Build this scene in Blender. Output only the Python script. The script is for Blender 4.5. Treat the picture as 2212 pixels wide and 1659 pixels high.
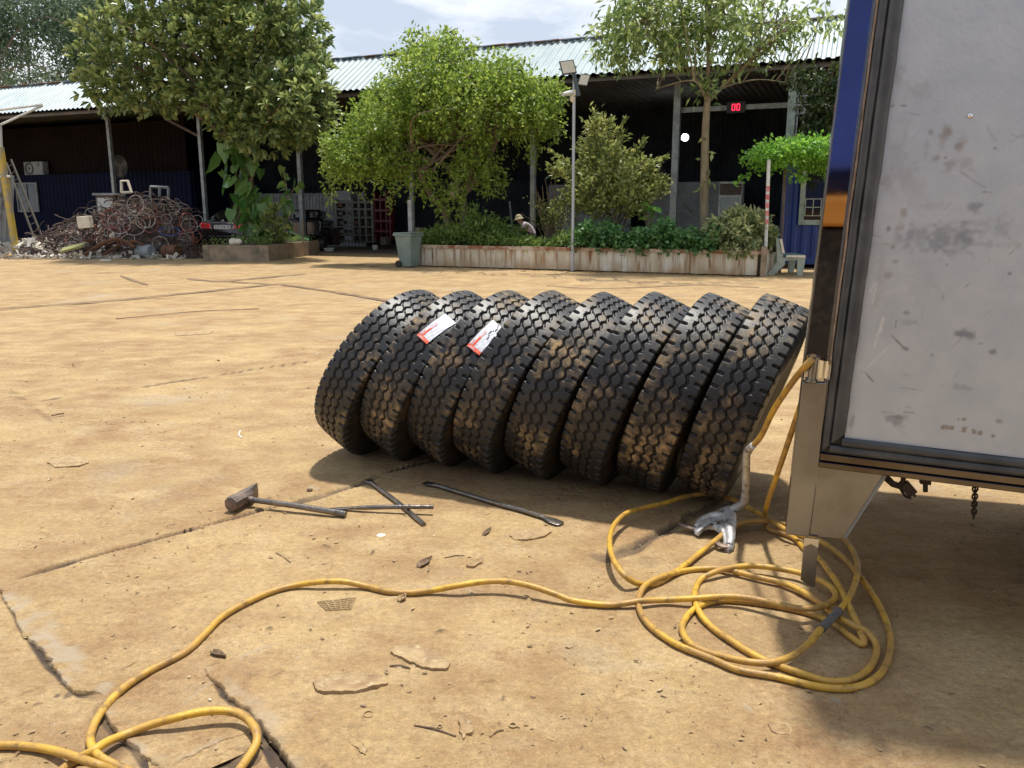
import bpy, bmesh, math, random
import numpy as np
from mathutils import Vector, Matrix
for o in list(bpy.data.objects): bpy.data.objects.remove(o, do_unlink=True)
S = bpy.context.scene; C = S.collection
R = math.radians
# ---------------------------------------------------------------- camera
CH = 1.5; FPX = 1765.0; TH = R(11.65)
cam = bpy.data.cameras.new('camera'); co = bpy.data.objects.new('camera', cam); C.objects.link(co)
co.location = (0, 0, CH); co.rotation_euler = (R(90) - TH, 0, 0)
cam.sensor_width = 36; cam.lens = 36 * FPX / 2212; cam.clip_start = .05; cam.clip_end = 3000
S.camera = co
S.render.resolution_x = 1024; S.render.resolution_y = 768
S.view_settings.view_transform = 'Standard'; S.view_settings.look = 'None'
S.view_settings.exposure = 0.22; S.view_settings.gamma = 1
# ---------------------------------------------------------------- sky and sun
SUN_DIR = Vector((-.078, -.212, -1)).normalized()          # the way the light travels
el = math.asin(-SUN_DIR.z); az = math.atan2(-SUN_DIR.x, -SUN_DIR.y)
w = bpy.data.worlds.new('World'); S.world = w; w.use_nodes = True
nt = w.node_tree; nt.nodes.clear(); N = nt.nodes.new; Lk = nt.links.new
out = N('ShaderNodeOutputWorld'); bg = N('ShaderNodeBackground'); sky = N('ShaderNodeTexSky')
sky.sky_type = 'NISHITA'; sky.sun_disc = False; sky.sun_elevation = el; sky.sun_rotation = az
sky.dust_density = 2; sky.air_density = 1.2
tc = N('ShaderNodeTexCoord'); mp = N('ShaderNodeMapping'); mp.inputs['Scale'].default_value = (1, 1, 3.2)
mp.inputs['Location'].default_value = (3.1, 1.7, .4)
nz = N('ShaderNodeTexNoise'); nz.inputs['Scale'].default_value = 2.6; nz.inputs['Detail'].default_value = 7; nz.inputs['Roughness'].default_value = .62
cr = N('ShaderNodeValToRGB'); cr.color_ramp.elements[0].position = .42; cr.color_ramp.elements[1].position = .57
cr.color_ramp.elements[0].color = (5.8, 6.6, 7.9, 1); cr.color_ramp.elements[1].color = (10.2, 10.5, 10.9, 1)
mx = N('ShaderNodeMixRGB'); sz = N('ShaderNodeSeparateXYZ'); hz = N('ShaderNodeMapRange'); Lk(tc.outputs['Generated'], sz.inputs[0]); Lk(sz.outputs['Z'], hz.inputs[0])
hz.inputs[1].default_value = .30; hz.inputs[2].default_value = .75; hz.inputs[3].default_value = .90; hz.inputs[4].default_value = .38; Lk(hz.outputs[0], mx.inputs[0])   # cloud thins out overhead
Lk(tc.outputs['Generated'], mp.inputs[0]); Lk(mp.outputs[0], nz.inputs['Vector']); Lk(nz.outputs['Fac'], cr.inputs[0])
Lk(sky.outputs[0], mx.inputs[1]); Lk(cr.outputs[0], mx.inputs[2]); Lk(mx.outputs[0], bg.inputs[0])
bg.inputs[1].default_value = .1; Lk(bg.outputs[0], out.inputs[0])
sl = bpy.data.lights.new('sun', 'SUN'); sl.energy = 4.4; sl.angle = R(3.2); sl.color = (1, .955, .87)
so = bpy.data.objects.new('sun', sl); C.objects.link(so); so.rotation_euler = SUN_DIR.to_track_quat('-Z', 'Y').to_euler(); so.location = (0, 0, 40)
# ---------------------------------------------------------------- helpers
rs = np.random.RandomState(7); random.seed(7)
def ray(u, v):
    a = (u - 1106) / FPX; b = (829.5 - v) / FPX
    return np.array([a, math.cos(TH) + b * math.sin(TH), -math.sin(TH) + b * math.cos(TH)])
def G(u, v, z=0.0):                     # point at height z
    d = ray(u, v); return np.array([0, 0, CH]) + d * ((z - CH) / d[2])
def W(u, v, Y):                         # point at distance Y
    d = ray(u, v); return np.array([0, 0, CH]) + d * (Y / d[1])
def V3(p): return np.array(p, float)
def unit(v): v = V3(v); return v / np.linalg.norm(v)
class MB:
    def __init__(s): s.v = []; s.f = []
    def add(s, v, f):
        n = len(s.v); s.v += [tuple(map(float, p)) for p in v]; s.f += [tuple(i + n for i in q) for q in f]; return s
    def box(s, c, sz, ax=None):
        c = V3(c); ax = np.eye(3) if ax is None else np.array(ax, float)
        P = [c + .5 * (i * sz[0] * ax[0] + j * sz[1] * ax[1] + k * sz[2] * ax[2]) for i in (-1, 1) for j in (-1, 1) for k in (-1, 1)]
        return s.add(P, [(0, 1, 3, 2), (4, 6, 7, 5), (0, 4, 5, 1), (2, 3, 7, 6), (0, 2, 6, 4), (1, 5, 7, 3)])
    def bbox(s, a, b):
        a = V3(a); b = V3(b); return s.box((a + b) / 2, abs(b - a))
    def tube(s, pts, r, n=8, cap=True):
        pts = [V3(p) for p in pts]; m = len(pts)
        if np.isscalar(r): r = [r] * m
        up = None; rings = []
        for i in range(m):
            t = unit(pts[min(i + 1, m - 1)] - pts[max(i - 1, 0)])
            if up is None: up = unit(np.cross(t, (0, 0, 1) if abs(t[2]) < .9 else (1, 0, 0)))
            up = unit(up - np.dot(up, t) * t); sd = np.cross(t, up)
            rings.append([pts[i] + r[i] * (math.cos(2 * math.pi * k / n) * up + math.sin(2 * math.pi * k / n) * sd) for k in range(n)])
        v = [p for g in rings for p in g]; f = []
        for i in range(m - 1):
            for k in range(n):
                k2 = (k + 1) % n; f.append((i * n + k, i * n + k2, (i + 1) * n + k2, (i + 1) * n + k))
        if cap: f.append(tuple(range(n))[::-1]); f.append(tuple((m - 1) * n + k for k in range(n)))
        return s.add(v, f)
    def prism(s, poly, O, ex, ey, ez, d):     # polygon in (ex, ey) extruded d along ez
        O = V3(O); n = len(poly); a = [O + p[0] * V3(ex) + p[1] * V3(ey) for p in poly]; b = [p + d * V3(ez) for p in a]
        return s.add(a + b, [tuple(range(n))[::-1], tuple(range(n, 2 * n))] + [(i, (i + 1) % n, n + (i + 1) % n, n + i) for i in range(n)])
    def lathe(s, prof, O, ax, n=32, closed=False):
        ax = unit(ax); u = unit(np.cross(ax, (0, 0, 1) if abs(ax[2]) < .9 else (1, 0, 0))); w_ = np.cross(ax, u); m = len(prof); O = V3(O)
        v = [O + h * ax + r * (math.cos(2 * math.pi * k / n) * u + math.sin(2 * math.pi * k / n) * w_) for k in range(n) for (r, h) in prof]
        f = []
        for k in range(n):
            k2 = (k + 1) % n
            for i in range(m if closed else m - 1):
                j = (i + 1) % m; f.append((k * m + i, k * m + j, k2 * m + j, k2 * m + i))
        return s.add(v, f)
    def sph(s, c, r, nu=10, nv=7, ax=None):
        c = V3(c); r = V3([r] * 3 if np.isscalar(r) else r); ax = np.eye(3) if ax is None else np.array(ax)
        v = []; f = []
        for i in range(nv + 1):
            th = math.pi * i / nv
            for k in range(nu):
                ph = 2 * math.pi * k / nu; q = V3((math.sin(th) * math.cos(ph), math.sin(th) * math.sin(ph), math.cos(th))) * r
                v.append(c + q @ ax)
        for i in range(nv):
            for k in range(nu): f.append((i * nu + k, (i + 1) * nu + k, (i + 1) * nu + (k + 1) % nu, i * nu + (k + 1) % nu))
        return s.add(v, f)
    def corr(s, p0, p1, up, pitch, amp, nrm, trap=True):     # corrugated sheet from p0 to p1, height vector up
        p0 = V3(p0); p1 = V3(p1); L = np.linalg.norm(p1 - p0); n = max(2, int(L / pitch)); e = (p1 - p0) / L; nrm = V3(nrm); up = V3(up); v = []
        for i in range(n):
            for t, h in ((0, 0), (.2, 1), (.5, 1), (.7, 0)) if trap else ((0, 0), (.25, .5), (.5, 1), (.75, .5)):
                q = p0 + e * L * (i + t) / n + nrm * amp * h; v += [q, q + up]
        m = len(v) // 2
        return s.add(v, [(2 * i, 2 * i + 2, 2 * i + 3, 2 * i + 1) for i in range(m - 1)])
    def build(s, name, m, parent=None, smooth=False, bevel=0, loc=None):
        me = bpy.data.meshes.new(name); me.from_pydata(s.v, [], s.f); me.update()
        me.materials.append(m); o = bpy.data.objects.new(name, me); C.objects.link(o)
        if smooth:
            me.polygons.foreach_set('use_smooth', [True] * len(me.polygons))
        if bevel:
            b = o.modifiers.new('bevel', 'BEVEL'); b.width = bevel; b.segments = 2; b.limit_method = 'ANGLE'
        if parent is not None:
            o.parent = parent; o.matrix_parent_inverse = Matrix.Translation(-parent.location)
        return o
def smooth_by_angle(o, deg=40):
    me = o.data; bm = bmesh.new(); bm.from_mesh(me); bmesh.ops.recalc_face_normals(bm, faces=bm.faces)
    for f in bm.faces: f.smooth = True
    for e in bm.edges:
        if len(e.link_faces) == 2 and e.calc_face_angle(0) > R(deg): e.smooth = False
    bm.to_mesh(me); bm.free(); return o
def tag(o, label=None, cat=None, group=None, kind=None):
    if label: o['label'] = label
    if cat: o['category'] = cat
    if group: o['group'] = group
    if kind: o['kind'] = kind
    return o
def thing(name, label, cat, loc=(0, 0, 0), group=None):
    o = bpy.data.objects.new(name, None); C.objects.link(o); o.location = tuple(map(float, loc)); o.empty_display_size = .2
    return tag(o, label, cat, group)
def spline(pts, k=8):
    P = [V3(p) for p in pts]; P = [2 * P[0] - P[1]] + P + [2 * P[-1] - P[-2]]; o = []
    for i in range(1, len(P) - 2):
        a, b, c, d = P[i - 1:i + 3]
        for j in range(k):
            t = j / k; o.append(.5 * ((2 * b) + (-a + c) * t + (2 * a - 5 * b + 4 * c - d) * t * t + (-a + 3 * b - 3 * c + d) * t ** 3))
    o.append(P[-2]); return o
# ---------------------------------------------------------------- materials
def nodes(m):
    t = m.node_tree; return t, t.nodes, t.links
def pmat(name, c1, c2=None, scale=4, rough=.6, metal=0, bump=0, bscale=40, lo=.4, hi=.62, trans=0, c3=None, s3=25, lo3=.55, hi3=.7, stretch=None, spec=.5, coat=0, attr=None, rvar=0):
    m = bpy.data.materials.new(name); m.use_nodes = True; t, n, l = nodes(m)
    p = n['Principled BSDF']; p.inputs['Roughness'].default_value = rough; p.inputs['Metallic'].default_value = metal
    p.inputs['Specular IOR Level'].default_value = spec
    if coat: p.inputs['Coat Weight'].default_value = coat; p.inputs['Coat Roughness'].default_value = .08
    p.inputs['Base Color'].default_value = (*c1, 1)
    tcn = n.new('ShaderNodeTexCoord'); vec = tcn.outputs['Object']
    if stretch:
        mpn = n.new('ShaderNodeMapping'); mpn.inputs['Scale'].default_value = stretch; l.new(vec, mpn.inputs[0]); vec = mpn.outputs[0]
    def noise(sc, det=5, rg=.6):
        q = n.new('ShaderNodeTexNoise'); q.inputs['Scale'].default_value = sc; q.inputs['Detail'].default_value = det; q.inputs['Roughness'].default_value = rg
        l.new(vec, q.inputs['Vector']); return q.outputs['Fac']
    def ramp(src, a, b):
        q = n.new('ShaderNodeMapRange'); q.inputs[1].default_value = a; q.inputs[2].default_value = b; l.new(src, q.inputs[0]); return q.outputs[0]
    col = None
    if attr:
        at = n.new('ShaderNodeAttribute'); at.attribute_name = attr; k = n.new('ShaderNodeMixRGB'); k.inputs[1].default_value = (*c1, 1); k.inputs[2].default_value = (*c2, 1)
        l.new(at.outputs['Fac'], k.inputs[0]); col = k.outputs[0]
    elif c2:
        k = n.new('ShaderNodeMixRGB'); k.inputs[1].default_value = (*c1, 1); k.inputs[2].default_value = (*c2, 1); f0 = ramp(noise(scale), lo, hi); l.new(f0, k.inputs[0]); col = k.outputs[0]
        if rvar:
            rr = n.new('ShaderNodeMapRange'); rr.inputs[3].default_value = rough; rr.inputs[4].default_value = rough + rvar; l.new(f0, rr.inputs[0]); l.new(rr.outputs[0], p.inputs['Roughness'])
    if c3:
        k = n.new('ShaderNodeMixRGB'); k.inputs[2].default_value = (*c3, 1); l.new(ramp(noise(s3), lo3, hi3), k.inputs[0])
        if col: l.new(col, k.inputs[1])
        else: k.inputs[1].default_value = (*c1, 1)
        col = k.outputs[0]
    if col: l.new(col, p.inputs['Base Color'])
    if bump:
        b = n.new('ShaderNodeBump'); b.inputs['Strength'].default_value = bump; b.inputs['Distance'].default_value = .01; l.new(noise(bscale, 6), b.inputs['Height']); l.new(b.outputs[0], p.inputs['Normal'])
    if trans:
        tr = n.new('ShaderNodeBsdfTranslucent'); ms = n.new('ShaderNodeMixShader'); ms.inputs[0].default_value = trans
        if col:
            hs = n.new('ShaderNodeHueSaturation'); hs.inputs['Value'].default_value = 1.5; hs.inputs['Hue'].default_value = .485; l.new(col, hs.inputs['Color']); l.new(hs.outputs[0], tr.inputs[0])
        o = n['Material Output']; l.new(p.outputs[0], ms.inputs[1]); l.new(tr.outputs[0], ms.inputs[2]); l.new(ms.outputs[0], o.inputs[0])
    return m
def emat(name, c, s):
    m = bpy.data.materials.new(name); m.use_nodes = True; p = m.node_tree.nodes['Principled BSDF']
    p.inputs['Base Color'].default_value = (*c, 1); p.inputs['Emission Color'].default_value = (*c, 1); p.inputs['Emission Strength'].default_value = s; return m
M = dict(
 hose=pmat('yellow hose', (.66, .395, .045), (.40, .23, .065), 5, .42, 0, .3, 60, .38, .62, c3=(.20, .12, .05), s3=24, lo3=.52, hi3=.74),
 steel=pmat('tool steel', (.16, .155, .15), (.26, .22, .18), 14, .34, .85, .3, 90, c3=(.13, .075, .045), s3=30, lo3=.55, hi3=.72),
 hammer=pmat('hammer steel', (.17, .14, .125), (.27, .20, .16), 20, .5, .7, .5, 120),
 alu=pmat('cast aluminium', (.66, .66, .65), (.40, .39, .375), 22, .48, .6, .5, 60, c3=(.12, .11, .1), s3=22, lo3=.56, hi3=.66),
 stainless=pmat('polished stainless', (.52, .52, .54), (.46, .46, .47), 5, .015, 1, 0, 5, rvar=.04, c3=(.36, .33, .29), s3=11, lo3=.62, hi3=.8),
 satin=pmat('satin stainless', (.27, .275, .285), (.20, .20, .205), 4, .17, .86, .05, 8, c3=(.22, .20, .18), s3=40, lo3=.66, hi3=.75),
 sill_reflection=pmat('stainless painted with dark reflection', (.15, .13, .115), (.10, .085, .075), 5, .12, 1, .02, 5),  # sill steel: brown-black reflection put into its base colour
 rubber_seal=pmat('door seal rubber', (.050, .054, .058), (.085, .088, .090), 9, .38, 0, .15, 30, c3=(.16, .15, .13), s3=35, lo3=.62, hi3=.8),
 brown_seal=pmat('aged sealant', (.42, .31, .22), (.20, .14, .10), 14, .6),
 black=pmat('black iron', (.018, .016, .014), (.05, .035, .025), 15, .6, .3, .2, 50),
 sidewall=pmat('rubber sidewall', (.012, .012, .013), (.05, .034, .02), 6, .5, 0, .15, 60),
 sticker=pmat('tyre sticker paper', (.72, .74, .80), (.62, .64, .72), 14, .5, 0, .6, 18),
 sticker_red=pmat('orange red print', (.85, .10, .04), (.90, .17, .09), 25, .5),
 sticker_pink=pmat('pink print', (.80, .42, .42), (.78, .52, .54), 30, .5),
 fascia=pmat('pale blue roofing sheet', (.36, .425, .44), (.28, .35, .37), 1.3, .5, .1, .1, 8, c3=(.30, .30, .27), s3=2.3, lo3=.62, hi3=.85, stretch=(1, 1, .35)),
 rustedge=pmat('rusty ridge cap', (.24, .30, .36), (.25, .12, .06), 1.1, .6, lo=.45, hi=.55),
 underside=pmat('roof underside', (.15, .135, .115), (.09, .082, .072), 1.5, .8),
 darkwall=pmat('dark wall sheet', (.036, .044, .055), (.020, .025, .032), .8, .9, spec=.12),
 greysheet=pmat('grey wall sheet', (.27, .30, .32), (.18, .20, .215), .9, .6, c3=(.08, .07, .06), s3=3),
 bluesheet=pmat('blue container paint', (.012, .04, .20), (.01, .028, .14), 1.2, .45, c3=(.09, .11, .16), s3=5, lo3=.66, hi3=.75),
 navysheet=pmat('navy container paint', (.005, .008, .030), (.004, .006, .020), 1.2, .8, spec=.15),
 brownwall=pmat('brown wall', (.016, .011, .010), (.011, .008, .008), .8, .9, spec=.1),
 post=pmat('galvanised post', (.30, .33, .34), (.20, .21, .21), 3, .5, .3, c3=(.13, .09, .07), s3=9, lo3=.6, hi3=.7),
 brownpost=pmat('brown post', (.14, .10, .085), (.09, .065, .055), 4, .7),
 concrete=pmat('old concrete', (.30, .23, .155), (.19, .15, .105), 3, .85, 0, .6, 14, c3=(.085, .085, .05), s3=2.2, lo3=.56, hi3=.72),
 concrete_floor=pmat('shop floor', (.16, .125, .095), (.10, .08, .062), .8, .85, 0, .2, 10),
 bark=pmat('bark', (.20, .15, .105), (.12, .085, .06), 6, .85, 0, .8, 20, stretch=(1, 1, .3)),
 barkpale=pmat('pale bark', (.25, .21, .13), (.16, .125, .08), 5, .85, 0, .6, 20, stretch=(1, 1, .3)),
 soil=pmat('planter soil', (.10, .075, .05), (.06, .045, .03), 7, .95, 0, .8, 20),
 white=pmat('white paint', (.62, .64, .62), (.45, .47, .45), 4, .5),
 cream=pmat('cream plastic', (.72, .66, .54), (.6, .54, .42), 6, .5),
 teal=pmat('grey green paint', (.30, .37, .32), (.20, .25, .21), 4, .6, 0, .2, 20, c3=(.13, .11, .08), s3=6, lo3=.6, hi3=.75),
 benchgreen=pmat('bench terrazzo', (.19, .27, .25), (.12, .19, .18), 7, .5, 0, .1, 40),
 benchlight=pmat('bench edge', (.36, .41, .34), (.27, .32, .26), 6, .6, 0, .2, 40, c3=(.28, .22, .15), s3=7, lo3=.6, hi3=.75),
 binm=pmat('bin plastic', (.20, .265, .24), (.15, .20, .18), 2.5, .55, c3=(.24, .20, .14), s3=5, lo3=.62, hi3=.8),
 carpaint=pmat('dark car paint', (.008, .009, .016), (.012, .012, .02), 3, .12, .2, coat=1),
 glassd=pmat('dark glass', (.010, .012, .011), None, rough=.06, spec=.8),
 chrome=pmat('chrome', (.8, .8, .82), None, rough=.12, metal=1),
 lampred=pmat('tail lamp red', (.90, .015, .03), (.95, .06, .07), 9, .2, coat=.6),
 lampclear=pmat('tail lamp clear', (.65, .6, .58), None, rough=.2),
 plate=pmat('plate white', (.88, .90, .90), None, rough=.4),
 ink=pmat('dark lettering', (.02, .022, .025), None, rough=.6),
 poleg=pmat('lamp pole steel', (.42, .45, .48), (.36, .38, .40), 3, .4, .4),
 floodhouse=pmat('floodlight housing', (.05, .07, .085), None, rough=.45),
 floodglass=pmat('floodlight lens', (.52, .52, .44), (.58, .60, .54), 7, .25),
 yellowpost=pmat('yellow painted post', (.50, .36, .06), (.30, .27, .20), 2.2, .5, lo=.45, hi=.6),
 ladder=pmat('ladder wood', (.07, .062, .045), None, rough=.7),
 darkcab=pmat('dark cabinet', (.035, .03, .032), (.06, .035, .025), 3, .6),
 greyshelf=pmat('grey shelf', (.13, .13, .115), (.09, .09, .08), 4, .6),
 redrack=pmat('red rack', (.13, .008, .012), (.07, .006, .01), 4, .5),
 redp=pmat('red plastic', (.45, .03, .02), (.35, .05, .03), 5, .5),
 rim_metal=pmat('bicycle rim metal', (.46, .44, .42), (.24, .19, .16), 5, .4, .7, c3=(.20, .10, .06), s3=12, lo3=.5, hi3=.7),
 rim_red=pmat('red rim', (.36, .07, .05), (.20, .07, .05), 6, .5, .2),
 rim_black=pmat('black rim', (.03, .028, .028), (.09, .06, .045), 7, .5, .2),
 rim_blue=pmat('blue rim', (.04, .10, .42), None, rough=.4),
 rust=pmat('rusty iron', (.17, .075, .035), (.09, .045, .03), 6, .8, .2, .4, 30),
 scrapdark=pmat('tangled scrap', (.055, .04, .035), (.12, .075, .055), 6, .7, .3, .8, 14, c3=(.24, .21, .19), s3=17, lo3=.6, hi3=.7),
 scrapwhite=pmat('pale plastic scrap', (.70, .66, .58), (.34, .29, .24), 2.2, .6, 0, .4, 20),
 cloth=pmat('crumpled sack', (.66, .60, .47), (.50, .44, .33), 6, .85, 0, .8, 12),
 cardb=pmat('dusty scrap', (.44, .315, .165), (.29, .185, .095), 16, .9, 0, .8, 90, .38, .66, c3=(.52, .42, .27), s3=40, lo3=.55, hi3=.72),
 dkscrap=pmat('dark scrap', (.13, .085, .05), (.22, .15, .085), 20, .8, 0, .5, 60),
 whitebit=pmat('white chip', (.72, .68, .58), None, rough=.7),
 shirt=pmat('pale mauve shirt', (.42, .37, .40), None, rough=.9), trousers=pmat('dark trousers', (.03, .032, .035), None, rough=.9),
 skin=pmat('skin', (.34, .20, .13), None, rough=.6), hat=pmat('straw hat', (.42, .37, .24), (.30, .26, .16), 20, .8),
 bluetruck=pmat('blue truck paint', (.035, .065, .30), (.028, .055, .25), 1, .4), orangetruck=pmat('orange truck paint', (.62, .25, .035), (.52, .19, .025), 1, .5),
 green_hose=pmat('green pipe', (.14, .42, .24), None, rough=.5),
)
def leafmat(name, c1, c2, rough=.5, tr=.3): return pmat(name, c1, c2, rough=rough, trans=tr, attr='rnd')
M.update(
 l_mag=leafmat('broad leaf', (.065, .12, .040), (.40, .47, .17), .30, .35),
 l_umb=leafmat('small bright leaf', (.10, .19, .025), (.34, .44, .09), .42, .45),
 l_bush=leafmat('olive leaf', (.10, .14, .04), (.42, .45, .15), .42, .4),
 l_slim=leafmat('slim tree leaf', (.09, .16, .05), (.40, .50, .18), .36, .45),
 l_cover=leafmat('ground cover leaf', (.045, .14, .04), (.17, .34, .12), .4, .3),
 l_weed=leafmat('weed leaf', (.08, .15, .03), (.25, .36, .09), .45, .38),
 l_var=leafmat('variegated leaf', (.12, .18, .07), (.55, .58, .30), .38, .35),
 l_vine=leafmat('vine leaf', (.08, .24, .025), (.26, .50, .08), .45, .45),
 l_back=leafmat('background leaf', (.06, .10, .065), (.17, .24, .12), .5, .35),
 l_dark=leafmat('dark climber leaf', (.018, .045, .014), (.09, .13, .04), .45, .25),
 l_mon=leafmat('climber leaf', (.05, .14, .03), (.20, .34, .09), .3, .3),
)
# tread rubber: dusty block tops; grooves left black, their shade painted in
def tread_mat():
    m = bpy.data.materials.new('tread rubber'); m.use_nodes = True; t, n, l = nodes(m); p = n['Principled BSDF']
    tcn = n.new('ShaderNodeTexCoord'); oi = n.new('ShaderNodeObjectInfo'); ad = n.new('ShaderNodeVectorMath'); ad.operation = 'ADD'
    cm = n.new('ShaderNodeCombineXYZ'); mu = n.new('ShaderNodeMath'); mu.operation = 'MULTIPLY'; mu.inputs[1].default_value = 37
    l.new(oi.outputs['Random'], mu.inputs[0]); [l.new(mu.outputs[0], cm.inputs[i]) for i in range(3)]
    l.new(tcn.outputs['Object'], ad.inputs[0]); l.new(cm.outputs[0], ad.inputs[1])
    def nz_(sc, d, a, b):
        q = n.new('ShaderNodeTexNoise'); q.inputs['Scale'].default_value = sc; q.inputs['Detail'].default_value = d; q.inputs['Roughness'].default_value = .62
        l.new(ad.outputs[0], q.inputs['Vector']); r = n.new('ShaderNodeMapRange'); r.inputs[1].default_value = a; r.inputs[2].default_value = b; l.new(q.outputs['Fac'], r.inputs[0]); return r.outputs[0]
    big = nz_(3.4, 5, .49, .66); sm = nz_(22, 8, .40, .66)
    at = n.new('ShaderNodeAttribute'); at.attribute_name = 'top'
    k = n.new('ShaderNodeMath'); k.operation = 'MULTIPLY'; l.new(big, k.inputs[0]); l.new(sm, k.inputs[1])
    k2 = n.new('ShaderNodeMath'); k2.operation = 'MULTIPLY'; l.new(k.outputs[0], k2.inputs[0]); l.new(at.outputs['Fac'], k2.inputs[1])
    mx_ = n.new('ShaderNodeMixRGB'); mx_.inputs[1].default_value = (.012, .0135, .017, 1); mx_.inputs[2].default_value = (.44, .305, .15, 1)
    k3 = n.new('ShaderNodeMath'); k3.operation = 'MULTIPLY_ADD'; k3.inputs[1].default_value = .95; k3.inputs[2].default_value = .012; l.new(k2.outputs[0], k3.inputs[0])
    l.new(k3.outputs[0], mx_.inputs[0]); l.new(mx_.outputs[0], p.inputs['Base Color'])
    rr = n.new('ShaderNodeMapRange'); rr.inputs[3].default_value = .44; rr.inputs[4].default_value = .85; l.new(k2.outputs[0], rr.inputs[0]); l.new(rr.outputs[0], p.inputs['Roughness'])
    b = n.new('ShaderNodeBump'); b.inputs['Strength'].default_value = .25; b.inputs['Distance'].default_value = .004; l.new(nz_(70, 5, 0, 1), b.inputs['Height']); l.new(b.outputs[0], p.inputs['Normal'])
    return m
M['tread'] = tread_mat()
def ground_mat():
    m = bpy.data.materials.new('dusty yard'); m.use_nodes = True; t, n, l = nodes(m); p = n['Principled BSDF']; p.inputs['Roughness'].default_value = .92
    p.inputs['Specular IOR Level'].default_value = .45
    tcn = n.new('ShaderNodeTexCoord'); mpn = n.new('ShaderNodeMapping'); mpn.inputs['Rotation'].default_value = (0, 0, R(14)); mpn.inputs['Scale'].default_value = (.8, 1.15, 1)
    l.new(tcn.outputs['Object'], mpn.inputs[0])
    def nz_(sc, d, a, b, src, rg=.6):
        q = n.new('ShaderNodeTexNoise'); q.inputs['Scale'].default_value = sc; q.inputs['Detail'].default_value = d; q.inputs['Roughness'].default_value = rg
        l.new(src, q.inputs['Vector']); r = n.new('ShaderNodeMapRange'); r.inputs[1].default_value = a; r.inputs[2].default_value = b; l.new(q.outputs['Fac'], r.inputs[0]); return r.outputs[0]
    st = mpn.outputs[0]; ob = tcn.outputs['Object']
    def mix(a, b, f, fac=1.0):
        k = n.new('ShaderNodeMixRGB')
        if isinstance(a, tuple): k.inputs[1].default_value = (*a, 1)
        else: l.new(a, k.inputs[1])
        k.inputs[2].default_value = (*b, 1)
        if fac != 1.0:
            q = n.new('ShaderNodeMath'); q.operation = 'MULTIPLY'; q.inputs[1].default_value = fac; l.new(f, q.inputs[0]); f = q.outputs[0]
        l.new(f, k.inputs[0]); return k.outputs[0]
    c = mix((.36, .240, .108), (.49, .345, .165), nz_(.9, 9, .36, .62, st, .68))
    c = mix(c, (.27, .150, .070), nz_(1.5, 10, .42, .66, ob, .75), .9)
    c = mix(c, (.60, .45, .24), nz_(4.5, 12, .48, .66, st, .8), .8)
    c = mix(c, (.20, .115, .06), nz_(9, 12, .52, .70, st, .8), .8)
    c = mix(c, (.38, .34, .27), nz_(.55, 8, .56, .70, ob, .7), .5)
    c = mix(c, (.19, .12, .065), nz_(48, 5, .62, .78, ob, .6), .55)
    c = mix(c, (.62, .53, .38), nz_(70, 4, .66, .8, ob, .6), .5)
    k = n.new('ShaderNodeMixRGB'); k.blend_type = 'MULTIPLY'; k.inputs[0].default_value = 1; l.new(c, k.inputs[1])
    g_ = n.new('ShaderNodeMapRange'); g_.inputs[3].default_value = .62; g_.inputs[4].default_value = 1.22; l.new(nz_(34, 12, .32, .66, ob, .85), g_.inputs[0]); l.new(g_.outputs[0], k.inputs[2]); c = k.outputs[0]
    k = n.new('ShaderNodeMixRGB'); k.blend_type = 'MULTIPLY'; k.inputs[0].default_value = 1; l.new(c, k.inputs[1])
    g_ = n.new('ShaderNodeMapRange'); g_.inputs[3].default_value = .80; g_.inputs[4].default_value = 1.12; l.new(nz_(120, 6, .35, .62, ob, .8), g_.inputs[0]); l.new(g_.outputs[0], k.inputs[2]); c = k.outputs[0]
    for nm, col in (('soil', (.065, .046, .035)), ('pale', (.39, .32, .23)), ('rusty', (.30, .17, .085))):
        at = n.new('ShaderNodeAttribute'); at.attribute_name = nm; c = mix(c, col, at.outputs['Fac'])
    l.new(c, p.inputs['Base Color'])
    b = n.new('ShaderNodeBump'); b.inputs['Strength'].default_value = 1.0; b.inputs['Distance'].default_value = .014; l.new(nz_(26, 9, 0, 1, st, .68), b.inputs['Height'])
    b2 = n.new('ShaderNodeBump'); b2.inputs['Strength'].default_value = .6; b2.inputs['Distance'].default_value = .04; l.new(nz_(5, 7, 0, 1, ob, .6), b2.inputs['Height']); l.new(b2.outputs[0], b.inputs['Normal'])
    l.new(b.outputs[0], p.inputs['Normal'])
    return m
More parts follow.
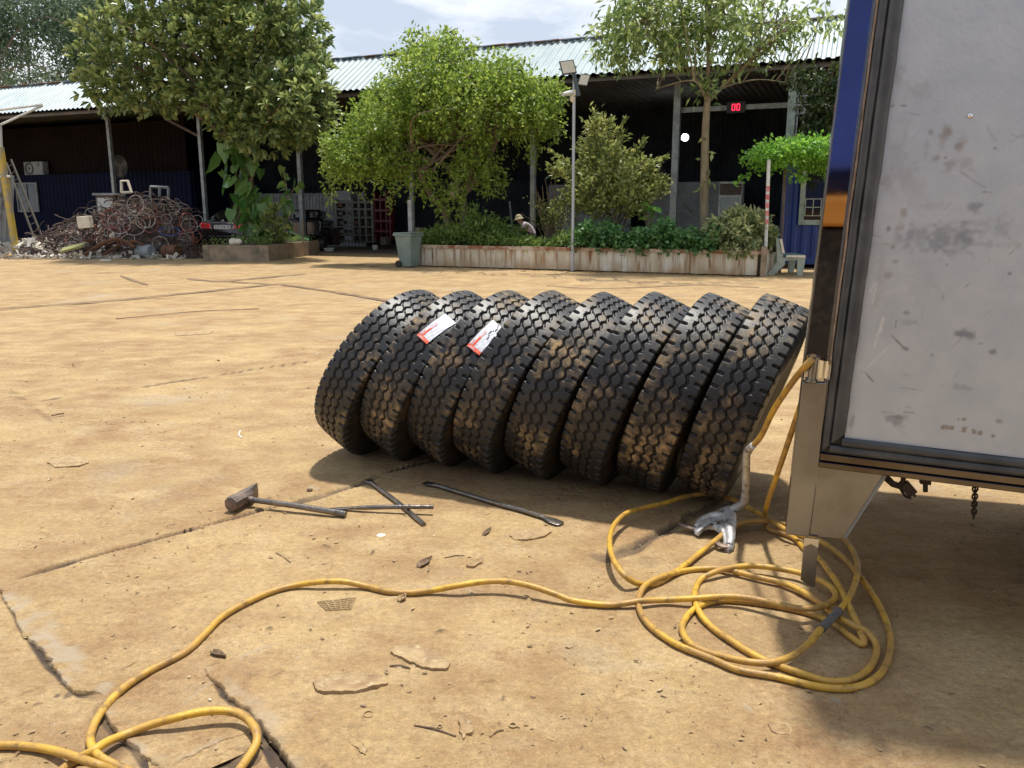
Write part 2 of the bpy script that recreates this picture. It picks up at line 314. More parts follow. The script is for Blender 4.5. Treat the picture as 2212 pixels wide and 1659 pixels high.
# ---------------------------------------------------------------- ground
TB = rs.rand(256, 256)
def vn(x, y, s, k=0):
    x = x / s + k * 17.3; y = y / s + k * 9.1; i = np.floor(x).astype(int); j = np.floor(y).astype(int); fx = x - i; fy = y - j
    fx = fx * fx * (3 - 2 * fx); fy = fy * fy * (3 - 2 * fy); a = TB[i % 256, j % 256]; b = TB[(i + 1) % 256, j % 256]; c = TB[i % 256, (j + 1) % 256]; d = TB[(i + 1) % 256, (j + 1) % 256]
    return (a * (1 - fx) + b * fx) * (1 - fy) + (c * (1 - fx) + d * fx) * fy
def sstep(a, b, x): t = np.clip((x - a) / (b - a), 0, 1); return t * t * (3 - 2 * t)
def build_ground():
    ys = [1.35]
    while ys[-1] < 60: ys.append(ys[-1] + max(.0038, .0013 * ys[-1] ** 2 + .0005))
    while ys[-1] < 900: ys.append(ys[-1] * 1.25)
    ys = [-300, -120, -50, -20, -8, -3, 0, .8, 1.15] + ys
    xs = list(np.arange(-2.3, 2.3, .0055)); a = 2.3
    while a < 8: a += .0055 + .02 * (a - 2.2) ** .9; xs.append(a)
    while a < 26: a += .25; xs.append(a)
    while a < 900: a *= 1.3; xs.append(a)
    neg = [-q for q in xs if q > 2.3][::-1]; xs = np.array(neg + xs); ys = np.array(ys)
    X, Y = np.meshgrid(xs, ys); X = X.ravel(); Y = Y.ravel()
    near = sstep(34, 12, Y) * sstep(14, 7, abs(X))
    Z = near * (.010 * (vn(X, Y, 1.3) - .5) + .0045 * (vn(X, Y, .33, 1) - .5)) + sstep(9, 5, Y) * near * (.0022 * (vn(X, Y, .09, 2) - .5) + .0014 * (vn(X, Y, .035, 3) - .5))
    soil = np.zeros_like(X); pale = np.zeros_like(X); rusty = np.zeros_like(X)
    def line(px, wd=.0, step=0, depth=0, soilamt=0, paleamt=0, palew=.05, jag=.012, ridge=0, fall=.3, rustamt=0):
        P = np.array([G(u, v)[:2] for u, v in px])
        mn = P.min(0) - .9; mx_ = P.max(0) + .9; ix = np.where((X > mn[0]) & (X < mx_[0]) & (Y > mn[1]) & (Y < mx_[1]))[0]
        x = X[ix] + jag * 2 * (vn(X[ix], Y[ix], .11, 5) - .5) + .35 * jag * (vn(X[ix], Y[ix], .03, 6) - .5); y = Y[ix] + jag * 2 * (vn(X[ix], Y[ix], .12, 7) - .5) + .35 * jag * (vn(X[ix], Y[ix], .028, 8) - .5)
        best = np.full(len(ix), 1e9); side = np.zeros(len(ix)); S_ = np.zeros(len(ix)); acc = 0
        for i in range(len(P) - 1):
            a = P[i]; d = P[i + 1] - a; L = np.hypot(*d); t = np.clip(((x - a[0]) * d[0] + (y - a[1]) * d[1]) / L / L, 0, 1)
            dx = x - a[0] - t * d[0]; dy = y - a[1] - t * d[1]; q = np.hypot(dx, dy); k = q < best
            best[k] = q[k]; side[k] = np.sign(d[0] * dy - d[1] * dx)[k]; S_[k] = (acc + t * L)[k]; acc += L
        ends = sstep(0, .12, S_) * sstep(0, .12, acc - S_); sd = best * side
        wv = wd * (.35 + 1.3 * vn(x, y, .16, 9))
        sh = min(wd * .35, .006) + .003
        inn = sstep(wv + sh, wv - sh * .2, best) * ends
        if depth: Z[ix] -= depth * inn
        if soilamt: soil[ix] = np.maximum(soil[ix], soilamt * inn * (.55 + .6 * vn(x, y, .05, 4)))
        if step:
            Z[ix] += ends * step * np.where(sd > 0, np.exp(-best / fall) * sstep(0, .006, best), -.35 * np.exp(-best / .06))
        if ridge: Z[ix] += ridge * np.exp(-(best / .012) ** 2) * ends
        if paleamt: pale[ix] = np.maximum(pale[ix], paleamt * ends * np.where(sd > 0, sstep(palew * (.5 + vn(x, y, .07, 3)), 0, best) * (.4 + .8 * vn(x, y, .05, 2)), 0))
        if rustamt: rusty[ix] = np.maximum(rusty[ix], rustamt * ends * sstep(.05, 0, best) * vn(x, y, .08, 12))
    line([(18, 1256), (100, 1232), (160, 1210), (300, 1172), (380, 1152), (480, 1122), (600, 1092), (640, 1082)], .015, depth=.018, soilamt=1.3, jag=.010, rustamt=.4)
    line([(600, 1096), (700, 1070), (760, 1052), (830, 1022)], .026, depth=.008, soilamt=.75, jag=.02)
    line([(825, 1024), (900, 1005), (960, 992), (1010, 978)], .009, depth=.016, soilamt=1.2)
    line([(1262, 1190), (1318, 1206), (1345, 1192), (1390, 1166), (1440, 1142), (1500, 1112), (1560, 1085), (1600, 1060)], .030, depth=.010, soilamt=.7, jag=.02)
    line([(1345, 1190), (1390, 1164), (1440, 1140), (1500, 1110)], .007, depth=.014, soilamt=1.4)
    line([(2, 1262), (20, 1300), (45, 1345), (75, 1395), (105, 1440), (140, 1475), (175, 1500), (228, 1508)], .010, jag=.004, soilamt=1.2, depth=.006)
    line([(225, 1509), (217, 1532), (240, 1562), (268, 1592), (300, 1627), (335, 1670), (360, 1705)], .013, soilamt=1.1, depth=.006, jag=.004)
    line([(448, 1436), (466, 1465), (482, 1498), (505, 1516), (535, 1524), (566, 1548), (590, 1590), (622, 1632), (662, 1690)], .010, soilamt=1.2, depth=.008, jag=.004)
    line([(662, 1690), (640, 1655), (600, 1600), (575, 1560), (545, 1565)], .055, depth=.020, soilamt=1.2, jag=.02)
    line([(560, 1600), (520, 1640), (480, 1660), (430, 1690)], .05, depth=.018, soilamt=1.2, jag=.02)
    line([(235, 1530), (262, 1600), (300, 1640)], .045, depth=.006, soilamt=.55, jag=.03)
    line([(520, 1436), (590, 1400), (657, 1364), (727, 1337), (867, 1288), (937, 1266), (1078, 1213), (1150, 1180)], .003, ridge=.005, paleamt=.5, palew=.02, jag=.006)
    line([(370, 1545), (440, 1492), (530, 1420), (620, 1380)], .004, ridge=.003, paleamt=.7, palew=.03, jag=.004)
    line([(0, 1520), (100, 1480), (135, 1475)], .003, depth=.004, soilamt=.5, jag=.008)
    line([(296, 838), (396, 821), (460, 812)], .017, depth=.012, soilamt=1.3, rustamt=.5)
    line([(460, 812), (534, 799), (625, 786), (690, 777)], .010, depth=.010, soilamt=.9, step=.006)
    line([(0, 863), (80, 850)], .009, depth=.01, soilamt=.9); line([(73, 868), (145, 857)], .014, depth=.012, soilamt=1.2)
    line([(20, 840), (36, 854), (120, 916)], .007, step=-.014, soilamt=.6); line([(0, 925), (120, 912), (250, 895)], .003, ridge=.005)
    line([(60, 979), (260, 960), (360, 1000), (520, 960), (680, 930)], .003, ridge=.004, jag=.03)
    line([(1700, 1440), (1900, 1520), (2212, 1640)], .002, step=.004, jag=.004)
    line([(1790, 1760), (1640, 1659), (1900, 1500)], .003, ridge=.002); line([(2212, 1560), (2120, 1659)], .003, ridge=.004, step=.006)
    line([(1240, 604), (1330, 606), (1420, 612), (1500, 614)], .30, soilamt=.75, jag=.25); line([(900, 588), (1100, 592), (1240, 600)], .12, soilamt=.6, jag=.25)
    line([(1500, 612), (1640, 606), (1760, 600)], .2, soilamt=.5, jag=.3); line([(590, 570), (690, 566), (800, 574), (880, 580)], .12, soilamt=.7, jag=.2)
    line([(200, 680 - 90), (235, 592)], .3, soilamt=.6, jag=.2)
    line([(1270, 1200), (1320, 1225)], .05, soilamt=.35, jag=.04)
    line([(680, 772), (730, 766)], .05, soilamt=.3, jag=.03)
    for (u, v, r, a) in ((125, 1503, .012, .8), (150, 1500, .018, .7), (205, 1006 + 111, .02, .0), (1400, 1215, .05, .25), (1905, 1590 + 24, .03, .35), (2232 - 0, 1880 - 0, .0, 0), (212, 1119, .012, .5), (372, 1133, .012, .5), (510, 1175, .02, .2)):
        if r: 
            P = G(u, v); d = np.hypot(X - P[0], (Y - P[1]) / 1.3); soil[:] = np.maximum(soil, a * sstep(r * 1.3, r * .6, d + .01 * (vn(X, Y, .02) - .5)))
    # litter of small dark and pale specks pressed into the dust
    for k in range(430):
        Yk = 1.9 + 9 * random.random() ** 1.7; Xk = (random.random() - .5) * 1.35 * Yk; r = random.choice((.003, .004, .006, .009)) * (1 + .1 * Yk); th_ = random.random() * 3.14; as_ = random.uniform(1, 4)
        ix = np.where((abs(X - Xk) < r * 5) & (abs(Y - Yk) < r * 5))[0]
        if len(ix) == 0: continue
        dx = X[ix] - Xk; dy = Y[ix] - Yk; p_ = (dx * math.cos(th_) + dy * math.sin(th_)) / as_; q_ = -dx * math.sin(th_) + dy * math.cos(th_); d = np.hypot(p_, q_); k_ = sstep(r, r * .5, d)
        Z[ix] += k_ * r * .8
        if random.random() < .16: soil[ix] = np.maximum(soil[ix], .7 * k_)
        elif random.random() < .3: pale[ix] = np.maximum(pale[ix], k_)
    nx = len(xs); ny = len(ys); me = bpy.data.meshes.new('ground')
    me.vertices.add(nx * ny); me.vertices.foreach_set('co', np.c_[X, Y, Z].astype(np.float32).ravel())
    i = (np.arange(ny - 1)[:, None] * nx + np.arange(nx - 1)[None]).ravel(); q = np.c_[i, i + 1, i + nx + 1, i + nx].astype(np.int32)
    me.loops.add(q.size); me.loops.foreach_set('vertex_index', q.ravel()); me.polygons.add(len(q)); me.polygons.foreach_set('loop_start', np.arange(len(q), dtype=np.int32) * 4)
    me.polygons.foreach_set('use_smooth', np.ones(len(q), bool)); me.update(calc_edges=True)
    for nm, A in (('soil', soil), ('pale', pale), ('rusty', rusty)):
        at = me.attributes.new(nm, 'FLOAT', 'POINT'); at.data.foreach_set('value', np.clip(A, 0, 1).astype(np.float32))
    M['ground'] = ground_mat(); me.materials.append(M['ground']); o = bpy.data.objects.new('ground', me); C.objects.link(o); tag(o, kind='structure')
build_ground()
def slab_edge(px, hgt, reach, palew, seed, flip=1, palea=1.0):
    P = np.array([G(u, v)[:2] for u, v in px]); L = np.r_[0, np.cumsum(np.hypot(*np.diff(P, axis=0).T))]; n = int(L[-1] / .005); t = np.linspace(0, L[-1], n)
    c = np.c_[np.interp(t, L, P[:, 0]), np.interp(t, L, P[:, 1])]; c = np.array([c[max(0, i - 8):i + 9].mean(0) for i in range(n)]); d = np.gradient(c, axis=0); d /= np.hypot(*d.T)[:, None]; nn = np.c_[-d[:, 1], d[:, 0]] * flip
    z0 = np.zeros(n); q = lambda s_, k: vn(t + seed, z0 + .3, s_, k) - .5
    j = .036 * q(.16, 1) + .013 * q(.045, 2) + .009 * np.round(q(.02, 3) * 3) / 3 + .004 * q(.008, 4)
    H = hgt * (.75 + .7 * (q(.2, 5) + .5)) * sstep(0, .08, t) * sstep(0, .08, L[-1] - t); offs = [-.004, 0, .003, .012, .03, .055, .085, .12, .19, .28, reach]
    V = []; PA = []; SO = []
    for k, o_ in enumerate(offs):
        jj = j * max(0, 1 - max(0, o_) / .09); pos = c + nn * (jj + o_)[:, None]
        z = -.014 + z0 if k == 0 else (H * (1 - (max(0, o_) / reach) ** .8) * (.82 if k == 1 else 1) - .005 * (o_ / reach) + .0015 * (vn(pos[:, 0], pos[:, 1], .03, 6) - .5))
        V.append(np.c_[pos, z]); PA.append(palea * .75 * sstep(.2, .7, vn(pos[:, 0], pos[:, 1], .05, 8)) * (o_ <= palew * (.45 + 1.1 * vn(t, z0, .2, 9))) * (k > 0)); SO.append((k == 0) * .9 + z0)
    m_ = len(offs); V = np.array(V).transpose(1, 0, 2).reshape(-1, 3); F = [(i * m_ + a, i * m_ + a + 1, (i + 1) * m_ + a + 1, (i + 1) * m_ + a) for i in range(n - 1) for a in range(m_ - 1)]
    me = bpy.data.meshes.new('slab_edge'); me.from_pydata(V.tolist(), [], F); me.update()
    for nm, A in (('soil', np.array(SO).T.ravel()), ('pale', np.array(PA).T.ravel()), ('rusty', np.zeros(len(V)))):
        at = me.attributes.new(nm, 'FLOAT', 'POINT'); at.data.foreach_set('value', np.clip(A, 0, 1).astype(np.float32))
    me.materials.append(M['ground']); o = bpy.data.objects.new('slab_edge', me); C.objects.link(o); tag(o, kind='structure')
    for p in me.polygons: p.use_smooth = True
slab_edge([(2, 1262), (20, 1300), (45, 1345), (75, 1395), (105, 1440), (140, 1475), (175, 1500), (232, 1509)], .010, .40, .06, 1)
slab_edge([(222, 1500), (217, 1532), (240, 1562), (268, 1592), (300, 1627), (335, 1670), (365, 1710)], .009, .28, .02, 5)
slab_edge([(446, 1432), (466, 1465), (482, 1498), (505, 1516), (535, 1524), (566, 1548), (590, 1590), (622, 1632), (668, 1700)], .011, .40, .035, 9, palea=.6)
slab_edge([(560, 1566), (520, 1585), (470, 1606), (420, 1634), (370, 1668), (345, 1690)], .008, .12, .02, 13, -1, palea=.5)
def joint(px, w0, seed):
    P = [G(u, v, .012) for u, v in px]; q = spline(P, 10); m = MB(); n = len(q)
    for i, p in enumerate(q):
        d = unit(q[min(i + 1, n - 1)] - q[max(i - 1, 0)]); sd = np.array([-d[1], d[0], 0]); w_ = w0 * (.25 + 1.3 * vn(np.array([i * .31 + seed]), np.array([seed * 1.0]), 1, 3)[0]) * min(1, .2 + i / 6, .2 + (n - i) / 6); m.v += [tuple(p - sd * w_ / 2), tuple(p + sd * w_ / 2 + (0, 0, .014))]
    m.f = [(2 * i, 2 * i + 1, 2 * i + 3, 2 * i + 2) for i in range(n - 1)]; tag(m.build('yard_joint', M['joint']), kind='structure')
M['joint'] = pmat('joint dirt', (.15, .10, .06), (.26, .17, .09), 3, .9)
joint([(-40, 669), (75, 662), (240, 650), (400, 634), (560, 618), (600, 614)], .09, 1); joint([(602, 614), (650, 621), (720, 631), (800, 644), (880, 658)], .10, 2); joint([(403, 602), (440, 606), (480, 608), (560, 601), (660, 592)], .13, 3); joint([(480, 608), (540, 612), (600, 615)], .10, 4)
joint([(250, 690), (420, 674), (560, 668)], .02, 5); joint([(1180, 618), (1300, 624), (1500, 616), (1640, 622)], .05, 6); joint([(260, 596), (300, 610), (320, 616)], .10, 7)
# ---------------------------------------------------------------- shed (long open building); frame: s along, w inward, z up
BS = np.array([.9256, -.3787, 0]); BN = np.array([.3787, .9256, 0]); BO = np.array([-8.9, 35.0, 0])
def BW(s, w_, z): return BO + s * BS + w_ * BN + np.array([0, 0, z])
def BP(u, v, w_):                         # pixel to (s, z) on the wall plane w
    d = ray(u, v); O = np.array([0, 0, CH]); k = (w_ + np.dot(BO - O, BN)) / np.dot(d, BN); P = O + k * d - BO; return float(np.dot(P, BS)), float(P[2])
AXB = [BS, BN, (0, 0, 1)]
zl = (BP(712, 198, -1.5)[1] + BP(1290, 156, -1.5)[1] + BP(1819, 129, -1.5)[1]) / 3
zu = (BP(708, 134.5, 1.0)[1] + BP(1272, 85.5, 1.0)[1] + BP(1827, 35.5, 1.0)[1]) / 3
s0 = BP(-260, 300, 0)[0]; s1 = BP(2500, 300, 0)[0]
shed = thing('open_shed', 'long open-fronted workshop shed with pale blue corrugated roof across the back of the yard', 'shed', BW((s0 + s1) / 2, 0, 0))
b = MB(); b.corr(BW(s0, -1.5, zl), BW(s1, -1.5, zl), BN * 2.5 + np.array([0, 0, zu - zl]), .27, .045, (0, 0, 1)); b.build('roof_front', M['fascia'], shed)
b = MB(); b.corr(BW(s0, 1.0, zu - .01), BW(s1, 1.0, zu - .01), BN * 14 + np.array([0, 0, -1.2]), .27, .04, (0, 0, 1)); b.build('roof_back', M['fascia'], shed)
b = MB()
for i in range(int((s1 - s0) / 1.05)):
    b.box(BW(s0 + i * 1.05 + .5, .98, zu + .05), (1.0, .3, .035), [unit(BS + np.array([0, 0, .018])), BN, (0, 0, 1)])
b.build('ridge_cap', M['rustedge'], shed)
b = MB(); b.corr(BW(s0, -1.42, zl - .06), BW(s1, -1.42, zl - .06), BN * 2.4 + np.array([0, 0, .55]), .27, .04, (0, 0, -1)); b.corr(BW(s0, 1, zl + .45), BW(s1, 1, zl + .45), BN * 14, .27, .04, (0, 0, -1)); b.build('ceiling_sheet', M['underside'], shed)
b = MB()
for w_, dz in ((-1.3, -.14), (-.7, -.10), (-.1, -.12)): b.box(BW((s0 + s1) / 2, w_, zl + dz + .2 * (w_ + 1.3)), (s1 - s0, .07, .12), AXB)
b.build('purlins', M['underside'], shed)
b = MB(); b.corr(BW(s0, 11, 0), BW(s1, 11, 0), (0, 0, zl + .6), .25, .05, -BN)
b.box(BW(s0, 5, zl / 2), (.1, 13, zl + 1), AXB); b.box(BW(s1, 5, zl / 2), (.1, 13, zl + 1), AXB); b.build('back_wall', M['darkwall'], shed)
for (u0, v0, u1, v1, r) in ((243, 262, 256, 500, .09), (435, 262, 449, 520, .09), (643, 320, 657, 540, .10), (884, 345, 893, 560, .085), (1155, 330, 1151, 500, .10), (1467, 205, 1452, 520, .13)):
    sa, za = BP(u0, v0, 0); sb, zb = BP(u1, v1, 0); s_ = sb if u0 != 884 else sb
    m = MB(); m.box(BW(sb, 0, (zl - .2) / 2), (r * 1.7, r * 1.7, zl - .2), AXB); o = m.build('post', M['post'], shed)
m = MB(); s_, z_ = BP(1465, 232, .3); m.box(BW(s_ + 3.4, .3, BP(1600, 232, .3)[1]), (6.6, .12, .16), AXB); m.build('beam', M['post'], shed)
# slanting braces at the left post heads
m = MB(); a = BP(355, 255, 0); c = BP(437, 298, 0); m.tube([BW(a[0], 0, a[1]), BW(c[0], 0, c[1])], .06, 6); m.build('brace', M['brownpost'], shed)
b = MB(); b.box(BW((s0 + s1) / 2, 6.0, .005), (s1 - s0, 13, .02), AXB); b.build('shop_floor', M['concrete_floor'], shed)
# low wall sheets inside the hall
def wallsheet(u0, u1, vt, w_, mat_, nm, pitch=.2, parent=shed):
    a = BP(u0, vt, w_); c = BP(u1, vt, w_); m = MB(); m.corr(BW(a[0], w_, 0), BW(c[0], w_, 0), (0, 0, (a[1] + c[1]) / 2), pitch, .035, -BN); return m.build(nm, mat_, parent)
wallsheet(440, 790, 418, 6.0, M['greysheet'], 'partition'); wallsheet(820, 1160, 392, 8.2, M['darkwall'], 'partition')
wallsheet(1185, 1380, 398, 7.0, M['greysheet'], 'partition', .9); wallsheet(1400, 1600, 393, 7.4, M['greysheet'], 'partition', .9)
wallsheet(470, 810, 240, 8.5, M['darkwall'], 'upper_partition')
# left: stacked navy container office inside the shed
cont = thing('container_office', 'dark navy container office with a double window under the left end of the shed', 'container', BW(BP(200, 500, 3)[0], 3, 0))
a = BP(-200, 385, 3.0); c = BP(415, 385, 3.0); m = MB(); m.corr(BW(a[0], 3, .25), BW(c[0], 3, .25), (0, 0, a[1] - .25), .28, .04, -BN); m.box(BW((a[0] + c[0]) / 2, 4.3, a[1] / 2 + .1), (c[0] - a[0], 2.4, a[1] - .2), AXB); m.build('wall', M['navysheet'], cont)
m = MB(); m.box(BW((a[0] + c[0]) / 2, 2.93, .2), (c[0] - a[0], .2, .22), AXB); m.build('bottom_rail', M['rust'], cont)
def window(u0, v0, u1, v1, w_, parent, split=True, fm='greysheet', fw=.07):
    a = BP(u0, v0, w_); c = BP(u1, v1, w_); z0, z1 = min(a[1], c[1]), max(a[1], c[1]); sa, sc = a[0], c[0]; m = MB()
    for (x0, x1, y0, y1) in ((sa, sa + fw, z0, z1), (sc - fw, sc, z0, z1), (sa, sc, z0 - fw, z0), (sa, sc, z1, z1 + fw)) + ((((sa + sc) / 2 - fw / 2, (sa + sc) / 2 + fw / 2, z0, z1),) if split else ()):
        m.box(BW((x0 + x1) / 2, w_ - .07, (y0 + y1) / 2), (x1 - x0, .07, y1 - y0), AXB)
    o = m.build('window', M[fm], parent); g = MB(); g.box(BW((sa + sc) / 2, w_ - .05, (z0 + z1) / 2), (sc - sa - .02, .02, z1 - z0), AXB); g.build('pane', M['glassd'], o)
    return o
window(36, 398, 88, 455, 2.95, cont)
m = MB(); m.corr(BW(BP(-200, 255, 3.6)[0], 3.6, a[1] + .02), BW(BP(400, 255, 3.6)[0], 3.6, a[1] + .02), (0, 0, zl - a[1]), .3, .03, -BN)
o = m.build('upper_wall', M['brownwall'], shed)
# air conditioner on the container
ac = thing('air_conditioner', 'outdoor air conditioner unit on top of the navy container office', 'air conditioner', BW(*[BP(72, 378, 3.1)[0], 3.1, BP(72, 378, 3.1)[1]]))
sa, za = BP(51, 350, 3.1); sc, zc = BP(95, 378, 3.1); m = MB(); m.box(BW((sa + sc) / 2, 3.25, (za + zc) / 2), (sc - sa, .35, za - zc), AXB); m.build('case', M['greysheet'], ac, bevel=.02)
m = MB(); m.lathe([(.30, 0), (.30, .03), (.25, .03), (.25, .01)], BW(sa + .42, 3.07, (za + zc) / 2), -BN, 20); m.lathe([(.001, .015), (.05, .02), (.06, 0)], BW(sa + .42, 3.07, (za + zc) / 2), -BN, 12); m.build('fan_grille', M['darkcab'], ac)
# industrial pedestal fans: round blade guards on a stand
def bigfan(u, v, w_, rpx, label, foot=True):
    s_, z_ = BP(u, v, w_); r = rpx / FPX * np.linalg.norm(BW(s_, w_, z_)) ; t = thing('pedestal_fan', label, 'fan', BW(s_, w_, 0))
    m = MB(); c_ = BW(s_, w_, z_); 
    for q in np.linspace(.2, 1, 9): m.lathe([(r * q, 0), (r * q + .012, .006), (r * q, .012)], c_ - BN * .05, BN, 32, True)
    for k in range(24):
        an = 2 * math.pi * k / 24; d = math.cos(an) * BS + math.sin(an) * np.array([0, 0, 1]); m.tube([c_ - BN * .05 + d * .1 * r, c_ - BN * .03 + d * r], .006, 4)
    m.build('guard', M['greyshelf'], t)
    m = MB()
    for k in range(3):
        an = 2 * math.pi * k / 3 + .4; d = math.cos(an) * BS + math.sin(an) * np.array([0, 0, 1]); e = np.cross(BN, d)
        m.prism([(0, -.06), (r * .85, -.14), (r * .9, .1), (0, .06)], c_, d, e, BN, .012)
    m.build('blades', M['brownpost'], t)
    m = MB(); m.tube([BW(s_, w_ + .12, 0), BW(s_, w_ + .12, z_)], .03, 8); m.lathe([(.35, 0), (.33, .05), (.04, .08)], BW(s_, w_ + .12, .0), (0, 0, 1), 16); m.sph(c_ + BN * .12, (.12, .12, .12)); m.build('stand', M['darkcab'], t)
bigfan(259, 360, 1.6, 20, 'round grey pedestal fan behind the first shed post above the scrap heap')
bigfan(1408, 388, 5.5, 32, 'brown bladed pedestal fan in the hall behind the conical bush')
# ladder leaning on the navy container
t = thing('ladder', 'wooden ladder leaning against the navy container by the yellow post', 'ladder', W(72, 535, 33.5))
A0, A1 = W(80, 531, 35.5), W(14, 352, 36.8); B0, B1 = W(96, 524, 35.6), W(24, 345, 36.9)
for p, q in ((A0, A1), (B0, B1)): m = MB(); m.tube([p, q], .05, 6); m.build('rail', M['ladder'], t)
m = MB()
for k in np.linspace(.07, .95, 11): m = MB(); m.tube([A0 + (A1 - A0) * k, B0 + (B1 - B0) * k], .02, 5); m.build('rung', M['ladder'], t)
# yellow post with white awning braces, far left
yp = thing('yellow_post', 'leaning yellow painted steel post at the far left with pale braces', 'post', W(33, 540, 31))
m = MB(); m.tube([W(34, 541, 31), W(0, 318, 31)], .13, 10); smooth_by_angle(m.build('pole', M['yellowpost'], yp))
for a_, c_ in (((0, 270), (92, 228)), ((-60, 245), (92, 226))): m = MB(); m.tube([W(*a_, 31), W(*c_, 31.4)], .045, 6); m.build('brace', M['white'], yp)
m = MB(); m.tube([W(0, 318, 31), W(-2, 268, 31)], .09, 8); m.build('pole_head', M['white'], yp)
gp = MB(); gp.corr(W(-160, 545, 30.5), W(31, 535, 31.3), W(-160, 385, 30.5) - W(-160, 545, 30.5), .18, .03, (0, -1, 0)); tag(gp.build('sheet_fence', M['greysheet']), 'grey corrugated sheet fence left of the yellow post', 'fence')
gr = MB(); gr.tube([W(-160, 385, 30.45), W(22, 381, 31)], .05, 6); 
o = gr.build('top_rail', M['white'], None); o.parent = bpy.data.objects['sheet_fence']
# ---- right end: blue container office with lattice window
rc = thing('site_office', 'bright blue container office with a grey framed lattice window behind the bench', 'container', BW(BP(1780, 560, -3.6)[0], -3.6, 0))
wR = -3.6; a = BP(1694, 345, wR); c = BP(2300, 345, wR)
m = MB(); m.corr(BW(a[0], wR, .18), BW(c[0], wR, .18), (0, 0, a[1] - .18), .28, .04, -BN); m.box(BW((a[0] + c[0]) / 2, wR + 1.25, a[1] / 2 + .1), (c[0] - a[0], 2.35, a[1] - .2), AXB); m.build('wall', M['bluesheet'], rc)
m = MB(); m.box(BW(a[0] + .08, wR - .04, a[1] / 2), (.16, .12, a[1]), AXB); m.box(BW((a[0] + c[0]) / 2, wR - .05, .22), (c[0] - a[0], .12, .2), AXB); m.build('frame', M['bluesheet'], rc)
wn = window(1733, 360, 1790, 475, wR, rc, False, 'teal', .14)
g = MB(); ga = BP(1741, 430, wR); gb = BP(1790, 466, wR)
for fx in (0, .33, .66, 1): sx = ga[0] + fx * (gb[0] - ga[0]); g.box(BW(sx, wR - .13, (ga[1] + gb[1]) / 2), (.025, .02, abs(ga[1] - gb[1])), AXB)
for fz in (0, .5, 1): g.box(BW((ga[0] + gb[0]) / 2, wR - .13, ga[1] + fz * (gb[1] - ga[1])), (gb[0] - ga[0], .02, .025), AXB)
g.build('window_grille', M['benchlight'], wn)
# lattice screen and its frame above, right
t = thing('lattice_screen', 'pale steel lattice screen above the vine canopy at the right end of the shed', 'screen', BW(BP(1730, 290, -1)[0], -1, 0))
m = MB()
for u in (1722, 1736, 1751, 1766): s_, _ = BP(u, 250, -1); m.box(BW(s_, -1, (BP(u, 188, -1)[1] + BP(u, 300, -1)[1]) / 2), (.05, .04, BP(u, 188, -1)[1] - BP(u, 300, -1)[1]), AXB)
for v in (207, 226, 244): s_, z_ = BP(1742, v, -1); m.box(BW(s_, -1.03, z_), (1.0, .03, .05), AXB)
m.build('bars', M['post'], t)
m = MB(); s_, _ = BP(1709, 250, -1); m.box(BW(s_, -1, zl / 2), (.24, .2, zl - .3), AXB); m.build('upright', M['teal'], t)
# lamp, led display, fridge, racks inside
t = thing('wall_lamp', 'round white lit lamp on the dark back wall of the hall', 'lamp', BW(*[BP(1480, 297, 7.1)[0], 7.1, BP(1480, 297, 7.1)[1]]))
c_ = BW(BP(1480, 297, 7.1)[0], 7.1, BP(1480, 297, 7.1)[1]); m = MB(); m.sph(c_ - BN * .1, .14); m.build('bulb', emat('lit lamp', (.93, .97, 1), 30), t, True); m = MB(); m.tube([c_ + BN * 3.9, c_ + BN * .05], .025, 6); m.lathe([(.05, 0), (.16, .12)], c_ + BN * .12, -BN, 14); m.build('bracket', M['greyshelf'], t)
t = thing('led_display', 'small red lit digit display hanging under the shed beam', 'display', BW(BP(1590, 232, .2)[0], .2, BP(1590, 232, .2)[1]))
c_ = BW(BP(1590, 232, .2)[0], .2, BP(1590, 232, .2)[1]); m = MB(); m.box(c_, (.6, .12, .36), AXB); m.build('case', M['ink'], t)
m = MB(); zz = np.array([0, 0, 1.])
for k in (-.075, .075):
    q = c_ - BN * .07 + BS * k
    for dx, dz, sx, sz in ((0, .11, .11, .035), (0, -.11, .11, .035), (-.05, .055, .035, .11), (.05, .055, .035, .11), (-.05, -.055, .035, .11), (.05, -.055, .035, .11)): m.box(q + (BS * dx + zz * dz) * .85, (sx * .85, .015, sz * .85), AXB)
m.build('digits', emat('lit red digits', (1, .03, .08), 1.6), t)
fz = thing('drinks_fridge', 'glass door drinks fridge against the back of the hall behind the thin tree', 'fridge', BW(BP(1579, 480, 4)[0], 4, 0))
a = BP(1554, 393, 4); c = BP(1604, 393, 4); H_ = a[1]; wd_ = c[0] - a[0]; sc_ = (a[0] + c[0]) / 2
m = MB(); m.box(BW(sc_, 4.35, H_ / 2), (wd_, .6, H_), AXB); m.build('cabinet', M['white'], fz)
m = MB(); m.box(BW(sc_, 4.03, H_ * .90), (wd_ - .06, .05, H_ * .15), AXB); m.build('header', M['brownpost'], fz)
m = MB()
for dx in (-1, 1): m.box(BW(sc_ + dx * (wd_ / 2 - .04), 4.0, H_ * .44), (.07, .07, H_ * .74), AXB)
for dz in (.08, .8): m.box(BW(sc_, 4.0, H_ * dz), (wd_ - .15, .07, .07), AXB)
dr = m.build('door', M['white'], fz); m = MB(); m.box(BW(sc_, 4.02, H_ * .44), (wd_ - .15, .02, H_ * .70), AXB); m.build('pane', pmat('fridge glass', (.34, .40, .41), (.42, .48, .48), 3, .3), dr)
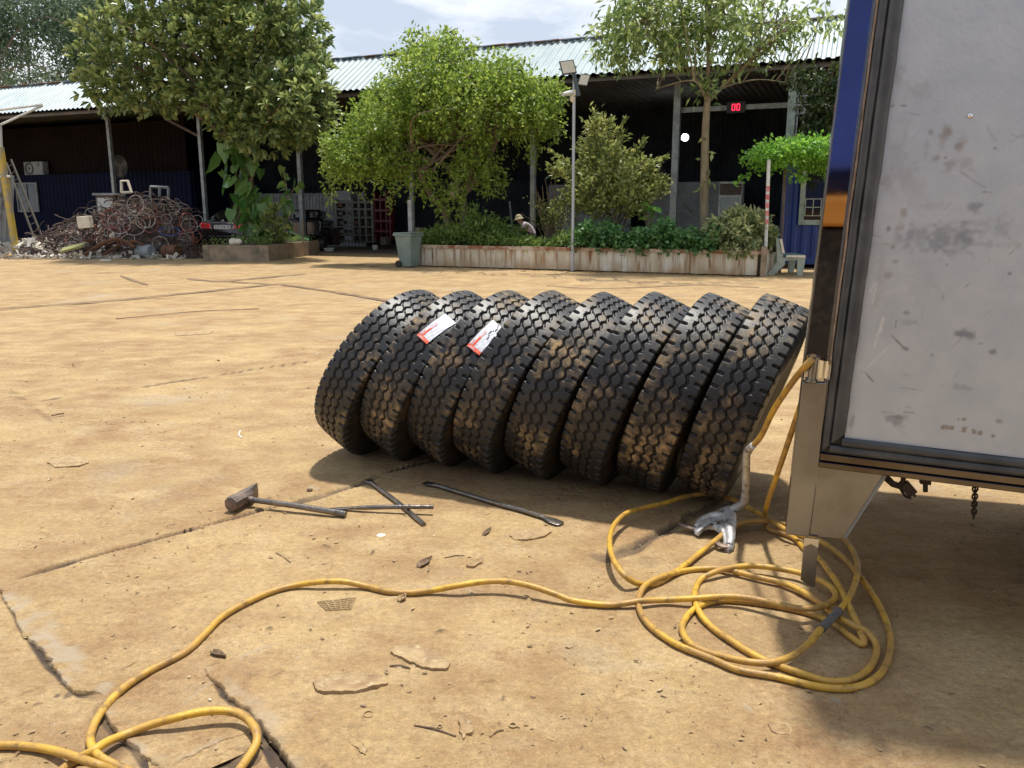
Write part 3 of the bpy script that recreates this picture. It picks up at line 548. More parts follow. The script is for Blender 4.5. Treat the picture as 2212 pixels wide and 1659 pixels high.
for k in range(7):
    m = MB(); q = BW(sc_ - .3 + k * .1, 3.97, H_ * .42); m.lathe([(.001, 0), (.034, 0), (.034, .17), (.014, .22), (.014, .26), (.001, .26)], q, (0, 0, 1), 8); tag(m.build('bottle', M['cream'] if k > 4 else M['orangetruck']), 'drink bottle standing in the glass door fridge', 'bottle', 'bottles in the drinks fridge')
sh = thing('storage_shelf', 'grey metal storage shelf with crowded parts bins inside the hall behind the bright tree', 'shelf', BW(BP(750, 520, 3.5)[0], 3.5, 0))
def BXB(u0, v0, u1, v1, w_, d, nm, mt, par): 
    a = BP(u0, v0, w_); c = BP(u1, v1, w_); m = MB(); m.box(BW((a[0] + c[0]) / 2, w_ + d / 2, (a[1] + c[1]) / 2), (abs(c[0] - a[0]), d, abs(a[1] - c[1])), AXB); return m.build(nm, mt, par)
for u in (726, 762, 776, 790, 804): BXB(u - 4, 430, u + 4, 525, 3.5, .5, 'upright', M['greyshelf'], sh)
for v in (437, 452, 470, 490, 508, 522): BXB(722, v - 2, 806, v + 2, 3.52, .55, 'shelf_board', M['greyshelf'], sh)
BXB(724, 412, 758, 433, 3.6, .5, 'bin_box', M['greysheet'], sh)
for k in range(16):
    u = 732 + (k % 4) * 18 + random.uniform(-3, 3); v = (448, 466, 486, 505)[k // 4]; BXB(u, v - 9, u + 9, v - 1, 3.6, .3, 'parts_bin', M[random.choice(('darkcab', 'greyshelf', 'rust'))], sh)
rk = thing('red_rack', 'dark red tool rack beside the grey storage shelf', 'rack', BW(BP(820, 520, 3.6)[0], 3.6, 0))
for u, v in ((810, 415), (822, 422), (834, 412), (842, 425)): BXB(u - 3, v, u + 3, 520, 3.6, .3, 'upright', M['redrack'], rk)
for v in (432, 455, 478, 500): BXB(807, v - 3, 846, v + 2, 3.55, .35, 'cross_panel', M['redrack'], rk)
for (u0, v0, u1, v1, w_, mt, nm, lb, ct) in ((664, 490, 700, 527, 2.2, 'darkcab', 'metal_cabinet', 'low dark metal cabinet right of the car', 'cabinet'), (700, 492, 722, 530, 2.6, 'darkcab', 'wooden_crate', 'dark crate with rusty stain beside the low cabinet', 'crate'),
    (870, 508, 895, 527, 3.2, 'redp', 'red_box', 'red plastic box on the shop floor beside the bin', 'box'), (884, 492, 908, 508, 3.4, 'hat', 'pale_carton', 'pale carton stacked behind the red box', 'carton'), (820, 512, 834, 530, 3, 'brownpost', 'brown_carton', 'brown carton on the floor below the red rack', 'carton'),
    (1190, 470, 1235, 500, 4.2, 'greysheet', 'white_tank', 'pale tank half hidden behind the conical bush', 'tank')):
    o = BXB(u0, v0, u1, v1, w_, .5, nm, M[mt], None); b_ = o.modifiers.new('bevel', 'BEVEL'); b_.width = .03; tag(o, lb, ct)
m = MB(); m.lathe([(.001, 0), (.11, 0), (.13, .2), (.14, .2)], BW(BP(810, 530, 2.6)[0], 2.6, .02), (0, 0, 1), 12); tag(m.build('paint_can', M['white']), 'small white can on the floor in front of the red rack', 'can')
m = MB(); m.lathe([(.16, 0), (.22, .14), (.24, .14), (.18, .01), (.001, .01)], BW(BP(711, 538, .3)[0], .3, .02), (0, 0, 1), 16); tag(m.build('basin', M['white']), 'white bowl on the ground right of the concrete planter', 'bowl')
m = MB(); m.tube([BW(*[BP(1263, 432, 5)[0], 5, BP(1263, 432, 5)[1]]), BW(BP(1263, 432, 5)[0] - 0, 5, BP(1283, 480, 5)[1])], .03, 6)
m = MB(); a = BP(1095, 435, 4.5); c = BP(1116, 480, 4.5); m.tube([BW(a[0], 4.8, a[1]), BW(c[0], 4.3, 0)], .045, 6); tag(m.build('grey_pipe', M['post']), 'grey pipe leaning in the dark hall beside the bending person', 'pipe')
# white cabinet, monitor and shelf behind the heap
t = thing('white_cabinet', 'white cabinet with grey top standing behind the scrap heap', 'cabinet', W(226, 520, 34.2))
a = W(206, 422, 34.2); c = W(248, 422, 34.2); m = MB(); m.bbox((a[0], 34.2, .02), (c[0], 34.8, a[2])); m.build('body', M['brownpost'], t); m = MB(); m.bbox((a[0] + .07, 34.15, .3), (c[0] - .1, 34.2, a[2] - .1)); m.build('door', M['white'], t); m = MB(); m.bbox((a[0] - .08, 34.1, a[2]), (c[0] + .15, 34.85, a[2] + .09)); m.build('top', M['post'], t)
t = thing('chair_back', 'pale empty chair frame standing upright on top of the scrap heap', 'frame', W(273, 415, 33.5)); m = MB()
q = [W(263, 416, 33.5), W(262, 391, 33.6), W(276, 391, 33.6), W(284, 415, 33.5), W(263, 416, 33.5)]; m.tube(q, .06, 6); m.build('frame', M['cream'], t); m = MB(); m.tube([q[0], q[3]], .05, 6); m.build('crossbar', M['cream'], t)
t = thing('grey_table_frame', 'grey metal frame standing behind the top of the scrap heap', 'frame', W(345, 415, 35)); m = MB()
for p, q in (((325, 425), (325, 403)), ((325, 403), (364, 405)), ((364, 405), (364, 430)), ((345, 404), (345, 425))): m.tube([W(*p, 35), W(*q, 35)], .06, 5)
m.build('frame', M['post'], t)
# ---------------------------------------------------------------- planters
p0 = G(895, 575); p1 = G(1645, 598); e = unit(p1 - p0); inn = np.array([-e[1], e[0], 0]); L_ = np.linalg.norm(p1 - p0)
pl = thing('sheet_metal_planter', 'long planter walled with rusty cream corrugated sheet in the middle of the yard', 'planter', (p0 + p1) / 2)
PH = .60
def planter_mat():
    m = bpy.data.materials.new('rusty cream sheet'); m.use_nodes = True; t, n, l = nodes(m); p = n['Principled BSDF']; p.inputs['Roughness'].default_value = .6
    tcn = n.new('ShaderNodeTexCoord'); sx = n.new('ShaderNodeSeparateXYZ'); l.new(tcn.outputs['Object'], sx.inputs[0])
    def nz_(sc, stv, a, b):
        mpn = n.new('ShaderNodeMapping'); mpn.inputs['Scale'].default_value = stv; l.new(tcn.outputs['Object'], mpn.inputs[0]); q = n.new('ShaderNodeTexNoise'); q.inputs['Scale'].default_value = sc; q.inputs['Detail'].default_value = 6; l.new(mpn.outputs[0], q.inputs['Vector'])
        r = n.new('ShaderNodeMapRange'); r.inputs[1].default_value = a; r.inputs[2].default_value = b; l.new(q.outputs['Fac'], r.inputs[0]); return r.outputs[0]
    def mix(a, b, f):
        k = n.new('ShaderNodeMixRGB'); k.inputs[2].default_value = (*b, 1); l.new(f, k.inputs[0])
        if isinstance(a, tuple): k.inputs[1].default_value = (*a, 1)
        else: l.new(a, k.inputs[1])
        return k.outputs[0]
    c = mix((.70, .68, .59), (.56, .48, .34), nz_(3, (1, 1, .5), .35, .65)); c = mix(c, (.26, .12, .05), nz_(7, (1, 1, .12), .56, .68))
    r = n.new('ShaderNodeMapRange'); r.inputs[1].default_value = .36; r.inputs[2].default_value = .02; l.new(sx.outputs['Z'], r.inputs[0]); k = n.new('ShaderNodeMath'); k.operation = 'MULTIPLY'; l.new(r.outputs[0], k.inputs[0]); l.new(nz_(2.5, (1, 1, 1), .3, .62), k.inputs[1])
    c = mix(c, (.42, .27, .13), k.outputs[0]); l.new(c, p.inputs['Base Color']); return m
M['planter'] = planter_mat(); M['planter_cap'] = pmat('rusty cap rail', (.50, .42, .32), (.24, .09, .04), 1.6, .7, lo=.42, hi=.56, c3=(.34, .16, .08), s3=6)
m = MB(); m.corr(p0 + (0, 0, .03), p1 + (0, 0, .03), (0, 0, PH - .06), .385, -.045, -inn)
m.corr(p1 + (0, 0, .03), p1 + inn * 3.4 + (0, 0, .03), (0, 0, PH - .06), .36, .04, e); m.build('front_sheet', M['planter'], pl)
m = MB(); x_ = .12
while x_ < L_ - .1:
    w__ = random.choice((.012, .02, .03, .05)); m.box(p0 + e * x_ - inn * .052 + (0, 0, PH / 2 - .01), (w__, .008, PH - .12), [e, inn, (0, 0, 1)]); x_ += random.choice((.24, .30, .38, .42))
tag(m.build('rusty_seams', pmat('rusty seam', (.30, .17, .09), (.46, .36, .24), 5, .8, stretch=(1, 1, .3)), pl), kind='stuff')
m = MB(); m.box((p0 + p1) / 2 + (0, 0, PH), (L_, .09, .09), [e, inn, (0, 0, 1)]); m.box(p1 + inn * 1.7 + (0, 0, PH), (.09, 3.4, .09), [e, inn, (0, 0, 1)]); m.box(p0 + inn * 1.7 + (0, 0, PH), (.09, 3.4, .09), [e, inn, (0, 0, 1)]); m.build('cap_rail', M['planter_cap'], pl)
m = MB(); m.box(p0 + inn * 1.7 + (0, 0, PH / 2), (.03, 3.4, PH), [e, inn, (0, 0, 1)]); m.box((p0 + p1) / 2 + inn * 3.4 + (0, 0, PH / 2), (L_, .03, PH), [e, inn, (0, 0, 1)]); m.build('side_sheet', M['planter'], pl)
m = MB(); m.box((p0 + p1) / 2 + inn * 1.7 + (0, 0, PH / 2 + .04), (L_ - .1, 3.3, PH - .04), [e, inn, (0, 0, 1)]); m.build('soil', M['soil'], pl)
for q, h_, mt in ((p1 + e * .04, PH + .15, 'concrete'), (p0 - e * .05, 1.95, 'post')):
    m = MB(); m.box(q - inn * .05 + (0, 0, h_ / 2), (.13, .12, h_), [e, inn, (0, 0, 1)]); m.build('corner_post', M[mt], pl)
def onplanter(u, v_top_unused, d):        # foot on the planter soil, d metres behind its front, under pixel column u
    r_ = ray(u, 560); r2 = r_[:2] / r_[1]; # solve x = r2x * y
    A = np.array([[e[0], -r2[0]], [e[1], -1]]); q = p0[:2] + inn[:2] * d; s_ = np.linalg.solve(A, -q); Pq = q + e[:2] * s_[0]; return np.array([Pq[0], Pq[1], PH + .02])
# concrete planter round the big tree
k0, k1, k2 = G(440, 564.5), G(581, 564.5), G(690, 549)
cp = thing('concrete_planter', 'low worn concrete block planter round the big broad-leaved tree', 'planter', k1); k3 = k0 + (k2 - k1)
m = MB(); HH = .53
for a_, c_, t0 in ((k0, k1, .22), (k1, k2, .22), (k2, k3, .2), (k3, k0, .2)):
    d_ = unit(c_ - a_); nn = np.array([-d_[1], d_[0], 0]); P = [a_, c_, c_ + nn * t0, a_ + nn * t0]; P = [p - d_ * 0 for p in P]
    m.add([p * (1, 1, 0) for p in P] + [p * (1, 1, 0) + (0, 0, HH - (.003 if t0 == .2 else 0)) for p in P], [(0, 1, 5, 4), (1, 2, 6, 5), (2, 3, 7, 6), (3, 0, 4, 7), (4, 5, 6, 7)])
m.build('wall', M['concrete'], cp)
m = MB(); cc = (k0 + k1 + k2 + k3) / 4; nseg = 14
for i in range(nseg + 1):
    for j in range(nseg + 1):
        q = (k0 * (1 - i / nseg) + k1 * (i / nseg)) * (1 - j / nseg) + (k3 * (1 - i / nseg) + k2 * (i / nseg)) * (j / nseg); q = cc + (q - cc) * .94
        m.v.append((q[0], q[1], HH - .05 + .22 * math.sin(math.pi * i / nseg) * math.sin(math.pi * j / nseg) + random.uniform(-.03, .03)))
m.f = [(a_ * (nseg + 1) + c_, (a_ + 1) * (nseg + 1) + c_, (a_ + 1) * (nseg + 1) + c_ + 1, a_ * (nseg + 1) + c_ + 1) for a_ in range(nseg) for c_ in range(nseg)]
m.build('soil', M['soil'], cp, True)
for i, (u, v, r, lb) in enumerate(((585, 599, .16, 0), (598, 601, .13, 0))):
    P = W(u / 2568 * 2212, v / 1.161, 28.0); m = MB(); m.sph(P * (1, 1, 0) + (0, 0, HH + .1), (r, r * .8, r * .8), 9, 6); m.v = [tuple(np.array(p) + rs.uniform(-.015, .015, 3)) for p in m.v]
    tag(m.build('stone', M['cream'], None, True), ('larger pale stone on the front edge of the concrete planter', 'small pale stone right of the larger one on the concrete planter')[i], 'stone')
m = MB(); m.tube([W(725 * .8614 + 2, 528, 29.2) * (1, 1, 0) + (0, 0, .95), W(667, 538, 30.5) * (1, 1, 0) + (0, 0, .62)], .035, 6); tag(m.build('green_pipe', M['green_hose']), 'light green pipe lying on the right side of the concrete planter', 'pipe')
m = MB(); P = W(655, 530, 29.4); m.tube([P * (1, 1, 0) + (0, 0, .5), P * (1, 1, 0) + (.02, 0, 1.35)], .03, 6); P2 = P * (1, 1, 0); tag(m.build('stake', M['barkpale']), 'short wooden stake standing in the concrete planter', 'stake')
# ---------------------------------------------------------------- foliage
LEAF = {'diamond': ([(0, 0, 0), (-.5, .45, .08), (0, 1, -.02), (.5, .45, .08)], [(0, 3, 2), (0, 2, 1)]),
        'obov': ([(0, 0, 0), (-.22, .25, .05), (-.5, .7, .1), (0, 1, -.06), (.5, .7, .1), (.22, .25, .05), (0, .55, 0)], [(0, 5, 6), (0, 6, 1), (1, 6, 2), (5, 4, 6), (6, 4, 3), (6, 3, 2)]),
        'heart': ([(0, 0, 0), (-.42, -.1, .04), (-.52, .35, .06), (-.2, .78, 0), (0, 1, -.12), (.2, .78, 0), (.52, .35, .06), (.42, -.1, .04)], [(0, 7, 6), (0, 6, 5, 4), (0, 4, 3, 2), (0, 2, 1)])}
def leaves(name, P, D, L, Wd, mat_, parent=None, shape='diamond', nup=.7, rnd=None):
    P = np.asarray(P); D = np.asarray(D, float); n = len(P); D /= np.linalg.norm(D, axis=1)[:, None] + 1e-9
    U_ = rs.normal(size=(n, 3)) * (1 - nup) + np.array([0, 0, 1]) * nup; X_ = np.cross(D, U_); X_ /= np.linalg.norm(X_, axis=1)[:, None] + 1e-9; Z_ = np.cross(X_, D)
    T, F = LEAF[shape]; T = np.array(T); k = len(T); Ls = L * rs.uniform(.7, 1.25, n); Ws = Wd * rs.uniform(.75, 1.2, n)
    V = P[:, None] + X_[:, None] * (T[None, :, :1] * Ws[:, None, None]) + D[:, None] * (T[None, :, 1:2] * Ls[:, None, None]) + Z_[:, None] * (T[None, :, 2:] * Ls[:, None, None])
    V = V.reshape(-1, 3); me = bpy.data.meshes.new(name); fl = [np.array(f) for f in F]; nf = len(F)
    idx = np.concatenate([(f[None] + (np.arange(n) * k)[:, None]) for f in fl for _ in (0,)], 1).ravel() if len({len(f) for f in fl}) == 1 else None
    if idx is None:
        idx = np.concatenate([np.concatenate(fl)[None] + (np.arange(n) * k)[:, None]], 1).ravel()
    tot = np.tile([len(f) for f in fl], n); st = np.r_[0, np.cumsum(tot)[:-1]]
    me.vertices.add(len(V)); me.vertices.foreach_set('co', V.astype(np.float32).ravel()); me.loops.add(len(idx)); me.loops.foreach_set('vertex_index', idx.astype(np.int32))
    me.polygons.add(len(tot)); me.polygons.foreach_set('loop_start', st.astype(np.int32)); me.update(calc_edges=True)
    rv = rs.rand(n) ** 1.3 if rnd is None else rnd
    at = me.attributes.new('rnd', 'FLOAT', 'FACE'); at.data.foreach_set('value', np.repeat(rv, nf).astype(np.float32))
    me.materials.append(mat_); o = bpy.data.objects.new(name, me); C.objects.link(o)
    if parent is not None: o.parent = parent; o.matrix_parent_inverse = Matrix.Translation(-parent.location)
    return o
def blob(u, v, Y, ru, rv, ry, wt=1.0):
    s_ = Y / FPX; return (W(u, v, Y), np.array([ru * s_, ry, rv * s_]), wt)
def clumps(blobs, n, shell=.45):
    wts = np.array([b_[2] * np.prod(b_[1]) ** .7 for b_ in blobs]); wts /= wts.sum(); ch = rs.choice(len(blobs), n, p=wts); d = rs.normal(size=(n, 3)); d /= np.linalg.norm(d, axis=1)[:, None]
    r = rs.rand(n) ** shell; Cn = np.array([blobs[i][0] for i in ch]); Rr = np.array([blobs[i][1] for i in ch]); return Cn + d * Rr * r[:, None], d
def spray(Cn, d, m, rad, droop=.0, out_=.8):
    n = len(Cn); P = np.repeat(Cn, m, 0) + rs.normal(size=(n * m, 3)) * rad; D = np.repeat(d, m, 0) * out_ + rs.normal(size=(n * m, 3)) * .8; D[:, 2] -= droop; return P, D
def rosette(Cn, d, m):
    n = len(Cn); ax = d * .8 + rs.normal(size=(n, 3)) * .35 + np.array([0, -.15, .35]); ax /= np.linalg.norm(ax, axis=1)[:, None]
    t = np.cross(ax, rs.normal(size=(n, 3))); t /= np.linalg.norm(t, axis=1)[:, None]; b2 = np.cross(ax, t)
    an = (np.arange(m) / m * 2 * np.pi)[None] + rs.rand(n, 1) * 6 + rs.normal(size=(n, m)) * .25; op = rs.uniform(.25, 1.1, (n, m))
    D = ax[:, None] * np.cos(op)[..., None] + (t[:, None] * np.cos(an)[..., None] + b2[:, None] * np.sin(an)[..., None]) * np.sin(op)[..., None]
    return np.repeat(Cn, m, 0), D.reshape(-1, 3)
def limbs(m, base, pts, r0, targets, rt=.02, k=6, sag=.0):
    path = spline([base] + pts, 5); n = len(path); m.tube(path, [r0 * (1 - .55 * i / n) for i in range(n)], 9)
    top = path[-1]
    for T in targets:
        s_ = path[int(n * random.uniform(.62, .98))] if n > 2 else top; mid = s_ * .45 + T * .55 + rs.normal(size=3) * np.linalg.norm(T - s_) * .08 + (0, 0, np.linalg.norm(T - s_) * .08 - sag)
        q = spline([s_, mid, T], k); L = len(q); m.tube(q, [max(rt * .5, r0 * .33 * (1 - i / L) + rt * .4) for i in range(L)], 5)
# --- big broad-leaved tree
t1 = thing('broad_leaved_tree', 'large broad-leaved tree with climber wrapped trunk growing in the low concrete planter', 'tree', W(548, 540, 30) * (1, 1, 0) + (0, 0, .5))
B1 = [blob(440, 80, 30, 205, 120, 3.0, 1.3), blob(285, 125, 29.6, 108, 100, 2.2), blob(320, 205, 29, 85, 40, 1.2, .8), blob(215, 190, 29.5, 48, 48, 1.0, .8), blob(560, 90, 30, 130, 105, 2.5), blob(640, 60, 30, 62, 70, 1.6), blob(635, 225, 28.8, 95, 80, 1.8, 1.5), blob(680, 165, 29, 42, 45, 1.0), blob(570, 275, 28.8, 85, 55, 1.5, 1.3), blob(500, 265, 28.6, 45, 35, 1.0), blob(440, 195, 29, 110, 45, 1.8), blob(480, 230, 28.6, 60, 35, 1.2), blob(430, -60, 30, 240, 80, 3)]
Cn, d = clumps(B1, 2500, .42); base = W(548, 545, 30) * (1, 1, 0) + (0, 0, .45)
m = MB(); limbs(m, base, [W(540, 430, 30), W(528, 320, 30), W(515, 230, 30)], .24, [Cn[i] for i in rs.choice(len(Cn), 26)], .03); smooth_by_angle(m.build('trunk', M['bark'], t1), 80)
P, D = rosette(Cn, d, 8); leaves('crown', P, D, .33, .13, M['l_mag'], t1, 'obov', .6)
# climber on its trunk
tcl = thing('climbing_plant', 'large-leaved climber covering the trunk of the big tree above the concrete planter', 'climber', base + (0, 0, .2))
cl = []
for k in range(84):
    v = random.uniform(300, 505); cl.append(W(np.interp(v, [300, 400, 470, 505], [520, 533, 545, 552]) + random.gauss(0, 23 if v < 430 else 17), v, 29.55 - abs(random.gauss(0, .12))))
cl = np.array(cl); D = rs.normal(size=(len(cl), 3)) * .45 + np.array([0, -.35, -.8]); leaves('leaves', cl, D, .50, .36, M['l_mon'], tcl, 'heart', .1)
cl2 = np.array([W(x, y, 29.3) for x, y in ((480, 310), (492, 322), (470, 335), (486, 345), (520, 330), (505, 355), (478, 370), (495, 385), (560, 440), (572, 452), (550, 455), (580, 440), (510, 420), (500, 452), (535, 470), (560, 480))]); leaves('big_leaves', cl2, rs.normal(size=(16, 3)) * .4 + np.array([0, -.4, -.7]), .62, .48, M['l_mon'], tcl, 'heart', .1)
m = MB()
for k in range(14): a = W(random.uniform(515, 545), random.uniform(320, 440), 29.7); m.tube([a, a + (random.uniform(-.4, .4), -.2, -.2), a + (random.uniform(-.6, .6), -.3, -.8)], .02, 5)
for x in (507, 517, 523, 527): m.tube([W(x, 460, 29.5), W(x + 8, 520, 29.4)], .02, 5)
m.build('stems', M['barkpale'], tcl)
tv = thing('hanging_vine', 'thin round-leaved vine dangling between the big tree and the shed post', 'vine', W(620, 480, 29.5) * (1, 1, 0) + (0, 0, .6))
vp = spline([W(*p, 29.6) for p in ((612, 370), (618, 400), (622, 430), (626, 455), (622, 475), (612, 490), (600, 500))], 5) + []; m = MB(); m.tube(vp, .02, 5); vp2 = spline([W(*p, 29.6) for p in ((645, 400), (632, 412), (622, 430))], 5); m.tube(vp2, .018, 5); m.build('stem', M['barkpale'], tv)
PP = np.array([p + rs.normal(size=3) * .12 for p in vp[::2] + vp2[::3] for _ in (0, 1)]); leaves('leaves', PP, rs.normal(size=(len(PP), 3)) + np.array([0, -.3, -.5]), .28, .26, M['l_mon'], tv, 'heart', .1)
# planter weeds and shrub at its foot
wd = thing('planter_shrub', 'small rosette shrub and weeds at the foot of the big tree in the concrete planter', 'shrub', W(590, 540, 29) * (1, 1, 0) + (0, 0, .5))
Cn = np.array([W(random.gauss(592, 13), random.uniform(448, 520), 29.0) for _ in range(38)]); P, D = rosette(Cn, np.tile([0, -.3, .6], (38, 1)), 7); leaves('leaves', P, D, .27, .09, M['l_mag'], wd, 'obov', .5)
m = MB(); [m.tube([W(590 + k * 3, 530, 29.1) * (1, 1, 0) + (0, 0, .55), W(588 + k * 7, 465, 29.05)], .02, 5) for k in range(-2, 3)]; m.build('stems', M['bark'], wd)
Cn = np.array([k0 * a_ + k1 * b_ + k2 * (1 - a_ - b_) + unit(k3 - k1) * .4 for a_, b_ in rs.dirichlet((1, 1, 1), 220)[:, :2]]); Cn[:, 2] = HH + rs.uniform(.0, .16, 220); P, D = spray(Cn, np.tile([0, 0, .7], (220, 1)), 7, .06); 
tag(leaves('weeds', P, D, .11, .045, M['l_weed']), 'low weeds covering the soil of the concrete planter', 'weeds', kind='stuff')
# --- bright umbrella tree with two trunks
t2b = onplanter(1006, 0, 1.5); Y2 = t2b[1]
t2 = thing('umbrella_tree', 'bright green spreading tree with forked trunk in the left half of the long planter', 'tree', t2b)
B2 = [blob(1000, 235, Y2, 155, 72, 2.6, 1.2), blob(930, 170, Y2, 105, 55, 2.0), blob(955, 115, Y2 + .3, 75, 38, 1.3, .8), blob(1080, 170, Y2, 70, 50, 1.6), blob(850, 250, Y2, 90, 62, 1.8), blob(770, 325, Y2, 66, 62, 1.3), blob(745, 345, Y2 - .2, 42, 42, .9), blob(1135, 225, Y2, 66, 52, 1.5), blob(1185, 205, Y2, 28, 32, .8, .7), blob(850, 345, Y2, 55, 40, 1.2, .8), blob(1160, 265, Y2, 50, 45, 1.1, .8), blob(905, 380, Y2 - .3, 45, 40, .9, .5), blob(1020, 345, Y2 - .4, 62, 40, .9, .8), blob(1060, 395, Y2 - .4, 35, 28, .6, .6), blob(975, 430, Y2 - .5, 40, 38, .7, .6), blob(900, 88, Y2 + .2, 24, 14, .5, .8), blob(960, 88, Y2 + .2, 16, 14, .5, .8)]
Cn, d = clumps(B2, 2500, .42); d[:, 2] *= .6; P, D = spray(Cn, d, 13, .12, .25, .9); leaves('crown', P, D, .15, .078, M['l_umb'], t2, nup=.5)
# drooping twig ends round the rim
Cr, dr_ = clumps([B2[i] for i in (4, 5, 6, 7, 9, 10, 12)], 130, .1); PP = np.concatenate([c_ + np.linspace(0, 1, 9)[:, None] * (d_ * .35 + np.array([0, 0, -random.uniform(.3, .8)])) for c_, d_ in zip(Cr, dr_)]); PP = PP + rs.normal(size=PP.shape) * .03; PP = np.repeat(PP, 3, 0) + rs.normal(size=(len(PP) * 3, 3)) * .03
leaves('drooping_twigs', PP, rs.normal(size=PP.shape) + np.array([0, -.2, -.6]), .12, .06, M['l_umb'], t2, nup=.4)
m = MB(); tg = [Cn[i] for i in rs.choice(len(Cn), 60)]
limbs(m, t2b - (0, 0, .1), [W(1000, 440, Y2), W(1008, 405, Y2)], .155, [], .03)
for q, n_ in (((1012, 400), 0), ): pass
limbs(m, W(1003, 425, Y2), [W(985, 385, Y2), W(950, 345, Y2 - .1), W(900, 300, Y2)], .11, tg[:14], .015)
limbs(m, W(1006, 415, Y2), [W(1022, 360, Y2), W(1030, 300, Y2), W(1010, 240, Y2)], .10, tg[14:30], .015)
limbs(m, W(1006, 415, Y2), [W(1040, 375, Y2), W(1062, 330, Y2), W(1085, 270, Y2)], .11, tg[30:44], .015)
o = m.build('trunk', M['bark'], t2); smooth_by_angle(o, 80)
m = MB(); b2_ = onplanter(975, 0, 1.1); limbs(m, b2_ - (0, 0, .1), [W(962, 460, b2_[1]), W(930, 420, Y2 - .3), W(905, 370, Y2 - .3), W(880, 320, Y2)], .13, tg[44:], .015); smooth_by_angle(m.build('trunk', M['bark'], t2), 80)
sg = MB(); sg.lathe([(.001, 0), (.14, 0), (.16, .1), (.16, .42), (.1, .5), (.001, .5)], W(981, 430, Y2 - .25), (0, 0, 1), 12); tag(sg.build('hanging_sack', M['hat'], None, True), 'tan sack hanging in the fork of the bright green tree', 'sack')
# --- conical olive bush
b3 = onplanter(1320, 0, 1.7); Y3 = b3[1]; t3 = thing('conical_bush', 'tall conical olive and yellow bush behind the lamp pole', 'bush', b3)
B3 = [blob(1318, 425, Y3, 92, 45, 1.4, 1.1), blob(1310, 375, Y3, 80, 45, 1.2), blob(1300, 330, Y3, 42, 38, .8), blob(1290, 290, Y3, 28, 32, .5), blob(1283, 262, Y3, 14, 20, .3, 1.2), blob(1230, 365, Y3, 36, 20, .5), blob(1380, 370, Y3, 48, 26, .6), blob(1412, 405, Y3, 30, 22, .5), blob(1338, 300, Y3, 10, 26, .2), blob(1250, 430, Y3, 36, 26, .6)]
Cn, d = clumps(B3, 640, .5); d[:, 2] = abs(d[:, 2]) * .5 + .3; P, D = spray(Cn, d, 12, .09, 0, 1.2)
spk = []; spd = []
for (x0, y0, x1, y1) in ((1300, 330, 1283, 245), (1330, 340, 1350, 258), (1250, 380, 1188, 330), (1240, 400, 1185, 362), (1380, 380, 1440, 340), (1390, 400, 1440, 385), (1290, 350, 1240, 262 + 60), (1360, 350, 1392, 305), (1260, 430, 1190, 452), (1330, 310, 1318, 262), (1340, 350, 1378, 330)):
    for tt in np.linspace(.2, 1, 22): q = W(x0 + (x1 - x0) * tt, y0 + (y1 - y0) * tt - 6 * math.sin(tt * 3), Y3) + rs.normal(size=3) * .05 * (1.4 - tt); spk += [q] * 3; spd += [(x1 - x0, random.uniform(-40, 10), y0 - y1)] * 3
spd = np.array(spd, float) / 60 + rs.normal(size=(len(spd), 3)) * .6; leaves('crown', np.r_[P, np.array(spk)], np.r_[D, spd], .16, .075, M['l_bush'], t3, nup=.5)
m = MB()
for k in range(16): a = b3 + (random.gauss(0, .22), random.gauss(0, .15), -.1); T = W(1318 + random.gauss(0, 48), random.uniform(330, 430), Y3 + random.gauss(0, .3)); m.tube(spline([a, a * .5 + T * .5 + (random.gauss(0, .05), 0, 0), T], 5), [.03 - .002 * i for i in range(11)], 5)
m.build('stems', M['bark'], t3)
# dry twiggy shrub left of the pole
b4 = onplanter(1190, 0, 1.6); t4 = thing('dry_twig_bush', 'sparse dry twiggy bush left of the lamp pole', 'bush', b4); m = MB()
for k in range(46):
    T = W(1190 + random.gauss(0, 26), random.uniform(380, 470), b4[1]); m.tube(spline([b4 + (random.gauss(0, .12), 0, -.05), b4 * .5 + T * .5 + (random.gauss(0, .1), 0, .1), T], 4), .011, 4)
m.build('twigs', M['bark'], t4); Cn = np.array([W(1200 + random.gauss(0, 26), random.uniform(440, 492), b4[1] - .2) for _ in range(150)]); P, D = spray(Cn, np.tile([0, 0, .5], (150, 1)), 5, .1); leaves('leaves', P, D, .09, .045, M['l_bush'], t4)
# --- thin tall tree
b5 = onplanter(1519, 0, 1.6); Y5 = b5[1]; t5 = thing('slender_tree', 'slender tree with bare straight trunk and open crown, right end of the planter', 'tree', b5)
B5 = [blob(1350, 75, Y5, 70, 62, 1.2), blob(1320, 128, Y5, 42, 26, .8), blob(1400, 30, Y5, 90, 55, 1.5), blob(1430, 110, Y5, 60, 45, 1.1, .8), blob(1500, 60, Y5, 70, 80, 1.5), blob(1600, 90, Y5 - .3, 62, 55, 1.2), blob(1560, 20, Y5, 90, 50, 1.6), blob(1660, 50, Y5, 80, 35, 1.2, .7), blob(1730, 35, Y5, 80, 26, 1.0, .6), blob(1690, 95, Y5, 40, 35, .7, .5), blob(1790, 60, Y5, 40, 22, .6, .5), blob(1640, 130, Y5, 32, 28, .6, .5), blob(1420, 190, Y5, 28, 10, .4, .5), blob(1500, -50, Y5, 200, 50, 2)]
Cn, d = clumps(B5, 680, .5); d[:, 2] -= .3; P, D = spray(Cn, d, 8, .15, .45, .5)
m = MB(); path = spline([b5 - (0, 0, .1), W(1522, 380, Y5), W(1524, 280, Y5), W(1529, 205, Y5)], 6); m.tube(path, [.125 - .045 * i / len(path) for i in range(len(path))], 10)
top = path[-1]
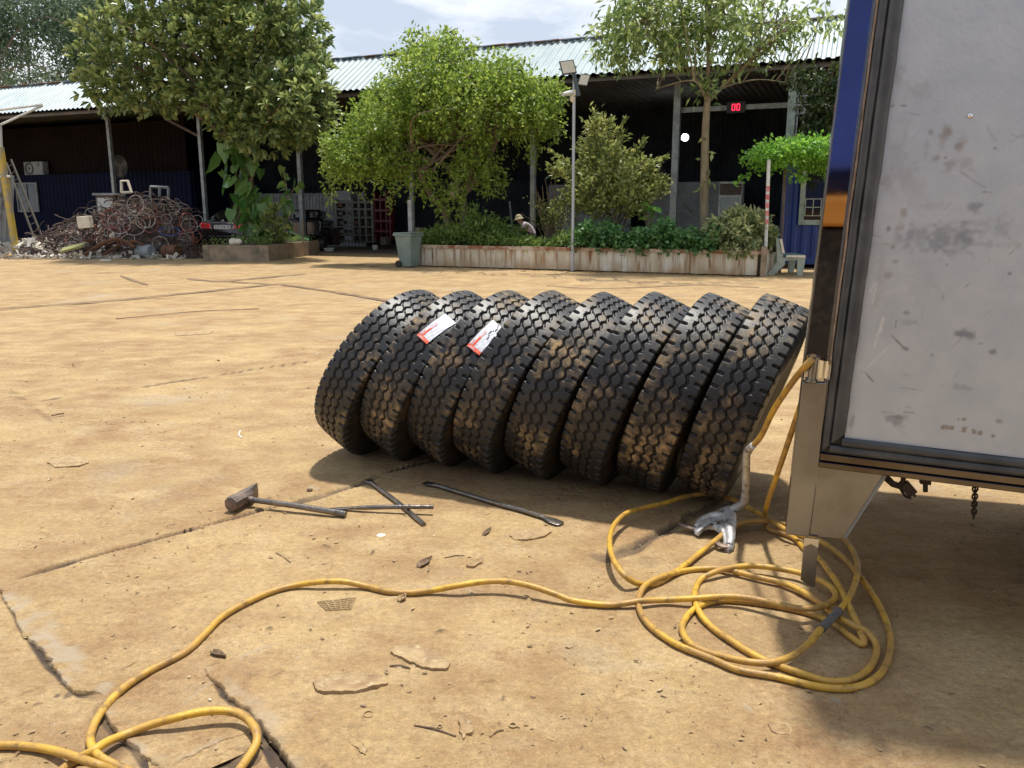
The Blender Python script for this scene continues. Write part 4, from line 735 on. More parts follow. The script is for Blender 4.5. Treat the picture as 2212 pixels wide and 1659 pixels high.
def br(pp, r, tgs):
    q = spline([top - (0, 0, random.uniform(0, .3))] + [W(x, y, Y5 + random.gauss(0, .3)) for x, y in pp], 5); m.tube(q, [r * (1 - .7 * i / len(q)) for i in range(len(q))], 7)
    for T in tgs:
        s_ = q[int(len(q) * random.uniform(.3, .95))]; k = spline([s_, s_ * .5 + T * .5 + rs.normal(size=3) * .12, T], 4); m.tube(k, [.022 - .0015 * i for i in range(len(k))], 5)
near_ = lambda u, n_: sorted(list(Cn), key=lambda c_: abs(c_[0] / c_[1] * FPX * .98 + 1106 - u) + random.random() * 60)[:n_]
br([(1500, 165), (1462, 130), (1410, 85), (1370, 40)], .055, near_(1380, 26)); br([(1530, 130), (1527, 60), (1522, -40)], .07, near_(1520, 22)); br([(1570, 178), (1612, 140), (1650, 90), (1700, 40)], .055, near_(1640, 24)); br([(1560, 190), (1640, 172), (1735, 186)], .028, near_(1700, 6)); br([(1500, 175), (1430, 188), (1415, 195)], .025, near_(1430, 5))
smooth_by_angle(m.build('trunk', M['barkpale'], t5), 80)
pp_ = [W(1524 + random.choice((-7, 7)), y, Y5 - .1) for y in (300, 345, 372, 400, 402, 330, 395)] * 3 + [W(random.gauss(1526, 16), random.gauss(190, 14), Y5 - .1) for _ in range(90)]; PP = np.array(pp_) + rs.normal(size=(len(pp_), 3)) * .05; leaves('crown', np.r_[P, PP], np.r_[D, rs.normal(size=PP.shape)], .23, .09, M['l_slim'], t5, nup=.5)
# --- planter ground covers
def cover(name, label, cat, u0, u1, dmin, dmax, hfun, n, m_, L, Wd, mt, kind='stuff', sh='diamond', lay=.0):
    Cn = []
    for k in range(n):
        u = random.uniform(u0, u1); q = onplanter(u, 0, random.uniform(dmin, dmax)); hh = hfun(u); q[2] = PH - .05 + hh * random.random() ** .6; Cn.append(q)
    Cn = np.array(Cn); P, D = spray(Cn, np.tile([0, -.2, .5], (n, 1)), m_, .07); o = leaves(name, P, D, L, Wd, mt, None, sh, .6); tag(o, label, cat, kind=kind); return o
cover('ground_cover', 'dense round-leaved green ground cover spilling over the right half of the planter', 'ground cover', 1238, 1545, -.12, 1.4, lambda u: .50 + .16 * math.sin(u * .045) + .12 * math.sin(u * .11 + 1), 2200, 8, .12, .11, M['l_cover'])
cover('planter_weeds', 'mixed weeds and grass along the left half of the long planter', 'weeds', 905, 1245, .1, 1.8, lambda u: (.28 + .34 * (abs(math.sin(u * .021)) ** 2)) * (.38 if 1085 < u < 1195 else 1), 1100, 7, .17, .045, M['l_weed'])
t6 = thing('leafy_shrub', 'yellow green leafy shrub at the foot of the bright tree in the planter', 'shrub', onplanter(1050, 0, .8)); B6 = [blob(1040, 495, t6.location[1], 38, 28, .5), blob(1090, 505, t6.location[1], 40, 18, .5), blob(1025, 470, t6.location[1], 16, 24, .3)]
Cn, d = clumps(B6, 170, .4); P, D = spray(Cn, d, 7, .1, .1, .9); leaves('leaves', P, D, .20, .06, M['l_weed'], t6); m = MB(); [m.tube([np.array(t6.location), c_], .012, 4) for c_ in Cn[::9]]; m.build('stems', M['barkpale'], t6)
t6 = thing('broad_leaf_seedling', 'small plant with big light green leaves left of the slender tree', 'plant', onplanter(1405, 0, 1.5)); Cn = np.array([W(1405 + random.gauss(0, 12), 462 + random.gauss(0, 9), t6.location[1]) for _ in range(16)]); leaves('leaves', Cn, rs.normal(size=(16, 3)) + (0, -.3, 0), .34, .16, M['l_vine'], t6, 'obov', .4); m = MB(); [m.tube([np.array(t6.location), c_], .012, 4) for c_ in Cn[::3]]; m.build('stems', M['barkpale'], t6)
b7 = onplanter(1590, 0, .7); Y7 = b7[1]; t7 = thing('variegated_shrub', 'rounded pale variegated shrub at the right corner of the planter', 'shrub', b7)
B7 = [blob(1595, 498, Y7, 66, 38, .9, 1.2), blob(1610, 476, Y7, 42, 24, .7), blob(1560, 505, Y7, 40, 26, .7), blob(1595, 530, Y7 - .5, 42, 20, .5), blob(1648, 505, Y7, 22, 30, .5), blob(1625, 535, Y7 - .4, 18, 20, .3)]
Cn, d = clumps(B7, 330, .35); P, D = rosette(Cn, d + np.array([0, -.3, .1]), 8); D[:, 2] -= .35; leaves('leaves', P, D, .22, .07, M['l_var'], t7, 'obov', .5); m = MB(); [m.tube([b7, b7 * .4 + c_ * .6, c_], .015, 4) for c_ in Cn[::8]]; m.build('stems', M['bark'], t7)
# vine canopy and its two poles, right
Yv = 21.5; tc_ = thing('vine_canopy', 'bright green vine trained flat over two poles beside the bench', 'vine', W(1700, 590, Yv) * (1, 1, 0))
B8 = [blob(1690, 330, Yv, 62, 26, 1.0), blob(1760, 322, Yv, 60, 22, 1.0), blob(1650, 345, Yv, 32, 22, .7), blob(1820, 325, Yv, 60, 26, 1.0), blob(1728, 368, Yv, 28, 20, .4, .5), blob(1765, 350, Yv, 30, 22, .4, .7)]
Cn, d = clumps(B8, 620, .45); P, D = spray(Cn, d, 9, .08, .1, .8)
sp = []
for pts in (((1640, 360), (1618, 378), (1600, 385), (1588, 400)), ((1630, 335), (1612, 335), (1600, 345)), ((1730, 375), (1735, 395)), ((1782, 360), (1785, 385))):
    for q in spline([W(*p, Yv) for p in pts], 6): sp += [q + rs.normal(size=3) * .03 for _ in range(3)]
leaves('leaves', np.r_[P, np.array(sp)], np.r_[D, rs.normal(size=(len(sp), 3))], .11, .08, M['l_vine'], tc_, nup=.6); m = MB()
for k in range(20): a_ = Cn[rs.randint(len(Cn))]; c_ = Cn[rs.randint(len(Cn))]; m.tube([a_, (a_ + c_) / 2 + (0, 0, .05), c_], .012, 4)
m.build('stems', M['bark'], tc_)
rp = MB(); a_ = W(1652, 592, 20.7) * (1, 1, 0); t_ = W(1661, 345, 20.9); rp.tube([a_, t_], .045, 8)
rpt = thing('striped_pole', 'slim white pole with faded red wrap at the planter corner holding up the vine', 'pole', a_); rp.build('pole', M['white'], rpt)
m = MB()
for k in (.45, .52, .59, .66, .73): m.tube([a_ + (t_ - a_) * k, a_ + (t_ - a_) * (k + .045)], .048, 8)
m.build('red_wrap', pmat('faded red tape', (.50, .12, .11), (.55, .30, .28), 8, .6), rpt)
m = MB(); a_ = W(1684, 585, 22.2) * (1, 1, 0); m.tube([a_, W(1697, 350, 22.2)], .045, 8); tag(m.build('brown_pole', M['brownpost']), 'brown weathered pole right of the striped pole under the vine', 'pole')
Yc = 22.5; tc2 = thing('dark_climber', 'dark green climber hanging from the shed eave beside the truck', 'climber', W(1770, 590, Yc) * (1, 1, 0)); B9 = [blob(1785, 215, Yc, 42, 60, .7), blob(1765, 250, Yc, 26, 50, .6), blob(1735, 165, Yc, 30, 24, .5, .7), blob(1830, 230, Yc, 40, 90, .7)]
Cn, d = clumps(B9, 420, .5); P, D = spray(Cn, d, 8, .11, .4, .6); leaves('leaves', P, D, .17, .08, M['l_dark'], tc2); m = MB(); m.tube([W(1790, 590, Yc) * (1, 1, 0), W(1785, 400, Yc), W(1790, 150, Yc)], .04, 6); [m.tube([W(1788, 300 - k * 8, Yc), c_], .014, 4) for k, c_ in enumerate(Cn[::30])]; m.build('stem', M['bark'], tc2)
# --- background trees behind the roof
def backtree(lbl, u, Y, blobs, n, mt, L=.28, twigs=10, top=60, m_=16, Wd=.09, rad=.5, droop=.3):
    b_ = W(u, 400, Y) * (1, 1, 0); t = thing('background_tree', lbl, 'tree', b_, 'trees beyond the shed roof'); Cn, d = clumps(blobs, n, .55); P, D = spray(Cn, d, m_, rad, droop, .6); leaves('crown', P, D, L, Wd, mt, t, nup=.4)
    m = MB(); limbs(m, b_, [W(u + 6, 250, Y), W(u, top, Y)], .11, [Cn[i] for i in rs.choice(len(Cn), twigs)], .05); m.build('trunk', M['bark'], t)
backtree('wispy tree at the far top left with arching branches beyond the shed roof', -60, 52, [blob(30, 20, 52, 85, 60, 3), blob(110, 30, 52, 50, 50, 2), blob(0, 95, 52, 60, 42, 2, .8), blob(60, 110, 52, 45, 26, 2, .5), blob(-60, 60, 52, 90, 120, 3), blob(90, 60, 52, 25, 25, 1, .6)], 430, M['l_back'], L=.38, Wd=.10, m_=20, rad=.42)
backtree('dense green tree filling the gap left of the big broad-leaved tree', 210, 56, [blob(205, 70, 56, 68, 75, 3, 1.1), blob(160, 140, 56, 48, 45, 2), blob(225, 150, 56, 60, 60, 2), blob(190, 10, 56, 70, 60, 3), blob(150, 60, 56, 40, 50, 2)], 560, M['l_back'], L=.34, Wd=.12, rad=.5)
backtree('low hazy tree line just above the left end of the roof', 60, 60, [blob(45, 178, 60, 75, 22, 2), blob(120, 178, 60, 50, 26, 2), blob(-40, 170, 60, 60, 30, 2)], 190, M['l_back'], L=.34, Wd=.1, rad=.45)
m = MB(); m.tube(spline([W(-40, 175, 51), W(20, 150, 51), W(60, 141, 51), W(100, 148, 51), W(135, 165, 51)], 6), [.05 - .0012 * i for i in range(25)], 6); m.tube(spline([W(-20, 170, 51), W(35, 70, 51), W(70, 45, 51), W(110, 38, 51), W(150, 62, 51), W(180, 90, 51)], 6), [.07 - .0018 * i for i in range(31)], 6)
o = m.build('arching_limbs', M['bark'], bpy.data.objects['background_tree'])
# ---------------------------------------------------------------- lamp pole with floodlights and camera
lb = onplanter(1237, 0, -.15); lb[2] = 0; YL = lb[1]
lp = thing('floodlight_pole', 'slim galvanised pole with two floodlights standing at the front of the long planter', 'lamp', lb)
m = MB(); m.tube([lb, W(1240.5, 150, YL)], .043, 10); smooth_by_angle(m.build('pole', M['poleg'], lp))
m = MB(); a_ = W(1243, 155, YL - .05); c_ = W(1240, 206, YL - .05); m.box((a_ + c_) / 2 + (.03, 0, 0), (.10, .09, a_[2] - c_[2] + .05), [unit((1, 0, .25)), (0, 1, 0), unit((-.25, 0, 1))]); m.build('mount_bar', M['floodhouse'], lp)
def flood(c4, Y, nm='floodlight'):
    Q = [W(u, v, Y) for u, v in c4]; c0 = sum(Q) / 4; ex = unit(Q[1] - Q[0] + Q[2] - Q[3]); ey = unit(Q[0] - Q[3] + Q[1] - Q[2]); nn = unit(np.cross(ex, ey)); nn = unit(nn + np.array([0, 0, 0])); 
    wx = np.linalg.norm(Q[1] - Q[0]); wy = np.linalg.norm(Q[0] - Q[3]); back = unit(-nn + np.array([0, 0, .25])) if nn[1] < 0 else unit(nn + np.array([0, 0, .25]))
    ez = unit(np.cross(ex, ey)); ez = ez if ez[1] > 0 else -ez
    o = MB().box(c0 + ez * .05, (wx, wy, .10), [ex, ey, ez]).build(nm, M['floodhouse'], lp, bevel=.012)
    g = MB().box(c0 - ez * .004, (wx * .86, wy * .84, .012), [ex, ey, ez]); g.build('lens', M['floodglass'], o)
    f = MB()
    for k in range(7): f.box(c0 + ez * .13 + ex * (k - 3) * wx * .13, (.01, wy * .8, .06), [ex, ey, ez])
    f.build('cooling_fins', M['floodhouse'], o)
    y_ = MB(); y_.tube([c0 + ex * wx * .5, c0 + ex * wx * .62 + ez * .12, c0 + ez * .2 - ey * wy * .45, c0 - ex * wx * .62 + ez * .12, c0 - ex * wx * .5], .012, 5); y_.build('yoke', M['floodhouse'], o)
k_ = .8614 / 11.85
fpx = lambda x, y: ((1380 + x / 11.85) * .8614, (120 + y / 11.85) * .8614)
flood([fpx(260, 400), fpx(690, 345), fpx(790, 735), fpx(370, 800)], YL - .12); flood([fpx(910, 760), fpx(1200, 805), fpx(1105, 1135), fpx(790, 1095)], YL - .10)
cv = thing('security_camera', 'white security camera fixed to the pole under the floodlights', 'camera', W(1235, 205, YL))
m = MB(); a_ = W(*fpx(660, 1250), YL - .02); c_ = W(*fpx(660, 1440), YL - .02); m.box((a_ + c_) / 2, (.16, .14, a_[2] - c_[2]), None); m.build('junction_box', M['cream'], cv, bevel=.015)
m = MB(); a_ = W(*fpx(640, 1330), YL - .2); c_ = W(*fpx(375, 1385), YL - .45); m.tube([a_, c_], [.075, .05], 10); m.build('body', M['white'], cv); m = MB(); m.sph(W(*fpx(660, 1520), YL - .05), (.07, .07, .09)); m.build('bracket', M['cream'], cv, True)
# ---------------------------------------------------------------- wheelie bin
def bin_():
    g_ = G(898, 577); base = W(884, 578, g_[1] - .1) * (1, 1, 0); ex = unit(e); ey = inn; t = thing('wheelie_bin', 'grey green wheelie bin at the left end of the long planter', 'bin', base)
    m = MB(); lev = ((.03, .19, .21), (.5, .235, .27), (.93, .275, .33)); v = []
    for z, a_, b_ in lev:
        for sx, sy in ((-1, -1), (1, -1), (1, 1), (-1, 1)): v.append(base + ex * sx * a_ + ey * sy * b_ + (0, 0, z))
    m.add(v, [(0, 3, 2, 1)] + [(i * 4 + k, i * 4 + (k + 1) % 4, i * 4 + 4 + (k + 1) % 4, i * 4 + 4 + k) for i in range(2) for k in range(4)] + [(8, 9, 10, 11)]); m.build('body', M['binm'], t, bevel=.03)
    m = MB(); m.box(base + (0, 0, .945), (.62, .73, .05), [ex, ey, (0, 0, 1)]); m.build('rim', M['binm'], t, bevel=.012)
    m = MB(); m.box(base + (0, 0, 1.0) - ex * .0, (.60, .70, .045), [unit(ex + (0, 0, .03)), ey, (0, 0, 1)]); m.box(base + (0, 0, .985) - ex * .33 , (.10, .5, .05), [ex, ey, (0, 0, 1)]); l = m.build('lid', M['binm'], t, bevel=.015)
    m = MB(); m.tube([base - ex * .36 + ey * .25 + (0, 0, .97), base - ex * .36 - ey * .25 + (0, 0, .97)], .017, 8); m.build('handle', M['binm'], l)
    for k in (-1, 1): m = MB(); m.lathe([(.001, -.03), (.10, -.03), (.105, 0), (.10, .03), (.001, .03)], base - ex * .21 + ey * k * .25 + (0, 0, .105), ey, 18); m.build('wheel', M['black'], t)
bin_()
# ---------------------------------------------------------------- bench
def bench():
    base = G(1688, 595); ex = unit((.87, -.12, 0)); ey = unit((.30, .95, 0)); zz = np.array([0, 0, 1.]); ey = unit(ey - np.dot(ey, ex) * ex); s_ = 1.12
    t = thing('garden_bench', 'green concrete garden bench facing right beside the blue site office', 'bench', base); Lb = 1.25
    prof = [(-.33, 0), (-.16, 0), (.06, .24), (.06, .33), (.33, .35), (.34, .0), (.47, .0), (.50, .36), (.52, .43), (.02, .40), (-.08, .82), (-.17, .84), (-.13, .42), (-.12, .30)]
    for k in (0, 1):
        m = MB(); m.prism([(x * s_, z * s_) for x, z in prof], base + ey * k * (Lb - .09), ex, zz, ey, .09); m.build('side_frame', M['benchlight'], t, bevel=.01)
    m = MB(); m.box(base + ey * Lb / 2 + ex * .28 * s_ + zz * .435 * s_, (.50, Lb + .06, .05), [unit(ex + zz * .03), ey, (0, 0, 1)]); m.build('seat', M['benchgreen'], t, bevel=.018)
    up = unit(zz - ex * .25); m = MB(); m.box(base + ey * Lb / 2 - ex * .045 * s_ + zz * .66 * s_, (.05, Lb + .06, .40), [unit(ex + zz * .25), ey, up]); m.build('backrest', M['benchgreen'], t, bevel=.018)
    m = MB(); m.box(base - ey * .035 - ex * .03 * s_ + zz * .66 * s_, (.06, .02, .36), [unit(ex + zz * .25), ey, up]); m.box(base - ey * .035 + ex * .28 * s_ + zz * .435 * s_, (.46, .02, .055), [ex, ey, (0, 0, 1)]); m.build('worn_edge', M['cream'], t)
bench()
# ---------------------------------------------------------------- car
def car():
    YC = 33.0; cx = W(478, 470, YC)[0]; t = thing('parked_car', 'dark sedan seen from behind, parked under the shed beside the scrap heap', 'car', (cx, YC, 0))
    # cross sections from the rear (y=0) forward: list of (y, [(halfwidth, z)...])
    secs = [(0.00, [(.70, .30), (.82, .42), (.84, .62), (.78, .70), (.70, .74), (.55, .75)]), (.10, [(.76, .22), (.89, .40), (.90, .66), (.86, .95), (.76, 1.04), (.60, 1.06)]), (.45, [(.78, .20), (.91, .40), (.92, .68), (.89, .98), (.78, 1.08), (.60, 1.10)]),
            (.62, [(.78, .20), (.91, .40), (.92, .70), (.89, .97), (.76, 1.10), (.60, 1.13)]), (1.45, [(.78, .20), (.91, .40), (.92, .72), (.88, .98), (.66, 1.40), (.55, 1.45)]), (2.6, [(.78, .20), (.91, .40), (.92, .72), (.88, .98), (.66, 1.43), (.55, 1.48)]), (3.5, [(.78, .20), (.91, .40), (.92, .72), (.88, .96), (.76, 1.02), (.6, 1.03)]), (4.7, [(.70, .22), (.82, .40), (.86, .62), (.78, .74), (.66, .78), (.5, .79)])]
    m = MB(); n = 6
    for y, s_ in secs:
        ring = [(x, z) for x, z in s_] + [(-x, z) for x, z in s_[::-1]]
        m.v += [(cx + x, YC + y, .06 + z * 1.13) for x, z in ring]
    k = 2 * n
    m.f = [(i * k + j, i * k + (j + 1) % k, (i + 1) * k + (j + 1) % k, (i + 1) * k + j) for i in range(len(secs) - 1) for j in range(k)] + [tuple(range(k))[::-1], tuple((len(secs) - 1) * k + j for j in range(k))]
    o = m.build('body', M['carpaint'], t); smooth_by_angle(o, 35)
    P = lambda x, y, z: np.array([cx + x, YC + y, .06 + z * 1.13])
    m = MB(); m.add([P(-.60, .66, 1.145), P(.60, .66, 1.145), P(.56, 1.40, 1.445), P(-.56, 1.40, 1.445)], [(0, 1, 2, 3)]); m.v = [(a_, b_ - .012, c_ + .012) for a_, b_, c_ in m.v]; m.build('rear_window', M['glassd'], t)
    for sx in (-1, 1):
        m = MB(); q = [(.40, .82), (.52, .99), (.86, 1.02), (.90, .93), (.86, .83)]; m.prism([(sx * a_, c_) for a_, c_ in q], P(0, .0, 0), (1, 0, 0), (0, 0, 1.13), (0, 1, 0), .12); tl = m.build('tail_lamp', M['lampred'], t, bevel=.008)
        m = MB(); m.prism([(sx * .405, .825), (sx * .46, .92), (sx * .50, .92), (sx * .47, .825)], P(0, -.012, 0), (1, 0, 0), (0, 0, 1.13), (0, 1, 0), .02); m.prism([(sx * .80, .85), (sx * .86, .96), (sx * .895, .88)], P(0, -.012, 0), (1, 0, 0), (0, 0, 1.13), (0, 1, 0), .02); m.build('clear_lens', M['lampclear'], tl)
    m = MB(); m.box(P(0, .035, 1.015), (.98, .04, .038)); m.build('chrome_strip', M['chrome'], t, bevel=.006)
    m = MB(); m.tube([P(-.06, .05, 1.10), P(-.02, .05, 1.06), P(.0, .05, 1.12), P(.05, .05, 1.12), P(.07, .05, 1.08), P(.03, .05, 1.06)], .008, 5); m.build('emblem', M['chrome'], t)
    m = MB(); m.box(P(0, .03, .88), (.64, .02, .15)); pl_ = m.build('number_plate', M['plate'], t)
    cu = bpy.data.curves.new('plate_text', 'FONT'); cu.body = '51P-578.78'; cu.size = .15; cu.align_x = 'CENTER'; cu.align_y = 'CENTER'; cu.extrude = .002; to = bpy.data.objects.new('plate_text', cu); C.objects.link(to)
    dg = bpy.context.evaluated_depsgraph_get(); me = bpy.data.meshes.new_from_object(to.evaluated_get(dg)); bpy.data.objects.remove(to); bx = np.array([v.co[:] for v in me.vertices]); sc = .56 / (bx[:, 0].max() - bx[:, 0].min())
    me.transform(Matrix.Translation((cx, YC + .016, .06 + .88 * 1.13)) @ Matrix.Rotation(R(90), 4, 'X') @ Matrix.Diagonal((sc, sc * 1.1, 1, 1))); me.materials.clear(); me.materials.append(M['ink']); lt = bpy.data.objects.new('plate_lettering', me); C.objects.link(lt); lt.parent = pl_; lt.matrix_parent_inverse = pl_.matrix_world.inverted(); lt.matrix_parent_inverse = Matrix.Identity(4); lt.parent = pl_
    lt.matrix_parent_inverse = (Matrix.Translation(t.location) @ Matrix.Translation(-t.location)).inverted()
    m = MB(); m.box(P(0, -.03, .56), (1.62, .10, .05)); m.box(P(0, -.01, .44), (.9, .06, .09)); m.build('bumper_trim', M['glassd'], t, bevel=.02)
    for sx in (-1, 1):
        for y in (.95, 3.8):
            m = MB(); m.lathe([(.19, -.11), (.31, -.11), (.33, -.06), (.33, .06), (.31, .11), (.19, .11)], np.array([cx + sx * .82, YC + y, .33]), (1, 0, 0), 24, True); wh = m.build('wheel', M['sidewall'], t, True); m = MB(); m.lathe([(.001, .09 * sx), (.19, .06 * sx), (.2, .1 * sx)], np.array([cx + sx * .82, YC + y, .33]), (1, 0, 0), 16); m.build('rim', M['post'], wh)
car()
m = MB(); cx, cy = W(668, 470, 35)[:2]; m.bbox((cx - 1.0, 35.1, .6), (cx + .5, 37.5, 1.35)); m.bbox((cx - .8, 35.4, 1.3), (cx + .3, 37, 1.75)); t = thing('dark_vehicle', 'dark vehicle half hidden behind the vine right of the sedan', 'car', (cx, 36, 0)); smooth_by_angle(m.build('body', M['carpaint'], t, bevel=.12)); m = MB()
for x in (-.9, .4):
    m.lathe([(.001, -.1), (.33, -.1), (.33, .1), (.001, .1)], (cx + x, 35.6, .33), (1, 0, 0), 16)
m.build('wheels', M['sidewall'], t)
# ---------------------------------------------------------------- scrap heap
def heapz(x, y):   # height of the mound
    u = x / y * FPX * .985 + 1106; top = np.interp(u, [40, 60, 80, 100, 120, 150, 190, 240, 270, 300, 330, 370, 400, 432, 448], [0, .02, .25, .5, .7, .95, 1.35, 1.55, 1.85, 2.1, 2.2, 2.05, 1.85, 1.6, 0]); d = (y - 29.4) / 3.6
    return top * np.interp(d, [0, .12, .45, .8, 1.3], [0, .28, .85, 1, .9])
m = MB(); gx = np.linspace(-18.6, -10.6, 90); gy = np.linspace(29.4, 33.9, 50)
for y in gy:
    for x in gx: m.v.append((x, y, max(0, heapz(x, y) * .92 + random.uniform(-.10, .06))))
m.f = [(j * 90 + i, j * 90 + i + 1, (j + 1) * 90 + i + 1, (j + 1) * 90 + i) for j in range(49) for i in range(89) if max(m.v[j * 90 + i][2], m.v[(j + 1) * 90 + i + 1][2], m.v[j * 90 + i + 1][2]) > .02]
for k in range(720):
    x = random.uniform(-18.2, -11); y = random.uniform(29.5, 32.5); z = heapz(x, y)
    if z < .05: continue
    a_ = random.uniform(0, 6.28); r = random.uniform(.12, .4); el_ = random.uniform(-.6, .6); c_ = np.array([x, y, z + random.uniform(-.1, .12)]); ex_ = np.array([math.cos(a_), math.sin(a_) * .6, el_]); ey_ = unit(rs.normal(size=3)); n_ = random.randint(3, 7); arc = random.uniform(.6, 3.6)
    m.tube([c_ + r * (math.cos(arc * i / n_) * ex_ + math.sin(arc * i / n_) * ey_) for i in range(n_ + 1)], random.uniform(.008, .026), 4, False)
for k in range(260):
    x = random.uniform(-18.2, -11.2); y = random.uniform(29.5, 31.8); z = heapz(x, y)
    if z < .08: continue
    a_ = unit(rs.normal(size=3)); b_ = unit(np.cross(a_, rs.normal(size=3))); s_ = random.uniform(.12, .5); m.box((x, y, z + random.uniform(-.12, .08)), (s_, s_ * random.uniform(.08, .5), .02), [a_, b_, np.cross(a_, b_)])
tag(m.build('scrap_heap', M['scrapdark']), 'big brown tangled heap of scrap metal and bicycle parts left of the car', 'scrap heap', kind='stuff')
m = MB()
for k in range(260):
    x = random.uniform(-18.8, -13.9) if k < 170 else random.uniform(-17.5, -11.5); y = random.uniform(29.1, 30.9) if k < 170 else random.uniform(28.9, 29.5); z = heapz(x, max(y, 29.4))
    if k < 170 and z < .02: y = 29.2; z = 0
    ax = [unit(rs.normal(size=3)) for _ in range(1)]; b_ = unit(np.cross(ax[0], rs.normal(size=3))); A_ = [ax[0], b_, np.cross(ax[0], b_)]; s_ = random.uniform(.08, .32); m.box((x, y, z + random.uniform(.0, .12)), (s_, s_ * random.uniform(.12, .6), .015), A_)
tag(m.build('plastic_scrap', M['scrapwhite']), 'pale plastic and metal scraps strewn over the left slope and foot of the heap', 'scrap', kind='stuff')
m = MB()
for k in range(60):
    x = random.uniform(-19.6, -17.6); y = random.uniform(30.5, 32); b_ = unit(rs.normal(size=3)); c_ = unit(np.cross(b_, rs.normal(size=3))); s_ = random.uniform(.15, .6); m.box((x, y, random.uniform(.03, .5)), (s_, s_ * .5, .05), [b_, c_, np.cross(b_, c_)])
tag(m.build('board_scrap', M['scrapwhite']), 'pile of pale boards and rags at the left edge by the fence', 'scrap', kind='stuff')
# bicycle rims, each one its own
rimproto = {}
def rim(u, v, rpx, mt, label, group=None, nrm=None, Y=None, spokes=False, name='bicycle_rim'):
    Y = Y or 29.9; c_ = W(u, v, Y)
    for _ in range(30):
        if c_[2] < heapz(c_[0], c_[1]) + .05: Y -= .08; c_ = W(u, v, Y)
        else: break
    r = rpx / FPX * Y; m = MB(); m.lathe([(1, -.03), (1, .03), (.93, .02), (.93, -.02)], (0, 0, 0), (0, 0, 1), 36, True)
    if spokes:
        for k in range(14): a_ = k * 2 * math.pi / 14; m.tube([(.06 * math.cos(a_ + 1), .06 * math.sin(a_ + 1), 0), (.95 * math.cos(a_), .95 * math.sin(a_), 0)], .008, 3)
        m.lathe([(.001, -.12), (.06, -.12), (.06, .12), (.001, .12)], (0, 0, 0), (0, 0, 1), 10)
    key = (mt, spokes)
    if key not in rimproto: o = m.build(name, M[mt], None, False); rimproto[key] = o
    else: o = rimproto[key].copy(); C.objects.link(o)
    nrm = nrm or (random.gauss(0, .5), -1, random.gauss(.15, .45)); o.rotation_euler = Vector(nrm).to_track_quat('Z', 'Y').to_euler(); o.location = tuple(c_); o.scale = (r, r * random.uniform(.9, 1), r); return tag(o, label, 'bicycle rim', group)
g_ = 'bicycle rims lying on the scrap heap'
rim(299, 545 - 0, 1, 'rim_metal', 'x')
bpy.data.objects.remove(bpy.data.objects['bicycle_rim']); rimproto.clear()
UP = [(299, 560, 26, 'rim_metal', 'large bright steel rim in the middle of the heap facing the yard', (0.1, -1, .2), 1),
 (340, 515, 26, 'rim_metal', 'tall steel rim near the crest of the heap leaning left', (-.4, -1, .1), 0), (337, 567, 25, 'rim_metal', 'steel rim right of centre halfway up the heap, tilted up', (.2, -1, .5), 0),
 (375, 563, 19, 'rim_red', 'faded red rim at the right middle of the heap', (.1, -1, .1), 0), (402, 612, 19, 'rim_metal', 'pale round rim standing at the foot of the heap, right side', (0, -1, .1), 1),
 (286, 585, 15, 'rim_metal', 'small steel rim low in the middle of the heap', (.1, -1, .2), 1), (425, 580, 22, 'rim_blue', 'rim with blue tyre wall lying low at the right of the heap', (.2, -.5, 1), 0), (237, 520, 16, 'rim_black', 'thin dark rim sticking up at the upper left of the heap', (.3, -1, .1), 1),
 (225, 535, 13, 'rim_metal', 'small pale rim below the dark rim at the upper left of the heap', (-.2, -1, .3), 0), (405, 545, 15, 'rim_red', 'smaller red rim at the upper right of the heap', (-.5, -1, .0), 0), (322, 632, 15, 'rim_metal', 'rim lying flat among litter at the front foot of the heap', (0, -.4, 1), 0)]
for u, v, r, mt, lb_, nr, sp_ in UP: rim(u * .8614, v * .8614, r * .92, mt, lb_, None, nr, None, sp_)
for k in range(80):
    u = random.uniform(150, 428); v = random.uniform(np.interp(u, [150, 190, 240, 280, 330, 400, 435], [500, 472, 455, 432, 425, 440, 455]), 535); mt = random.choice(('rim_metal', 'rim_metal', 'rim_black', 'rim_black', 'rim_red')); rim(u, v, random.uniform(9, 21), mt, {'rim_metal': 'bent grey metal bicycle rim tangled in the scrap heap', 'rim_black': 'dark bent bicycle rim tangled in the scrap heap', 'rim_red': 'faded red bicycle rim tangled deep in the scrap heap'}[mt], g_, None, None, random.random() < .4)
for i, (u, v, mt, nm, lb_) in enumerate(((314, 532, 'greysheet', 'gas_cylinder', 'grey scrap cylinder at the foot of the heap beside the pale rim'), (371, 536, 'rust', 'rusty_drum', 'rusty drum at the right foot of the heap'))):
    c_ = W(u, v - 12, 29.5); m = MB(); m.lathe([(.001, -.3), (.2, -.3), (.23, -.26), (.23, -.1), (.215, -.09), (.23, -.07), (.23, .26), (.2, .3), (.001, .3)], (c_[0], 29.4, .26), (1, -.35, 0), 18); tag(m.build(nm, M[mt], None), lb_, 'drum'); smooth_by_angle(bpy.data.objects[nm])
m = MB(); q = [W(*p, 29.2) for p in ((185, 550), (207, 534), (228, 523), (257, 517), (292, 534))]; m.tube(spline(q, 6), .07, 6); q = [p + (.5, .1, -.08) for p in q]; m.tube(spline(q, 6), .05, 6); tag(m.build('bent_pipe', M['rust']), 'pair of long bent rusty pipes arching along the front of the heap', 'pipe')
m = MB(); a_ = W(133, 541, 29.1); c_ = W(181, 529, 29.1); m.box((a_ + c_) / 2, (np.linalg.norm(c_ - a_), .3, .07), [unit(c_ - a_), (0, .9, .4), unit(np.cross(unit(c_ - a_), (0, .9, .4)))]); tag(m.build('olive_plank', pmat('olive plank', (.26, .26, .10), None, rough=.7)), 'olive painted metal plank at the front left of the heap', 'plank')
